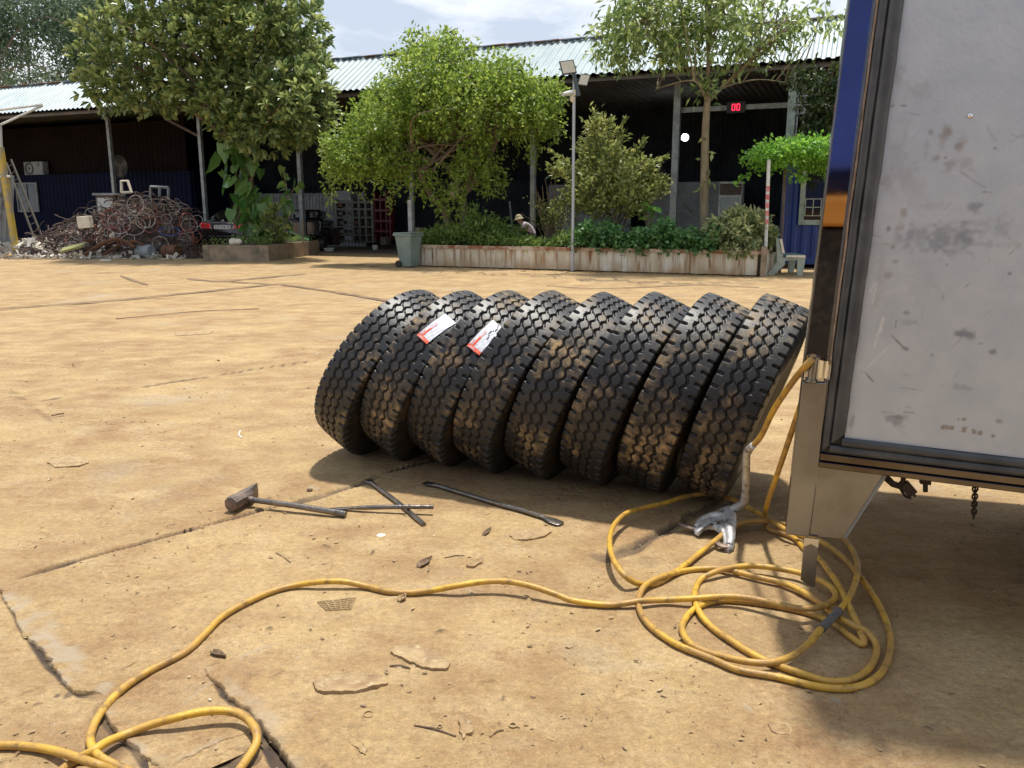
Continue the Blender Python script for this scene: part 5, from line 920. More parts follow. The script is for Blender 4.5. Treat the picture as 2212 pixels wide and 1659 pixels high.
m = MB(); c_ = W(184, 480, 29.9); m.box(c_, (.46, .25, .42), [unit((1, 0, .08)), (0, 1, 0), unit((-.08, 0, 1))]); tag(m.build('tan_box', M['cream'], bevel=.02), 'square tan box on the left shoulder of the heap', 'box')
def rag(cx, cy, r, h_, nm, lb_, mt):
    m = MB(); n_ = 16; v = []
    for i in range(n_):
        for j in range(n_):
            x = (i / (n_ - 1) - .5) * 2; y = (j / (n_ - 1) - .5) * 2; v.append((cx + x * r, cy + y * r * .6, max(0.01, h_ * (1 - .8 * abs(x) ** 1.2 - .6 * abs(y)) + random.uniform(-.07, .07))))
    m.add(v, [(i * n_ + j, (i + 1) * n_ + j, (i + 1) * n_ + j + 1, i * n_ + j + 1) for i in range(n_ - 1) for j in range(n_ - 1)]); tag(m.build(nm, M[mt], None, True), lb_, 'sack')
P = G(76, 556); rag(P[0], P[1] + .3, .55, .55, 'crumpled_sack', 'crumpled cream sack at the left front foot of the heap', 'cloth'); P = G(126, 556); rag(P[0], P[1] + .1, .42, .14, 'white_sheet', 'flat white plastic sheet beside the crumpled sack', 'scrapwhite')
P = G(229, 563); m = MB(); m.box(P + (0, 0, .02), (.34, .2, .04)); tag(m.build('white_wrapper', M['whitebit']), 'white wrapper lying on the yard in front of the heap', 'wrapper')
m = MB()
for k in range(150):
    x = random.uniform(-17.6, -11.5); y = random.uniform(28.6, 29.3); s_ = random.uniform(.03, .1); m.box((x, y, s_ * .2 + .01), (s_ * 1.6, s_, s_ * .4), [unit((1, random.uniform(-1, 1), 0)), unit((random.uniform(-1, 1), 1, 0)), (0, 0, 1)])
tag(m.build('litter', pmat('mixed litter', (.5, .42, .3), (.10, .20, .17), 1.8, .7, c3=(.45, .12, .04), s3=2.5)), 'small mixed litter along the foot of the scrap heap', 'litter', kind='stuff')
# leaf litter by the planter foot
m = MB()
for k in range(260):
    t_ = random.random(); q = p0 + e * L_ * t_ - inn * abs(random.gauss(.25, .25)); s_ = random.uniform(.015, .05); m.box(q + (0, 0, .012), (s_ * 1.7, s_, .008), [unit((1, random.uniform(-1, 1), random.uniform(-.3, .3))), unit((random.uniform(-1, 1), 1, 0)), (0, 0, 1)])
tag(m.build('leaf_litter', pmat('dry leaf litter', (.40, .30, .13), (.10, .07, .04), 3, .9)), 'dry leaf litter along the foot of the long planter', 'litter', kind='stuff')
# ---------------------------------------------------------------- bending person in the hall
def person():
    Yp = 27.6; b_ = W(1142, 545, Yp) * (1, 1, 0); t = thing('person', 'person bending forward in the shade behind the planter in straw hat and pale shirt', 'person', b_)
    J = dict(pel=(.20, 0, .80), waist=(.10, 0, .90), chest=(-.08, 0, 1.05), neck=(-.22, 0, 1.14), head=(-.29, 0, 1.20), crown=(-.34, 0, 1.30), hl=(.17, -.11, .76), kl=(-.02, -.14, .45), al=(.10, -.14, .09), fl=(-.10, -.15, .04), hr=(.17, .11, .76), kr=(.02, .16, .45), ar=(.18, .15, .09), fr=(-.02, .16, .04), sl=(-.13, -.17, 1.09), el=(-.25, -.20, .84), wl=(-.40, -.12, .67), gl=(-.46, -.10, .61), sr=(-.13, .17, 1.09), er=(-.25, .20, .84), wr=(-.40, .12, .67), gr=(-.46, .10, .61))
    E_ = [('pel', 'waist'), ('waist', 'chest'), ('chest', 'neck'), ('neck', 'head'), ('head', 'crown'), ('pel', 'hl'), ('hl', 'kl'), ('kl', 'al'), ('al', 'fl'), ('pel', 'hr'), ('hr', 'kr'), ('kr', 'ar'), ('ar', 'fr'), ('chest', 'sl'), ('sl', 'el'), ('el', 'wl'), ('wl', 'gl'), ('chest', 'sr'), ('sr', 'er'), ('er', 'wr'), ('wr', 'gr')]
    rd = dict(pel=.13, waist=.12, chest=.14, neck=.055, head=.095, crown=.075, hl=.09, hr=.09, kl=.062, kr=.062, al=.042, ar=.042, fl=.035, fr=.035, sl=.06, sr=.06, el=.043, er=.043, wl=.028, wr=.028, gl=.03, gr=.03)
    K = list(J); me = bpy.data.meshes.new('body'); me.from_pydata([tuple(b_ + np.array(J[k]) * 1.12) for k in K], [(K.index(a_), K.index(c_)) for a_, c_ in E_], []); o = bpy.data.objects.new('body', me); C.objects.link(o)
    sk = o.modifiers.new('skin', 'SKIN'); 
    for i, k in enumerate(K): me.skin_vertices[0].data[i].radius = (rd[k], rd[k])
    me.skin_vertices[0].data[0].use_root = True; su = o.modifiers.new('sub', 'SUBSURF'); su.levels = 2; su.render_levels = 2
    dg = bpy.context.evaluated_depsgraph_get(); m2 = bpy.data.meshes.new_from_object(o.evaluated_get(dg)); o.modifiers.clear(); o.data = m2; m2.materials.clear()
    for k in ('shirt', 'trousers', 'skin'): m2.materials.append(M[k])
    for p in m2.polygons:
        q = (np.array(p.center) - b_) / 1.12; p.material_index = 2 if (q[2] > 1.14 and q[0] < -.16 and abs(q[1]) < .12) or (q[0] < -.33 and q[2] < .76) else (1 if q[2] < .84 and q[0] > -.20 else 0); p.use_smooth = True
    o.parent = t; o.matrix_parent_inverse = Matrix.Translation(-t.location)
    m = MB(); m.lathe([(.17, 0), (.12, .03), (.11, .09), (.07, .14), (.001, .16)], b_ + np.array(J['head']) * 1.12 + (0, 0, .045), (-.2, 0, 1), 18); m.build('straw_hat', M['hat'], t, True)
person()
m = MB(); a_ = W(1085, 492, 27.5); c_ = W(1165, 503, 27.2); m.box((a_ + c_) / 2 * (1, 1, 0) + (0, 0, .45), (1.5, .5, .12), [unit((1, -.1, -.05)), (0, 1, 0), (0, 0, 1)]); tag(m.build('orange_machine', M['redp'], bevel=.04), 'low orange machine lying in front of the bending person', 'machine')
# distant utility line over the roof
m = MB(); m.tube([W(600, 60, 70), W(720, 118, 70), W(860, 150, 70)], .02, 4)
# ---------------------------------------------------------------- tyres
RT = .557
def tyre_meshes():
    NP, PS, NV = 52, 26, 92; nu = NP * PS; hw = .122
    th_ = np.arange(nu) / nu * 2 * np.pi; ph = (np.arange(nu) / PS); v = np.linspace(-hw, hw, NV); PHs, VV = np.meshgrid(ph, v, indexing='ij')
    tri = lambda x: 2 * np.abs(2 * (x - np.floor(x + .5))) - 1
    def gr(c, off, amp, w_): z = np.clip(tri(PHs + off) * 1.5, -1, 1) * amp; return sstep(w_ + .0018, w_ - .0010, np.abs(VV - c - z))
    dep = np.zeros_like(VV)
    g1 = gr(-.050, 0, .0072, .0072); g2 = gr(0, .5, .0068, .0064); g3 = gr(.050, 0, .0072, .0072); dep = np.maximum.reduce([g1, g2, g3]) * .0145
    # thin cross sipes dividing the middle rows into hexagons
    for lo, hi, off in ((-.050, 0, .5), (0, .050, 0)):
        u_ = PHs + off + .5 * 0; yy = (VV - (lo + hi) / 2) / .049; f_ = np.abs(((u_ + .10 * np.sin(yy * 6)) + .5) % 1 - .5) * (2 * np.pi * RT / NP); ins = (VV > lo) & (VV < hi); dep = np.maximum(dep, np.where(ins, sstep(.0028, .0012, f_) * .008, 0))
    # shoulder slots and the small nicks on the inner side of the shoulder rib
    for sg in (-1, 1):
        f_ = np.abs((PHs + .5 + .25) % 1 - .5) * (2 * np.pi * RT / NP); vs = sg * VV; slot = sstep(.0098, .0068, np.hypot(f_, np.maximum(0, .099 - vs) * .8)) ; dep = np.maximum(dep, slot * .016)
        f2 = np.abs((PHs + .25) % 1 - .5) * (2 * np.pi * RT / NP); nick = sstep(.0045, .0025, f2) * (vs > .050) * (vs < .066); dep = np.maximum(dep, nick * .008)
        sip = sstep(.0016, .0006, f2) * (vs > .05) * (vs < .082); dep = np.maximum(dep, sip * .003)
    crown = -.005 * (np.abs(VV) / hw) ** 2.4; rad = RT + crown - dep
    top = 1 - np.clip(dep / .006, 0, 1)
    prof = [(RT - .016, .129), (RT - .04, .132), (RT - .05, .1325), (RT - .075, .1355), (RT - .12, .140), (RT - .17, .138), (RT - .19, .1365), (RT - .192, .1345), (RT - .23, .124), (RT - .265, .108), (RT - .285, .100), (RT - .302, .098), (RT - .304, .080), (RT - .28, .082), (RT - .2, .118), (RT - .1, .122), (RT - .035, .105), (RT - .03, .06)]
    a_ = [(-h_, r) for r, h_ in prof][::-1]; sideR = [(h_, r) for r, h_ in prof]
    nsd = len(prof); rows = []; VX = np.concatenate([np.tile(np.array([q[0] for q in a_]), (nu, 1)), VV, np.tile(np.array([q[0] for q in sideR]), (nu, 1))], 1); RX = np.concatenate([np.tile(np.array([q[1] for q in a_]), (nu, 1)), rad, np.tile(np.array([q[1] for q in sideR]), (nu, 1))], 1)
    # slots run on into the shoulder
    f_ = np.abs((ph + .5 + .25) % 1 - .5) * (2 * np.pi * RT / NP); sl = sstep(.0098, .0068, f_)
    for j, dd in ((nsd - 1, .012), (nsd - 2, .007)): VX[:, j] += sl * dd; RX[:, j] -= sl * dd * .3
    for j, dd in ((nsd + NV, .012), (nsd + NV + 1, .007)): VX[:, j] -= sl * dd; RX[:, j] -= sl * dd * .3
    TOP = np.concatenate([np.zeros((nu, nsd)) + .3, top, np.zeros((nu, nsd)) + .3], 1)
    # raised lettering-free ribs on the sidewall come from the profile itself
    X = VX; Y = RX * np.sin(th_)[:, None]; Z = RX * np.cos(th_)[:, None]; k = VX.shape[1]; co_ = np.stack([X, Y, Z], -1).reshape(-1, 3)
    i = np.arange(nu)[:, None] * k; i2 = ((np.arange(nu) + 1) % nu)[:, None] * k; j = np.arange(k - 1)[None]; q = np.stack([i + j, i2 + j, i2 + j + 1, i + j + 1], -1).reshape(-1, 4)
    me = bpy.data.meshes.new('tyre'); me.vertices.add(len(co_)); me.vertices.foreach_set('co', co_.astype(np.float32).ravel()); me.loops.add(q.size); me.loops.foreach_set('vertex_index', q.astype(np.int32).ravel()); me.polygons.add(len(q)); me.polygons.foreach_set('loop_start', np.arange(len(q), dtype=np.int32) * 4)
    mi = np.zeros((nu, k - 1), np.int32); mi[:, :nsd - 2] = 1; mi[:, nsd + NV + 1:] = 1; me.polygons.foreach_set('material_index', mi.ravel()); me.polygons.foreach_set('use_smooth', np.ones(len(q), bool)); me.update(calc_edges=True)
    at = me.attributes.new('top', 'FLOAT', 'POINT'); at.data.foreach_set('value', TOP.ravel().astype(np.float32)); me.materials.append(M['tread']); me.materials.append(M['sidewall'])
    return me
TM = tyre_meshes()
P1_ = np.array([-.743, 5.083, -.514, .530]); P8_ = np.array([1.226, 4.246, -.446, .352])
TL = ['leftmost tyre of the leaning row, outer tread fully exposed to the left', 'second tyre from the left, white and orange sticker across its upper tread', 'third tyre from the left, carrying the torn white sticker', 'fourth tyre from the left, standing between the torn sticker tyre and the browner tyres',
      'fifth tyre from the left, in the middle of the row, brown dust on its shoulder', 'sixth tyre from the left, the dustiest brown tread', 'seventh tyre from the left, next to last in the row', 'rightmost tyre of the leaning row, sidewall showing beside the steel truck post']
jit = [(0, 0), (.012, -.006), (.01, .004), (-.006, -.008), (0, .004), (.006, .010), (.012, .010), (.016, .010)]
TY = []
for i in range(8):
    q = P1_ + (P8_ - P1_) * i / 7; yaw, lean = q[2], q[3] + random.uniform(-.012, .012); ex_ = np.array([math.cos(yaw), math.sin(yaw), 0]); ax = ex_ * math.cos(lean) - np.array([0, 0, math.sin(lean)]); up = ex_ * math.sin(lean) + np.array([0, 0, math.cos(lean)]); kk = np.cross(up, ax)
    zc = RT * math.cos(lean) + .085 * math.sin(lean) - .008
    o = bpy.data.objects.new('tyre', TM); C.objects.link(o); roll = random.uniform(0, 6.28)
    Mx = Matrix(((ax[0], kk[0], up[0], q[0] + jit[i][0]), (ax[1], kk[1], up[1], q[1] + jit[i][1]), (ax[2], kk[2], up[2], zc), (0, 0, 0, 1)))
    base_M = Mx.copy(); o.matrix_world = Mx @ Matrix.Rotation(roll, 4, 'X'); tag(o, TL[i], 'tyre', 'truck tyres leaning in a row'); TY.append((o, base_M, roll))
bpy.context.view_layer.update()
def sticker(i, corners, torn=False, lab=''):
    o, BM, roll = TY[i]; inv = np.array(BM.inverted())
    # corners (px) hit on the tread cylinder -> (angle, width)
    def hit(u, v, Rr=RT + .001):
        d = ray(u, v); O = np.array([0, 0, CH, 1.]); o2 = (inv @ O)[:3]; d2 = inv[:3, :3] @ d; a_ = d2[1] ** 2 + d2[2] ** 2; b_ = 2 * (o2[1] * d2[1] + o2[2] * d2[2]); c_ = o2[1] ** 2 + o2[2] ** 2 - Rr ** 2; D_ = b_ * b_ - 4 * a_ * c_
        if D_ < 0: return None
        k = (-b_ - math.sqrt(D_)) / 2 / a_; p = o2 + k * d2; return np.array([math.atan2(-p[1], p[2]), p[0]])
    H = [hit(*c_) for c_ in corners]
    if any(h is None for h in H): return
    def patch(a0, a1, b0, b1, mt, nm, lift, par, nu_=22, nv_=12, gap=None, crumple=.0005):
        m = MB(); 
        for ia in range(nu_ + 1):
            for ib in range(nv_ + 1):
                a_ = a0 + (a1 - a0) * ia / nu_; b_ = b0 + (b1 - b0) * ib / nv_; q = (H[0] * (1 - a_) + H[1] * a_) * (1 - b_) + (H[3] * (1 - a_) + H[2] * a_) * b_
                rr = RT + lift + crumple * (math.sin(ia * 1.7 + ib * .9) + math.sin(ib * 2.1 - ia * .6)) * (1 if nm == 'sticker' else .9)
                m.v.append(tuple(np.array(BM)[:3, :3] @ np.array([q[1], -rr * math.sin(q[0]), rr * math.cos(q[0])]) + np.array(BM)[:3, 3]))
        for ia in range(nu_):
            for ib in range(nv_):
                if gap and ia > nu_ * .42 and ib == int(nv_ * .62 + 1.2 * math.sin(ia * .8)): continue
                k = ia * (nv_ + 1) + ib; m.f.append((k, k + 1, k + nv_ + 2, k + nv_ + 1))
        ob = m.build(nm, M[mt]); ob.parent = par; ob.matrix_parent_inverse = par.matrix_world.inverted(); return ob
    s_ = patch(0, 1, 0, 1, 'sticker', 'sticker', .0035, o, gap=torn); tag(s_, lab)
    bpy.context.view_layer.update()
    for a0, a1, b0, b1, mt, nm in ((0, .10, 0, 1, 'sticker_red', 'end_band'), (.10, .40, .22, .36, 'sticker_red', 'red_stroke'), (.40, .62, .24, .36, 'sticker_pink', 'pink_stroke'), (.12, .26, .06, .16, 'sticker_pink', 'pink_mark'), (.02, .06, .15, .55, 'sticker_pink', 'pink_line')):
        patch(a0, a1, b0, b1, mt, nm, .0052 if nm != 'pink_line' else .0064, s_, 8, 6)
zc_ = lambda x, y: ((1030 + x / 8.508) * .8614, (760 + y / 8.508) * .8614)
sticker(1, [zc_(130, 690), zc_(740, 232), zc_(965, 430), zc_(345, 880)], False, 'white sticker with orange end band')
sticker(2, [zc_(1200, 915), zc_(1755, 360), zc_(1985, 565), zc_(1460, 1120)], True, 'torn white sticker with orange end band')
q1 = lambda x, y: ((760 + x / 3.017) * .8614, (700 + y / 3.017) * .8614)
sticker(0, [q1(1040, 150), q1(1000, 106), q1(1040, 108), q1(1070, 145)], False, 'pink and white sticker near the top')
# ---------------------------------------------------------------- truck body (box with sealed door, steel corner post)
TYAW, TLEAN, TZ0 = R(-17.576), R(2.649), .62
TA = G(1765, 1004, TZ0); h0 = np.array([math.cos(TYAW), math.sin(TYAW), 0]); TE = h0 * math.cos(TLEAN) - np.array([0, 0, 1]) * math.sin(TLEAN); TT = h0 * math.sin(TLEAN) + np.array([0, 0, 1]) * math.cos(TLEAN); TWn = np.cross(TE, TT)
def T(s, t_, w_=0): return TA + s * TE + t_ * TT + w_ * TWn
AXT = [TE, TT, TWn]
def TP(u, v, w_=0):
    d = ray(u, v); O = np.array([0, 0, CH]); k = np.dot(T(0, 0, w_) - O, TWn) / np.dot(d, TWn); P = O + k * d - TA; return float(np.dot(P, TE)), float(np.dot(P, TT))
tk = thing('refrigerated_truck', 'box truck close on the right, grey metal door and mirror steel corner post', 'truck', T(2, -TZ0, -1))
def tb(s0_, s1_, t0_, t1_, w0_, w1_, nm, mt, bev=.002, par=tk):
    m = MB(); m.box(T((s0_ + s1_) / 2, (t0_ + t1_) / 2, (w0_ + w1_) / 2), (abs(s1_ - s0_), abs(t1_ - t0_), abs(w1_ - w0_)), AXT); return m.build(nm, mt if not isinstance(mt, str) else M[mt], par, bevel=bev)
HT = 2.62; LT = 4.6; WT = 1.85
tb(.02, LT, .04, HT, -WT, -.05, 'box_body', 'white', .01)
# corner post of polished steel with folded rims
tb(-.085, -.0125, .305, HT, -.05, .012, 'corner_post', 'stainless', .003)
tb(-.0893, -.0852, .305, HT, -.05, .0165, 'post_rim', 'satin', .0015); tb(-.0122, -.0075, .10, HT, -.04, .017, 'post_rim', 'satin', .001)
m = MB(); m.tube(spline([T(-.0025 + random.uniform(-.0012, .0012), t_, .010) for t_ in np.linspace(.06, HT, 40)], 3), .0042, 6); m.build('sealant_bead', M['brown_seal'], tk)
# door seals: two soft ribs
def rib(s_a, s_b, ta, tb_, w_c, nm, vert=True):
    m = MB(); n_ = 60; prof = [(-1, -1), (-1, .3), (-.8, .75), (-.3, 1), (.4, .95), (.85, .6), (1, .1), (1, -1)]
    for i in range(n_ + 1):
        f_ = i / n_; wob = .0012 * math.sin(i * .9) + .0008 * math.sin(i * 2.3 + 1)
        for px_, pw in prof:
            if vert: m.v.append(tuple(T((s_a + s_b) / 2 + px_ * (s_b - s_a) / 2 + (wob if px_ > .3 else 0), ta + (tb_ - ta) * f_ + (px_ * (s_b - s_a) / 2 if i == 0 else 0) * 1.0, w_c + pw * .011)))
            else: m.v.append(tuple(T(s_a + (s_b - s_a) * f_ + 0, (ta + tb_) / 2 + px_ * (tb_ - ta) / 2 + (wob if px_ > .3 else 0), w_c + pw * .011)))
    k = len(prof); m.f = [(i * k + j, i * k + j + 1, (i + 1) * k + j + 1, (i + 1) * k + j) for i in range(n_) for j in range(k - 1)]; o = m.build(nm, M['rubber_seal'], tk, True); return o
rib(.003, .0335, .070, HT, .004, 'door_seal'); rib(.0345, .078, .112, HT, .012, 'door_seal')
rib(.033, LT, .052, .082, .004, 'bottom_seal', False); rib(.070, LT, .083, .112, .010, 'bottom_seal', False)
tb(-.005, LT, .0475, HT, -.05, -.006, 'door_frame', 'rubber_seal', .001)
# sill rails
tb(.004, LT, .020, .0475, -.05, .010, 'sill_rail', 'sill_reflection', .003); tb(.004, LT, -.003, .0185, -.05, .020, 'sill_rail', 'sill_reflection', .003)
# the lower end of the corner post, set a little proud, with its bent corner flange
m = MB(); m.prism([(-.0855, .30), (-.004, .306), (.0035, .0), (.0035, -.2695), (-.0785, -.2735), (-.0835, .0)], T(0, 0, -.09), TE, TT, TWn, .112); m.build('post_foot', M['satin'], tk, bevel=.003)
m = MB(); m.prism([(-.0845, .01), (-.0795, -.272), (-.004, -.268)], T(0, 0, .0225), TE, TT, TWn, .0015); 
m = MB(); m.prism([(.005, -.004), (.219, -.004), (.116, -.262), (.005, -.269)], T(0, 0, .004), TE, TT, TWn, .006); m.build('mudguard_plate', M['satin'], tk, bevel=.001)
m = MB(); m.prism([(.221, -.005), (.236, -.005), (.131, -.262), (.117, -.262)], T(0, 0, -.12), TE, TT, TWn, .12); m.build('plate_flange', M['post'], tk, bevel=.001)
m = MB(); m.prism([(-.013, -.271), (.036, -.269), (.0455, -.4575), (.031, -.4585), (-.008, -.437)], T(0, 0, .024), TE, TT, TWn, .005); m.build('foot_tab', M['satin'], tk, bevel=.0012)
m = MB(); m.prism([(-.0135, -.2708), (.0365, -.2688), (.0378, -.302), (.012, -.290), (-.0125, -.306)], T(0, 0, .0295), TE, TT, TWn, .003); m.build('tab_clip', pmat('bright steel', (.72, .74, .78), None, rough=.2, metal=1), tk)
# hinge
m = MB(); m.tube([T(-.056, .312, .030), T(-.056, .390, .030)], .0135, 14); m.lathe([(.001, 0), (.021, 0), (.021, .006), (.001, .006)], T(-.056, .390, .030), TT, 14); m.lathe([(.001, 0), (.021, 0), (.021, .006), (.001, .006)], T(-.056, .307, .030), TT, 14); smooth_by_angle(m.build('hinge_pin', M['satin'], tk))
m = MB(); n_ = 14
for i in range(n_ + 1):
    f_ = i / n_; m.v += [tuple(T(-.042 + .044 * f_, .388 - .006 * math.sin(f_ * 3.14), .030 - .012 * math.sin(f_ * 3.14))), tuple(T(-.042 + .044 * f_, .318 + .004 * math.sin(f_ * 3.14), .030 - .012 * math.sin(f_ * 3.14)))]
m.f = [(2 * i, 2 * i + 1, 2 * i + 3, 2 * i + 2) for i in range(n_)]; o = m.build('hinge_strap', pmat('bright brushed steel', (.74, .73, .71), None, rough=.16, metal=1), tk, True)
# door skin, a worn aluminium sheet with dents, smears and mud
def panel():
    s = np.concatenate([np.arange(.0785, .78, .0034), np.linspace(.79, LT, 12)]); t_ = np.concatenate([np.arange(.113, 1.62, .0036), np.linspace(1.63, HT, 8)]); Sx, Tx = np.meshgrid(s, t_); Sx = Sx.ravel(); Tx = Tx.ravel()
    wz = .0016 * (vn(Sx, Tx, .33, 21) - .5) + .0007 * (vn(Sx, Tx, .08, 22) - .5) + .00035 * (vn(Sx, Tx, .022, 23) - .5)
    st = np.zeros_like(Sx); md = np.zeros_like(Sx); sc = np.zeros_like(Sx)
    zp = lambda x, y: TP(1636.7 + .28557 * x, 344.6 + .28557 * y)
    zq = lambda x, y: TP(1679.7 + .2595 * x, .2595 * y)
    zr = lambda x, y: TP(1636.7 + .33748 * x, 732 + .33748 * y)
    px = .00155 * .28557
    def sm(c_, rx, ry, amt, arr, sq=0, edge=.6):
        dx = (Sx - c_[0]) / (rx * px * 1.45); dy = (Tx - c_[1]) / (ry * px * 1.45); d = (np.maximum(abs(dx), abs(dy)) if sq else np.hypot(dx, dy)) + .9 * (vn(Sx, Tx, .014, 24) - .5) + .35 * (vn(Sx, Tx, .005, 25) - .5)
        arr[:] = np.maximum(arr, amt * .85 * sstep(1.25, edge, d))
    k = 1 / .28557 * .28557
    for (x, y, rx, ry, a_) in ((1400, 600, 210, 85, .38), (1390, 600, 120, 80, .55), (1165, 570, 45, 55, .50), (1555, 590, 60, 85, .65), (1250, 590, 90, 35, .4), (1480, 540, 120, 40, .45), (1635, 355, 42, 34, .62), (1650, 350, 25, 30, .5), (1845, 510, 60, 70, .33), (1568, 1322, 48, 30, .8), (1400, 1045, 12, 18, .5), (1125, 1158, 22, 16, .6), (1778, 1455, 16, 13, .7), (1312, 1477, 14, 14, .5), (1690, 1392, 12, 6, .7), (1430, 795, 14, 12, .5), (1908, 862, 10, 8, .8), (1700, 640, 220, 22, .25), (1130, 650, 24, 22, .45), (990, 525, 11, 16, .7), (1150, 1230, 60, 18, .3), (1600, 480, 110, 20, .25), (1230, 900, 90, 160, .10), (1000, 1180, 70, 200, .1)): sm(zp(x, y), rx, ry, a_, st, 0, .2)
    for (x, y, rx, ry, a_) in ((1100, 400, 26, 34, .55), (1080, 500, 30, 40, .3), (1012, 662, 18, 16, .6), (1040, 770, 18, 14, .5), (975, 880, 24, 30, .5), (960, 150, 40, 26, .3), (1470, 40, 30, 38, .5), (1580, 30, 26, 34, .35), (990, 200, 30, 50, .35), (960, 640, 60, 10, .35), (1060, 560, 24, 60, .3), (1300, 350, 80, 20, .22), (920, 900, 30, 200, .2), (1180, 250, 60, 90, .15)): sm(zp(x, y), rx, ry, a_, md, 0, .2)
    q = 1 / .28557 * .2595
    for (x, y, rx, ry, a_) in ((1408, 1112, 34, 40, .75), (1370, 1150, 24, 60, .4), (1525, 1200, 34, 42, .75), (1330, 1310, 22, 30, .6), (1440, 1375, 40, 45, .5), (1555, 1370, 34, 40, .35), (1400, 1310, 16, 12, 1), (1275, 1105, 16, 20, .6), (1240, 1220, 16, 60, .3), (1000, 620, 40, 60, .35), (1140, 760, 90, 60, .3), (960, 880, 20, 12, .8), (1045, 880, 26, 5, .8), (1730, 1600, 30, 6, 1), (1810, 1235, 16, 4, .9), (1000, 1300, 60, 200, .25), (1050, 1450, 90, 90, .25)): sm(zq(x, y), rx * q, ry * q, a_, md, 0, .2)
    q = 1 / .28557 * .33748
    for (x, y, rx, ry) in ((1185, 565, 18, 14), (1213, 567, 14, 15), (1240, 570, 15, 17), (1319, 580, 13, 18), (1390, 597, 15, 18), (1418, 600, 14, 18), (1505, 622, 9, 12), (1318, 515, 14, 14), (960, 468, 30, 4), (975, 440, 26, 3), (1285, 515, 8, 8)): sm(zr(x, y), rx * q * .72, ry * q * .62, .95, md, 1, .85)
    for (x, y, rx, ry, a_) in ((890, 520, 46, 34, .6), (900, 500, 20, 14, .8), (830, 470, 40, 6, .4), (1545, 530, 18, 14, .6), (1300, 310, 60, 14, .35), (605, 530, 10, 40, .5), (940, 60, 20, 10, .7), (1500, 82, 14, 8, .6), (985, 320, 60, 5, .4), (1660, 90, 30, 50, .0)): sm(zr(x, y), rx * q, ry * q, a_, st, 0, .2)
    rr = random.Random(5)
    def scr(P_, Q_, w_, amt, arr):
        P_ = np.array(P_); d_ = np.array(Q_) - P_; L = np.hypot(*d_); t0 = np.clip(((Sx - P_[0]) * d_[0] + (Tx - P_[1]) * d_[1]) / L / L, 0, 1); dd = np.hypot(Sx - P_[0] - t0 * d_[0], Tx - P_[1] - t0 * d_[1]) + .004 * (vn(Sx, Tx, .03, 30) - .5); arr[:] = np.maximum(arr, amt * sstep(w_ + .0022, w_ * .3, abs(dd)))
    for a_, b_, c_ in (((655, 200), (690, 215), .9), ((690, 215), (740, 275), .9), ((1010, 1330), (1120, 1440), 0),): 
        if c_: scr(zr(*a_), zr(*b_), .0012, c_, st)
    scr(zp(1005, 1320), zp(1050, 1370), .001, .6, st); scr(zp(1050, 1370), zp(1125, 1440), .0015, .8, st); scr(zp(1530, 90), zp(1720, 215), .0008, .45, md); scr(zp(940, 190), zp(1000, 120), .0015, .6, md); scr(zp(1040, 1270), zp(1050, 1215), .001, .7, st)
    for (a_, b_) in (((800, 1600), (1010, 1400)), ((880, 1420), (950, 1200)), ((850, 1000), (890, 920)), ((870, 1080), (900, 930)), ((900, 1330), (940, 1280))): scr(zp(*a_), zp(*b_), .0016, .8, sc)
    for k_ in range(60):
        x = rr.uniform(.09, .74); y = rr.uniform(.13, 1.6); a_ = rr.uniform(0, 3.1); L = rr.uniform(.01, .05); scr((x, y), (x + L * math.cos(a_), y + L * math.sin(a_)), .0005, rr.uniform(.15, .4), rr.choice((st, md, sc)))
    v = TA[None] + Sx[:, None] * TE[None] + Tx[:, None] * TT[None] + (wz + .002)[:, None] * TWn[None]; nx = len(s); ny = len(t_); i = (np.arange(ny - 1)[:, None] * nx + np.arange(nx - 1)[None]).ravel(); q = np.c_[i, i + 1, i + nx + 1, i + nx].astype(np.int32)
    me = bpy.data.meshes.new('door_panel'); me.vertices.add(len(v)); me.vertices.foreach_set('co', v.astype(np.float32).ravel()); me.loops.add(q.size); me.loops.foreach_set('vertex_index', q.ravel()); me.polygons.add(len(q)); me.polygons.foreach_set('loop_start', np.arange(len(q), dtype=np.int32) * 4); me.polygons.foreach_set('use_smooth', np.ones(len(q), bool)); me.update(calc_edges=True)
    for nm, A_ in (('stain', st), ('mud', md), ('scratch', sc)): at = me.attributes.new(nm, 'FLOAT', 'POINT'); at.data.foreach_set('value', A_.astype(np.float32))
    m = bpy.data.materials.new('worn aluminium sheet'); m.use_nodes = True; t, n, l = nodes(m); p = n['Principled BSDF']; p.inputs['Metallic'].default_value = .25; p.inputs['Roughness'].default_value = .42
    tcn = n.new('ShaderNodeTexCoord'); col = None
    nz1 = n.new('ShaderNodeTexNoise'); nz1.inputs['Scale'].default_value = 7; nz1.inputs['Detail'].default_value = 9; nz1.inputs['Roughness'].default_value = .65; l.new(tcn.outputs['Object'], nz1.inputs['Vector']); r_ = n.new('ShaderNodeValToRGB'); r_.color_ramp.elements[0].position = .32; r_.color_ramp.elements[1].position = .7; r_.color_ramp.elements[0].color = (.47, .515, .565, 1); r_.color_ramp.elements[1].color = (.575, .605, .63, 1); l.new(nz1.outputs['Fac'], r_.inputs[0]); col = r_.outputs[0]
    for nm, c_ in (('stain', (.14, .15, .185)), ('mud', (.26, .21, .16)), ('scratch', (.74, .74, .74))):
        at = n.new('ShaderNodeAttribute'); at.attribute_name = nm; k_ = n.new('ShaderNodeMixRGB'); k_.inputs[2].default_value = (*c_, 1); l.new(at.outputs['Fac'], k_.inputs[0]); l.new(col, k_.inputs[1]); col = k_.outputs[0]
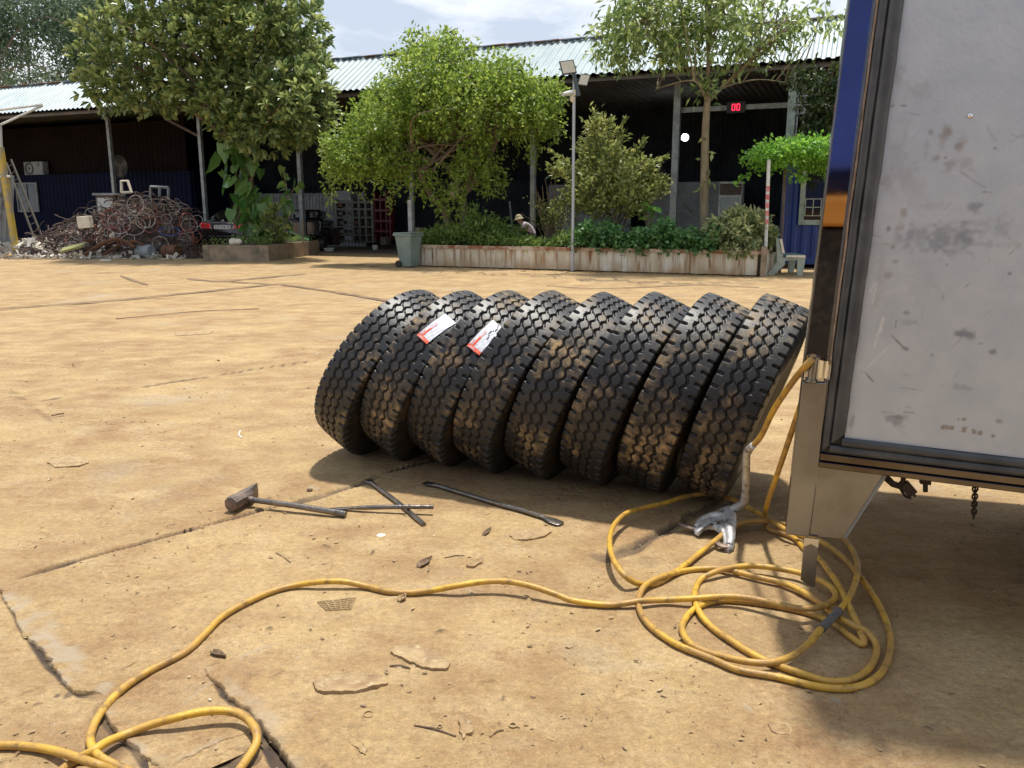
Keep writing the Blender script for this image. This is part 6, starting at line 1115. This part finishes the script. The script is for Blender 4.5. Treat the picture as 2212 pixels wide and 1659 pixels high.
    l.new(col, p.inputs['Base Color']); nz2 = n.new('ShaderNodeTexNoise'); nz2.inputs['Scale'].default_value = 70; nz2.inputs['Detail'].default_value = 4; l.new(tcn.outputs['Object'], nz2.inputs['Vector']); b_ = n.new('ShaderNodeBump'); b_.inputs['Strength'].default_value = .22; b_.inputs['Distance'].default_value = .004; l.new(nz2.outputs['Fac'], b_.inputs['Height']); l.new(b_.outputs[0], p.inputs['Normal'])
    me.materials.append(m); o = bpy.data.objects.new('door_panel', me); C.objects.link(o); o.parent = tk; o.matrix_parent_inverse = Matrix.Translation(-tk.location); return o
dp = panel()
m = MB(); s_, t_ = TP(2095, 250); m.sph(T(s_, t_, .004), (.0085, .0085, .006), 14, 8, AXT); rv = m.build('rivet', M['chrome'], None, True); rv.parent = dp
# under the floor: fittings, chain, cross members
def uu(u, v, w_): s_, t_ = TP(u, v, w_); return T(s_, t_, w_)
m = MB(); m.tube([uu(1900, 1018, -.06), uu(1928, 1045, -.07), uu(1948, 1052, -.08)], [.016, .013, .011], 6); m.tube([uu(1952, 1020, -.08), uu(1951, 1040, -.08), uu(1940, 1050, -.08)], .009, 6); m.box(uu(1962, 1056, -.08), (.05, .035, .02), [unit(TE - TT * 1.0), unit(TE + TT), TWn]); m.tube([uu(1944, 1054, -.08), uu(1955, 1072, -.08), uu(1968, 1076, -.08)], .005, 5); m.tube([uu(1965, 1060, -.08), uu(1978, 1072, -.08)], .005, 5); m.build('latch_bracket', M['black'], tk)
m = MB(); m.box(uu(1999, 1038, -.12), (.035, .022, .03), AXT); m.tube([uu(1999, 1040, -.12), uu(1999, 1062, -.12)], .009, 8); m.box(uu(2000, 1028, -.12), (.075, .012, .02), AXT); m.build('bolt', M['black'], tk)
ch = MB(); n_ = 9
for i in range(n_):
    c_ = uu(2107 - i * .4, 1048 + i * 8.2, -.12); a1 = TE if i % 2 else TWn; pts = [c_ + .0085 * math.cos(a_) * a1 + .0125 * math.sin(a_) * TT for a_ in np.linspace(0, 2 * math.pi, 9)]; ch.tube(pts, .0034, 5, False)
ch.build('chain', M['black'], tk)
tb(1.25, LT, -.34, -.05, -.55, -.35, 'added_chassis_rail', 'black'); tb(1.25, LT, -.34, -.05, -1.5, -1.3, 'added_chassis_rail', 'black'); tb(1.5, 1.56, -.52, -.04, -1.6, -.3, 'added_mud_flap', 'black'); tb(.3, LT, -.10, -.02, -.9, -.75, 'cross_member', 'black'); tb(.3, LT, -.10, -.02, -1.8, -1.65, 'cross_member', 'black')  # rails and mud flap added out of view to darken the ground below
for s_ in (2.2, 3.6):
    for w_ in (-.3, -1.6):
        m = MB(); c_ = T(s_, 0, w_); c_[2] = .42; m.lathe([(.2, -.12), (.38, -.12), (.42, -.07), (.42, .07), (.38, .12), (.2, .12)], c_, TWn, 28, True); wh = m.build('wheel', M['sidewall'], tk, True); m = MB(); m.lathe([(.001, .02), (.12, .04), (.2, .0), (.21, .1)], c_, TWn, 20); m.build('rim', M['post'], wh)
# ---------------------------------------------------------------- tools
tz = lambda x, y: (430.7 + .38942 * x, 990.6 + .38942 * y)
def bar(pts, r, name, label, spoon0=None, spoon1=None, mt='steel'):
    t = thing(name, label, 'tyre iron', G(*pts[0][:2])); Q = [G(u, v, z) for u, v, z in pts]; q = spline(Q, 6); m = MB(); n_ = len(q); rr_ = [r] * n_
    m.tube(q, rr_, 12); smooth_by_angle(m.build('shaft', M[mt], t))
    for end, sp_ in ((0, spoon0), (1, spoon1)):
        if not sp_: continue
        L, wd, lift = sp_; a_ = q[0] if end == 0 else q[-1]; d_ = unit(q[0] - q[2]) if end == 0 else unit(q[-1] - q[-3]); sd = unit(np.cross(d_, (0, 0, 1))); m = MB(); st_ = []
        for k in range(13):
            f_ = k / 12; c_ = a_ + d_ * (L * f_ - .01) + np.array([0, 0, lift * f_ * f_]); ww = np.interp(f_, [0, .25, .6, .9, 1], [r, r * 1.1, wd, wd * .98, wd * .6]); hh = np.interp(f_, [0, .3, 1], [r, r * .55, .0022]); st_.append((c_, ww, hh))
        for c_, ww, hh in st_:
            for an in np.linspace(0, 2 * math.pi, 12, endpoint=False): m.v.append(tuple(c_ + sd * ww * math.cos(an) + np.array([0, 0, 1]) * hh * math.sin(an)))
        m.f = [(i * 12 + j, i * 12 + (j + 1) % 12, (i + 1) * 12 + (j + 1) % 12, (i + 1) * 12 + j) for i in range(12) for j in range(12)] + [tuple(144 + j for j in range(12)), tuple(range(12))[::-1]]
        smooth_by_angle(m.build('spoon_end', M[mt], t), 50)
    return t
bar([(*tz(955, 135), .016), (*tz(1100, 243), .014), (*tz(1245, 365), .013)], .0125, 'tyre_iron', 'short tyre iron lying under the crossed bar, spoon end towards the tyres', (.07, .024, .004))
bar([(*tz(905, 272), .022), (*tz(1100, 268), .036), (*tz(1298, 268), .043)], .0120, 'tyre_iron', 'flat-ended tyre iron crossed over the short one, its tip beside the hammer handle', (.30, .018, -.012))
bar([(*tz(1320, 150), .018), (*tz(1450, 190), .018), (*tz(1650, 250), .018), (*tz(1800, 290), .018), (*tz(1890, 318), .018)], .0125, 'tyre_iron', 'long curved tyre iron lying alone to the right, spoon ends both sides', (.115, .029, -.004), (.150, .032, -.006))
hm = thing('sledge_hammer', 'short-handled sledge hammer with wedge head left of the tyre irons', 'hammer', G(*tz(200, 280)))
hc0 = G(*tz(172, 262), .040); hc1 = G(*tz(322, 178), .045); hd = unit((hc1 - hc0) * (1, 1, 0)); hs = np.array([hd[1], -hd[0], 0]); HL = np.linalg.norm(hc1 - hc0) ; m = MB(); zz = np.array([0, 0, 1.])
prof = [(0, .026, .030), (.01, .031, .036), (.12, .034, .038), (.30, .030, .034), (.36, .033, .036), (.60, .032, .036), (.72, .024, .038), (.99, .006, .043), (1.0, .0035, .043)]
for f_, a_, b_ in prof:
    c_ = hc0 + hd * (HL * f_) * 1.0; c_[2] = .046
    for k in range(8): an = math.pi / 8 + k * math.pi / 4; m.v.append(tuple(c_ + hs * a_ * 1.25 * math.cos(an) + zz * b_ * 1.15 * math.sin(an)))
m.f = [(i * 8 + j, i * 8 + (j + 1) % 8, (i + 1) * 8 + (j + 1) % 8, (i + 1) * 8 + j) for i in range(len(prof) - 1) for j in range(8)] + [tuple(range(8))[::-1], tuple((len(prof) - 1) * 8 + j for j in range(8))]
smooth_by_angle(m.build('head', M['hammer'], hm, bevel=.003), 30)
h0_ = hc0 + hd * HL * .47; h0_[2] = .042; h1_ = G(*tz(812, 308), .020); m = MB(); m.tube([h0_ + unit(h1_ - h0_) * .035, h0_ * .5 + h1_ * .5 + (0, 0, .004), h1_], [.0145, .0155, .0165], 14); smooth_by_angle(m.build('handle', M['steel'], hm)); m = MB(); m.tube([h0_ - unit(h1_ - h0_) * .036, h0_ + unit(h1_ - h0_) * .062], .020, 10); m.build('socket', M['hammer'], hm, bevel=.003)
# duckbill lever on the hose end
fk = thing('duckbill_lever', 'cast aluminium duckbill lever with forked jaws standing on the ground by the last tyre', 'tool', G(1570, 1150))
z4 = lambda x, y: (1249 + .3311 * x, 990.6 + .3311 * y)
top_ = W(1627, 962, 3.42); rod = [top_, W(1614, 977, 3.50), W(1612, 1018, 3.56), W(1610, 1056, 3.63), W(1605, 1086, 3.72)]; bodyc = G(*z4(985, 345), .075)
m = MB(); m.tube(spline(rod + [bodyc], 5), [.0155] * 6 + [.0175] * 12 + [.021] * 8, 10); smooth_by_angle(m.build('shank', M['alu'], fk), 60)
m = MB(); A_ = [G(*z4(x, y), z) for x, y, z in ((985, 345, .075), (930, 375, .065), (860, 385, .058), (805, 410, .048), (775, 450, .034))]; m.tube(spline(A_, 5), [.030, .032, .034, .033, .032, .030, .028, .027, .026, .025, .024, .023, .023, .022, .021, .020, .020, .019, .018, .018, .017], 10)
A_ = [G(*z4(x, y), z) for x, y, z in ((985, 345, .075), (985, 410, .062), (988, 470, .050), (992, 530, .036), (985, 568, .026))]; m.tube(spline(A_, 5), [.030, .033, .035, .034, .033, .032, .031, .030, .029, .028, .027, .026, .025, .025, .024, .023, .022, .021, .020, .019, .018], 10)
m.sph(bodyc + (0, 0, 0), (.034, .028, .028)); m.sph(G(*z4(945, 395), .060), (.055, .042, .018)); fp = [(985, 322, .085), (1022, 352, .080), (1034, 410, .066), (1026, 490, .050), (1018, 560, .034), (985, 590, .024), (955, 570, .026), (945, 505, .044), (925, 462, .054), (890, 438, .058), (850, 432, .054), (815, 448, .046), (785, 478, .036), (757, 462, .034), (768, 425, .044), (800, 388, .056), (850, 360, .066), (910, 352, .074), (950, 335, .082)]
tp_ = [G(*z4(x, y), z) for x, y, z in fp]; cm = G(*z4(955, 410), .068); nf = len(fp); b0 = len(m.v); m.v += [tuple(p) for p in tp_] + [tuple(cm + (tp_[i] - cm) * .8 + (0, 0, .007)) for i in range(nf)] + [tuple(p - np.array([0, 0, .022])) for p in tp_] + [tuple(cm + (0, 0, .006))]
m.f += [(b0 + i, b0 + (i + 1) % nf, b0 + nf + (i + 1) % nf, b0 + nf + i) for i in range(nf)] + [(b0 + nf + i, b0 + nf + (i + 1) % nf, b0 + 3 * nf) for i in range(nf)] + [(b0 + 2 * nf + i, b0 + 2 * nf + (i + 1) % nf, b0 + (i + 1) % nf, b0 + i) for i in range(nf)]
m.build('fork', M['alu'], fk, True)
for (a_, b_) in (((785, 462, .030), (655, 432, .030)), ((985, 580, .022), (890, 560, .022))):
    P_ = G(*z4(*a_[:2]), a_[2]); Q_ = G(*z4(*b_[:2]), b_[2]); d_ = unit(Q_ - P_); sd = unit(np.cross(d_, (0, 0, 1))); m = MB(); L = np.linalg.norm(Q_ - P_)
    for f_ in np.linspace(-.1, 1, 10):
        ww = .021 * math.sin(min(3.0, .55 + f_ * 2.5)) + .004; c_ = P_ + d_ * L * f_ + (0, 0, .004 * f_)
        for an in np.linspace(0, 2 * math.pi, 10, endpoint=False): m.v.append(tuple(c_ + sd * ww * math.cos(an) + np.array([0, 0, 1]) * .010 * math.sin(an)))
    m.f = [(i * 10 + j, i * 10 + (j + 1) % 10, (i + 1) * 10 + (j + 1) % 10, (i + 1) * 10 + j) for i in range(9) for j in range(10)] + [tuple(range(10))[::-1], tuple(90 + j for j in range(10))]; m.build('jaw', M['hammer'], fk, True)
# ---------------------------------------------------------------- the yellow hose
z5 = lambda x, y: (.2731 * x, 1206 + .2731 * y)
z6 = lambda x, y: (516.8 + .3505 * x, 1206 + .3505 * y)
HR = .0122; gz = HR + .001
def gp_(f, L): return [G(*f(x, y), (z if z else gz)) for x, y, z in [(q + (0,))[:3] for q in L]]
path = [top_ + unit(top_ - rod[1]) * -.02, top_ + (.02, -.04, .055)]
path += [W(1672, 885, 3.20), W(1712, 825, 3.00), T(-.075, .375, .055), T(-.040, .372, -.12), W(1738, 850, 3.12), W(1724, 892, 3.18), W(1704, 951, 3.30), W(1681, 1019, 3.45), W(1659, 1082, 3.62), G(1652, 1118, .035), G(1662, 1143, gz), G(1682, 1150, gz)]
path += gp_(z4, [(1410, 520, 0), (1480, 590, 0), (1570, 650, .03), (1640, 740, .045), (1700, 830, .055), (1760, 950, .055), (1830, 1100, .04), (1862, 1190, .02), (1850, 1212, 0), (1800, 1180, 0), (1700, 1100, 0), (1600, 1045, 0), (1470, 1000, 0), (1250, 955, 0), (1000, 925, 0), (870, 935, 0), (760, 980, 0), (690, 1060, 0), (680, 1130, 0), (740, 1215, 0), (880, 1275, 0), (1100, 1325, .026), (1250, 1330, .03), (1380, 1295, .03), (1490, 1220, .035), (1590, 1105, .045), (1680, 1010, .055), (1760, 920, .06), (1812, 800, .06), (1822, 690, .055), (1785, 590, .05), (1720, 515, .05), (1600, 470, .05), (1480, 450, .05), (1350, 430, .045), (1230, 408, .045), (1110, 413, .045), (1000, 450, .045), (900, 530, .035), (790, 620, .02), (690, 700, .02), (600, 760, 0), (520, 812, 0), (440, 822, .01), (370, 808, .03), (300, 760, .06), (235, 670, .075), (205, 560, .08), (225, 450, .075), (300, 365, .07), (410, 325, .06), (550, 295, .055), (700, 248, .06), (850, 230, .065), (1000, 262, .062), (1130, 330, .055), (1250, 400, .055), (1350, 462, .055), (1460, 500, .05), (1590, 545, .045), (1700, 620, .04), (1790, 710, .035), (1890, 840, .03), (1975, 980, .02), (2030, 1130, 0), (2035, 1250, 0), (1990, 1380, 0), (1890, 1465, 0), (1740, 1500, 0), (1550, 1485, 0), (1300, 1425, 0), (1050, 1380, 0), (880, 1310, 0), (650, 1215, 0), (490, 1110, 0), (410, 1010, 0), (395, 910, 0), (440, 825, .026), (540, 775, .030), (680, 735, 0), (830, 718, 0), (960, 724, .02), (1150, 770, .02), (1350, 818, .02), (1480, 880, .02), (1580, 945, .02), (1680, 1030, .03), (1790, 1085, .05), (1880, 1130, .04), (1945, 1220, .015), (1935, 1310, 0), (1870, 1400, 0), (1760, 1450, 0), (1620, 1452, 0), (1480, 1410, 0), (1330, 1360, 0), (1180, 1300, .012), (1000, 1190, 0), (860, 1090, .012), (785, 990, .02), (760, 890, 0), (790, 800, 0), (880, 745, .03), (1000, 712, .035), (1130, 700, .035), (1290, 715, .035), (1450, 748, .035), (1590, 800, .045), (1672, 865, .05), (1670, 920, .05), (1590, 965, .05), (1450, 978, .055), (1280, 945, .05), (1110, 910, .045), (950, 900, .04), (760, 912, .035), (560, 922, .02), (400, 930, .026), (200, 955, 0)])
path += gp_(z6, [(2060, 262, .02), (1950, 222, .035), (1800, 172, .05), (1650, 143, .055), (1500, 145, .05), (1350, 168, .04), (1200, 195, .02), (1050, 212, 0), (920, 205, 0), (780, 172, .015), (650, 145, .03), (500, 145, .03), (330, 170, .015), (180, 212, 0)])
path += gp_(z5, [(1900, 375, 0), (1740, 475, 0), (1610, 610, 0), (1460, 745, 0), (1200, 880, 0), (1010, 1000, 0), (880, 1120, 0), (780, 1250, 0), (722, 1380, 0), (722, 1480, .025), (790, 1570, .03), (920, 1640, .02), (1060, 1700, 0), (1400, 1800, 0), (1800, 1790, 0), (1880, 1690, 0), (1960, 1580, 0), (2025, 1470, .02), (2025, 1370, .03), (1960, 1275, .035), (1860, 1222, .04), (1730, 1205, .045), (1560, 1222, .045), (1380, 1265, .04), (1200, 1315, .03), (1000, 1390, .02), (850, 1450, .03), (740, 1520, .035), (600, 1600, 0), (480, 1700, 0), (560, 1860, 0), (900, 1880, 0), (980, 1780, 0), (900, 1690, .02), (760, 1630, .05), (590, 1570, .04), (400, 1515, .02), (200, 1488, 0), (0, 1480, 0), (-300, 1500, 0), (-700, 1560, 0)])
hp = spline(path, 6); m = MB(); m.tube(hp, HR, 12); hose = m.build('air_hose', M['hose'], None, True); tag(hose, 'long dirty yellow air hose coiled on the ground and hooked over the truck post', 'hose')
a_ = G(*z4(1588, 1110), .047); c_ = G(*z4(1640, 1055), .053); c2 = G(*z4(1652, 1045), .054); d2 = G(*z4(1700, 992), .058); m = MB(); m.tube([a_, c_], HR * 1.32, 14); m.tube([c2, d2], HR * 1.32, 14); m.tube([c_, c2], HR * 1.15, 12); o = m.build('hose_coupling', pmat('black tape', (.10, .10, .10), (.16, .15, .14), 20, .4), hose); smooth_by_angle(o)
# ---------------------------------------------------------------- small debris
def flat(px, h_, nm, lb_, ct, mt, curl=0):
    Q = [G(u, v) for u, v in px]; c_ = sum(Q) / len(Q); R_ = max(np.linalg.norm(p - c_) for p in Q); out_ = []; n0 = len(Q)
    for i in range(n0):
        a, b = Q[i], Q[(i + 1) % n0]; k = max(2, int(np.linalg.norm(b - a) / .006)); nrm_ = unit(np.cross(b - a, (0, 0, 1)))
        for j in range(k):
            q = a + (b - a) * j / k; w_ = (vn(np.array([q[0] * 1.0]), np.array([q[1]]), .012, 31)[0] - .5) * .008 + (vn(np.array([q[0]]), np.array([q[1]]), .004, 32)[0] - .5) * .003; out_.append(q + nrm_ * w_ * min(1, R_ / .05))
    n_ = len(out_); m = MB(); rings = []
    for f_ in (1.0, .93, .75, .5, .25):
        rings.append([c_ * (1, 1, 0) + (q - c_) * (1, 1, 0) * f_ + (0, 0, max(.001, h_ * .55 + curl * f_ ** 3 * (.3 + 1.4 * vn(np.array([q[0]]), np.array([q[1]]), .05, 33)[0]) + .003 * (vn(np.array([q[0] * f_ + 3]), np.array([q[1] * f_]), .014, 34)[0] - .5))) for q in out_])
    dn = [q * (1, 1, 0) + (0, 0, -.01) for q in out_]; m.v = [tuple(map(float, p)) for g in [dn] + rings for p in g] + [tuple(map(float, c_ * (1, 1, 0) + (0, 0, h_ * .6)))]
    m.f = [(g * n_ + i, g * n_ + (i + 1) % n_, (g + 1) * n_ + (i + 1) % n_, (g + 1) * n_ + i) for g in range(5) for i in range(n_)] + [(5 * n_ + i, 5 * n_ + (i + 1) % n_, 6 * n_) for i in range(n_)]
    o = m.build(nm, M[mt]); smooth_by_angle(o, 50); tag(o, lb_, ct)
flat([(676, 1477), (690, 1465), (760, 1462), (832, 1464), (838, 1479), (818, 1488), (790, 1494), (762, 1499), (700, 1503), (684, 1500)], .010, 'leather_scrap', 'long tongue-shaped dusty scrap in the lower middle foreground', 'scrap', 'cardb', .008)
flat([(842, 1413), (862, 1402), (900, 1400), (935, 1410), (958, 1428), (974, 1439), (962, 1451), (940, 1449), (915, 1446), (880, 1432)], .010, 'rubber_scrap', 'curved dusty scrap above the tongue-shaped one', 'scrap', 'cardb', .008)
flat([(1100, 1160), (1112, 1151), (1140, 1146), (1180, 1144), (1192, 1153), (1176, 1162), (1140, 1170), (1112, 1169)], .009, 'leaf_scrap', 'pale leaf-shaped scrap below the long tyre iron', 'scrap', 'cardb', .006)
flat([(1007, 1225), (1030, 1210), (1044, 1208), (1042, 1217), (1030, 1224), (1022, 1228)], .004, 'torn_scrap', 'small torn scrap right of the dark folded strip', 'scrap', 'cardb', .006)
flat([(378, 718), (462, 715), (452, 722), (380, 726)], .012, 'board_piece', 'flat thin board lying alone far out on the yard left of the tyres', 'board', 'cardb', 0)
flat([(103, 1000), (140, 985), (185, 990), (192, 1000), (170, 1008), (120, 1010)], .005, 'paper_scrap', 'pale flat paper scrap on the left side of the yard', 'scrap', 'cardb', .003)
flat([(1658, 1566), (1672, 1560), (1700, 1564), (1712, 1578), (1706, 1588), (1685, 1589), (1664, 1580)], .004, 'round_lid', 'round dusty lid pressed into the ground below the hose coil', 'lid', 'cardb', .002)
flat([(716, 1576), (730, 1572), (752, 1580), (756, 1592), (775, 1600), (795, 1622), (790, 1634), (780, 1628), (750, 1604), (730, 1597)], .004, 'bone_scrap', 'narrow spoon-shaped scrap in the bottom foreground', 'scrap', 'cardb', .003)
flat([(991, 1554), (1010, 1562), (1022, 1570), (1020, 1590), (1008, 1590), (1002, 1601), (992, 1585)], .006, 'dry_leaf', 'curled dry leaf at the end of the thin nail in the bottom foreground', 'leaf', 'cardb', .010)
for i, (u, v, r, lb_) in enumerate(((796, 1543, .016, 'thin pale ring lying right above the spoon-shaped scrap'), (950, 1569, .009, 'small washer beside the long nail'), (1108, 1566, .013, 'dusty washer right of the dry leaf'))):
    P_ = G(u, v, .004); m = MB(); m.lathe([(r, -.002), (r, .002), (r * (.62 if i else .84), .002), (r * (.62 if i else .84), -.002)], P_, (.03, -.05, 1), 24, True); tag(m.build('washer', M['cardb']), lb_, 'washer')
for u0, v0, u1, v1, r, nm, lb_, mt in ((895, 1567, 985, 1590, .0028, 'long_nail', 'long rusty nail pointing at the dry leaf', 'dkscrap'), (842, 1438, 886, 1443, .003, 'twig', 'short twig at the tip of the curved scrap', 'dkscrap'), (1058, 1590, 1088, 1575, .003, 'twig', 'thin twig below the dusty washer', 'cardb'), (960, 1205, 1003, 1200, .0025, 'wire_piece', 'short wire above the dark folded strip', 'dkscrap'), (596, 1015 + 178, 628, 1214, .0025, 'wire_piece', 'bent wire left of the middle foreground', 'cardb'), (112, 898, 138, 893, .006, 'dark_strip', 'pair of thin dark strips on the left side of the yard', 'dkscrap'), (2160, 1462, 2175, 1455, .001, 'chip', 'tiny chip', 'dkscrap')):
    if nm == 'chip': continue
    m = MB(); a_ = G(u0, v0, r + .001); c_ = G(u1, v1, r + .002); m.tube([a_, (a_ + c_) / 2 + (0, .006, .003), c_], r, 6); tag(m.build(nm, M[mt]), lb_, 'debris')
def strip(px, wpx, nm, lb_, mt='dkscrap', h_=.016):
    a_ = G(*px[0], .003); c_ = G(*px[1], .003); d_ = unit(c_ - a_); sd = np.cross(d_, (0, 0, 1)); m = MB(); L = np.linalg.norm(c_ - a_); n_ = 8; ww = wpx
    for i in range(n_ + 1):
        f_ = i / n_; q = a_ + d_ * L * f_; k = math.sin(math.pi * min(1, .15 + f_)) * ww
        for an in (-1.5, -.8, 0, .8, 1.5): m.v.append(tuple(q + sd * k * math.sin(an) + np.array([0, 0, h_ * (1 - math.cos(an)) * .8 + .002])))
    m.f = [(i * 5 + j, i * 5 + j + 1, (i + 1) * 5 + j + 1, (i + 1) * 5 + j) for i in range(n_) for j in range(4)]; o = m.build(nm, M[mt], None, True); so_ = o.modifiers.new('thick', 'SOLIDIFY'); so_.thickness = .003; tag(o, lb_, 'scrap')
strip([(905, 1226), (932, 1206)], .020, 'folded_strip', 'dark folded metal strip in the middle of the foreground'); strip([(458, 1411), (488, 1422)], .012, 'bark_chip', 'dark curved chip on the ridge beside the hose'); strip([(1045, 1158), (1060, 1144)], .010, 'twisted_chip', 'dark twisted chip below the crossed tyre irons'); strip([(863, 1299), (877, 1288)], .014, 'curled_chip', 'pale curled chip just under the yellow hose', 'cardb')
m = MB()
q = [G(*p) for p in ((686, 1302), (720, 1295), (768, 1293), (757, 1317), (706, 1320))]
for k in range(6):
    f_ = k / 5; a_ = q[0] * (1 - f_) + q[4] * f_; c_ = q[2] * (1 - f_) + q[3] * f_; m.tube([a_ + (0, 0, .004), c_ + (0, 0, .004)], .0022, 4)
    a_ = q[0] * (1 - f_) + q[2] * f_; c_ = q[4] * (1 - f_) + q[3] * f_; m.tube([a_ + (0, 0, .005), c_ + (0, 0, .005)], .0022, 4)
tag(m.build('grid_piece', M['cardb']), 'small square plastic grid half buried below the hose', 'grid')
m = MB(); a_ = [G(*p, .004) for p in ((519, 930), (515, 940), (523, 946))]; m.tube(a_, .005, 6); tag(m.build('white_clip', M['whitebit']), 'small white bent clip on the yard left of the tyres', 'clip')
m = MB(); P_ = G(*tz(1008, 428)); m.lathe([(.001, 0), (.020, 0), (.021, .004), (.001, .006)], P_, (0, 0, 1), 16); tag(m.build('pale_disc', M['whitebit']), 'pale disc on the ground below the crossed tyre irons', 'disc')
for i, (u, v, r) in enumerate(((669, 1058, .018), (1, 1, 0), (2, 1, 0))):
    if r: m = MB(); m.sph(G(u, v, .008), (r, r * .8, r * .6), 8, 6); tag(m.build('stone', M['dkscrap'], None, True), 'dark pebble beside the joint right of the hammer', 'stone')
# loose grit and crumbs over the near ground
m = MB(); tet = [(0, 1, 2), (0, 3, 1), (1, 3, 2), (2, 3, 0)]
for k in range(6500):
    Y_ = 1.85 + 7.5 * random.random() ** 1.9; X_ = random.uniform(-.72, .72) * (Y_ + .25); cl_ = vn(np.array([X_]), np.array([Y_]), .35, 40)[0]
    if cl_ < random.uniform(.25, .75): continue
    s_ = random.choice((.0012, .0016, .002, .0026, .004)) * (1 + .12 * Y_); q = np.array([X_, Y_, s_ * .3]); m.add([q + rs.normal(size=3) * s_ * (1.3, 1.3, .7) for _ in range(4)], tet)
for k in range(300):
    Y_ = 1.85 + 6 * random.random() ** 1.7; X_ = random.uniform(-.7, .7) * (Y_ + .2); s_ = random.uniform(.004, .012) * (1 + .1 * Y_); a_ = random.uniform(0, 3.14); d_ = np.array([math.cos(a_), math.sin(a_), 0]); sd = np.array([-d_[1], d_[0], 0]); q = np.array([X_, Y_, .004]); n_ = 6
    pp = [q + d_ * s_ * math.cos(an) * random.uniform(.7, 1.2) + sd * s_ * .45 * math.sin(an) * random.uniform(.6, 1.3) + (0, 0, random.uniform(0, .004)) for an in np.linspace(0, 2 * math.pi, n_, endpoint=False)]; m.add(pp, [tuple(range(n_))])
tag(m.build('grit', pmat('yard grit', (.46, .33, .18), (.16, .10, .055), 14, .9, c3=(.62, .56, .44), s3=9, lo3=.62, hi3=.66)), 'loose grit and crumbs scattered over the dusty ground', 'grit', kind='stuff')
# ---------------------------------------------------------------- what the polished post mirrors: a blue truck behind the viewpoint
bt = thing('blue_truck', 'blue truck with orange lower side, seen mirrored in the steel corner post', 'truck', (-1.6, -2.5, 0))
def bb(a_, b_, nm, mt, par=bt, bev=.03): m = MB(); m.bbox(a_, b_); return m.build(nm, M[mt], par, bevel=bev)
bb((-5, -4.7, 1.90), (2.2, -2.3, 3.75), 'cargo_box', 'bluetruck'); bb((-5, -4.6, 1.69), (2.2, -2.32, 1.885), 'side_rail', 'navysheet'); bb((-5, -4.6, 1.40), (2.2, -2.28, 1.675), 'lower_side', 'orangetruck'); bb((-5, -4.5, .12), (2.2, -2.35, 1.38), 'chassis', 'black')
for x in (-4, -2.9, 1.4):
    for y in (-2.6, -4.2): m = MB(); m.lathe([(.001, -.14), (.24, -.14), (.45, -.14), (.5, -.1), (.5, .1), (.45, .14), (.24, .14), (.001, .14)], (x, y, .5), (0, 1, 0), 24); m.build('wheel', M['sidewall'], bt, True)
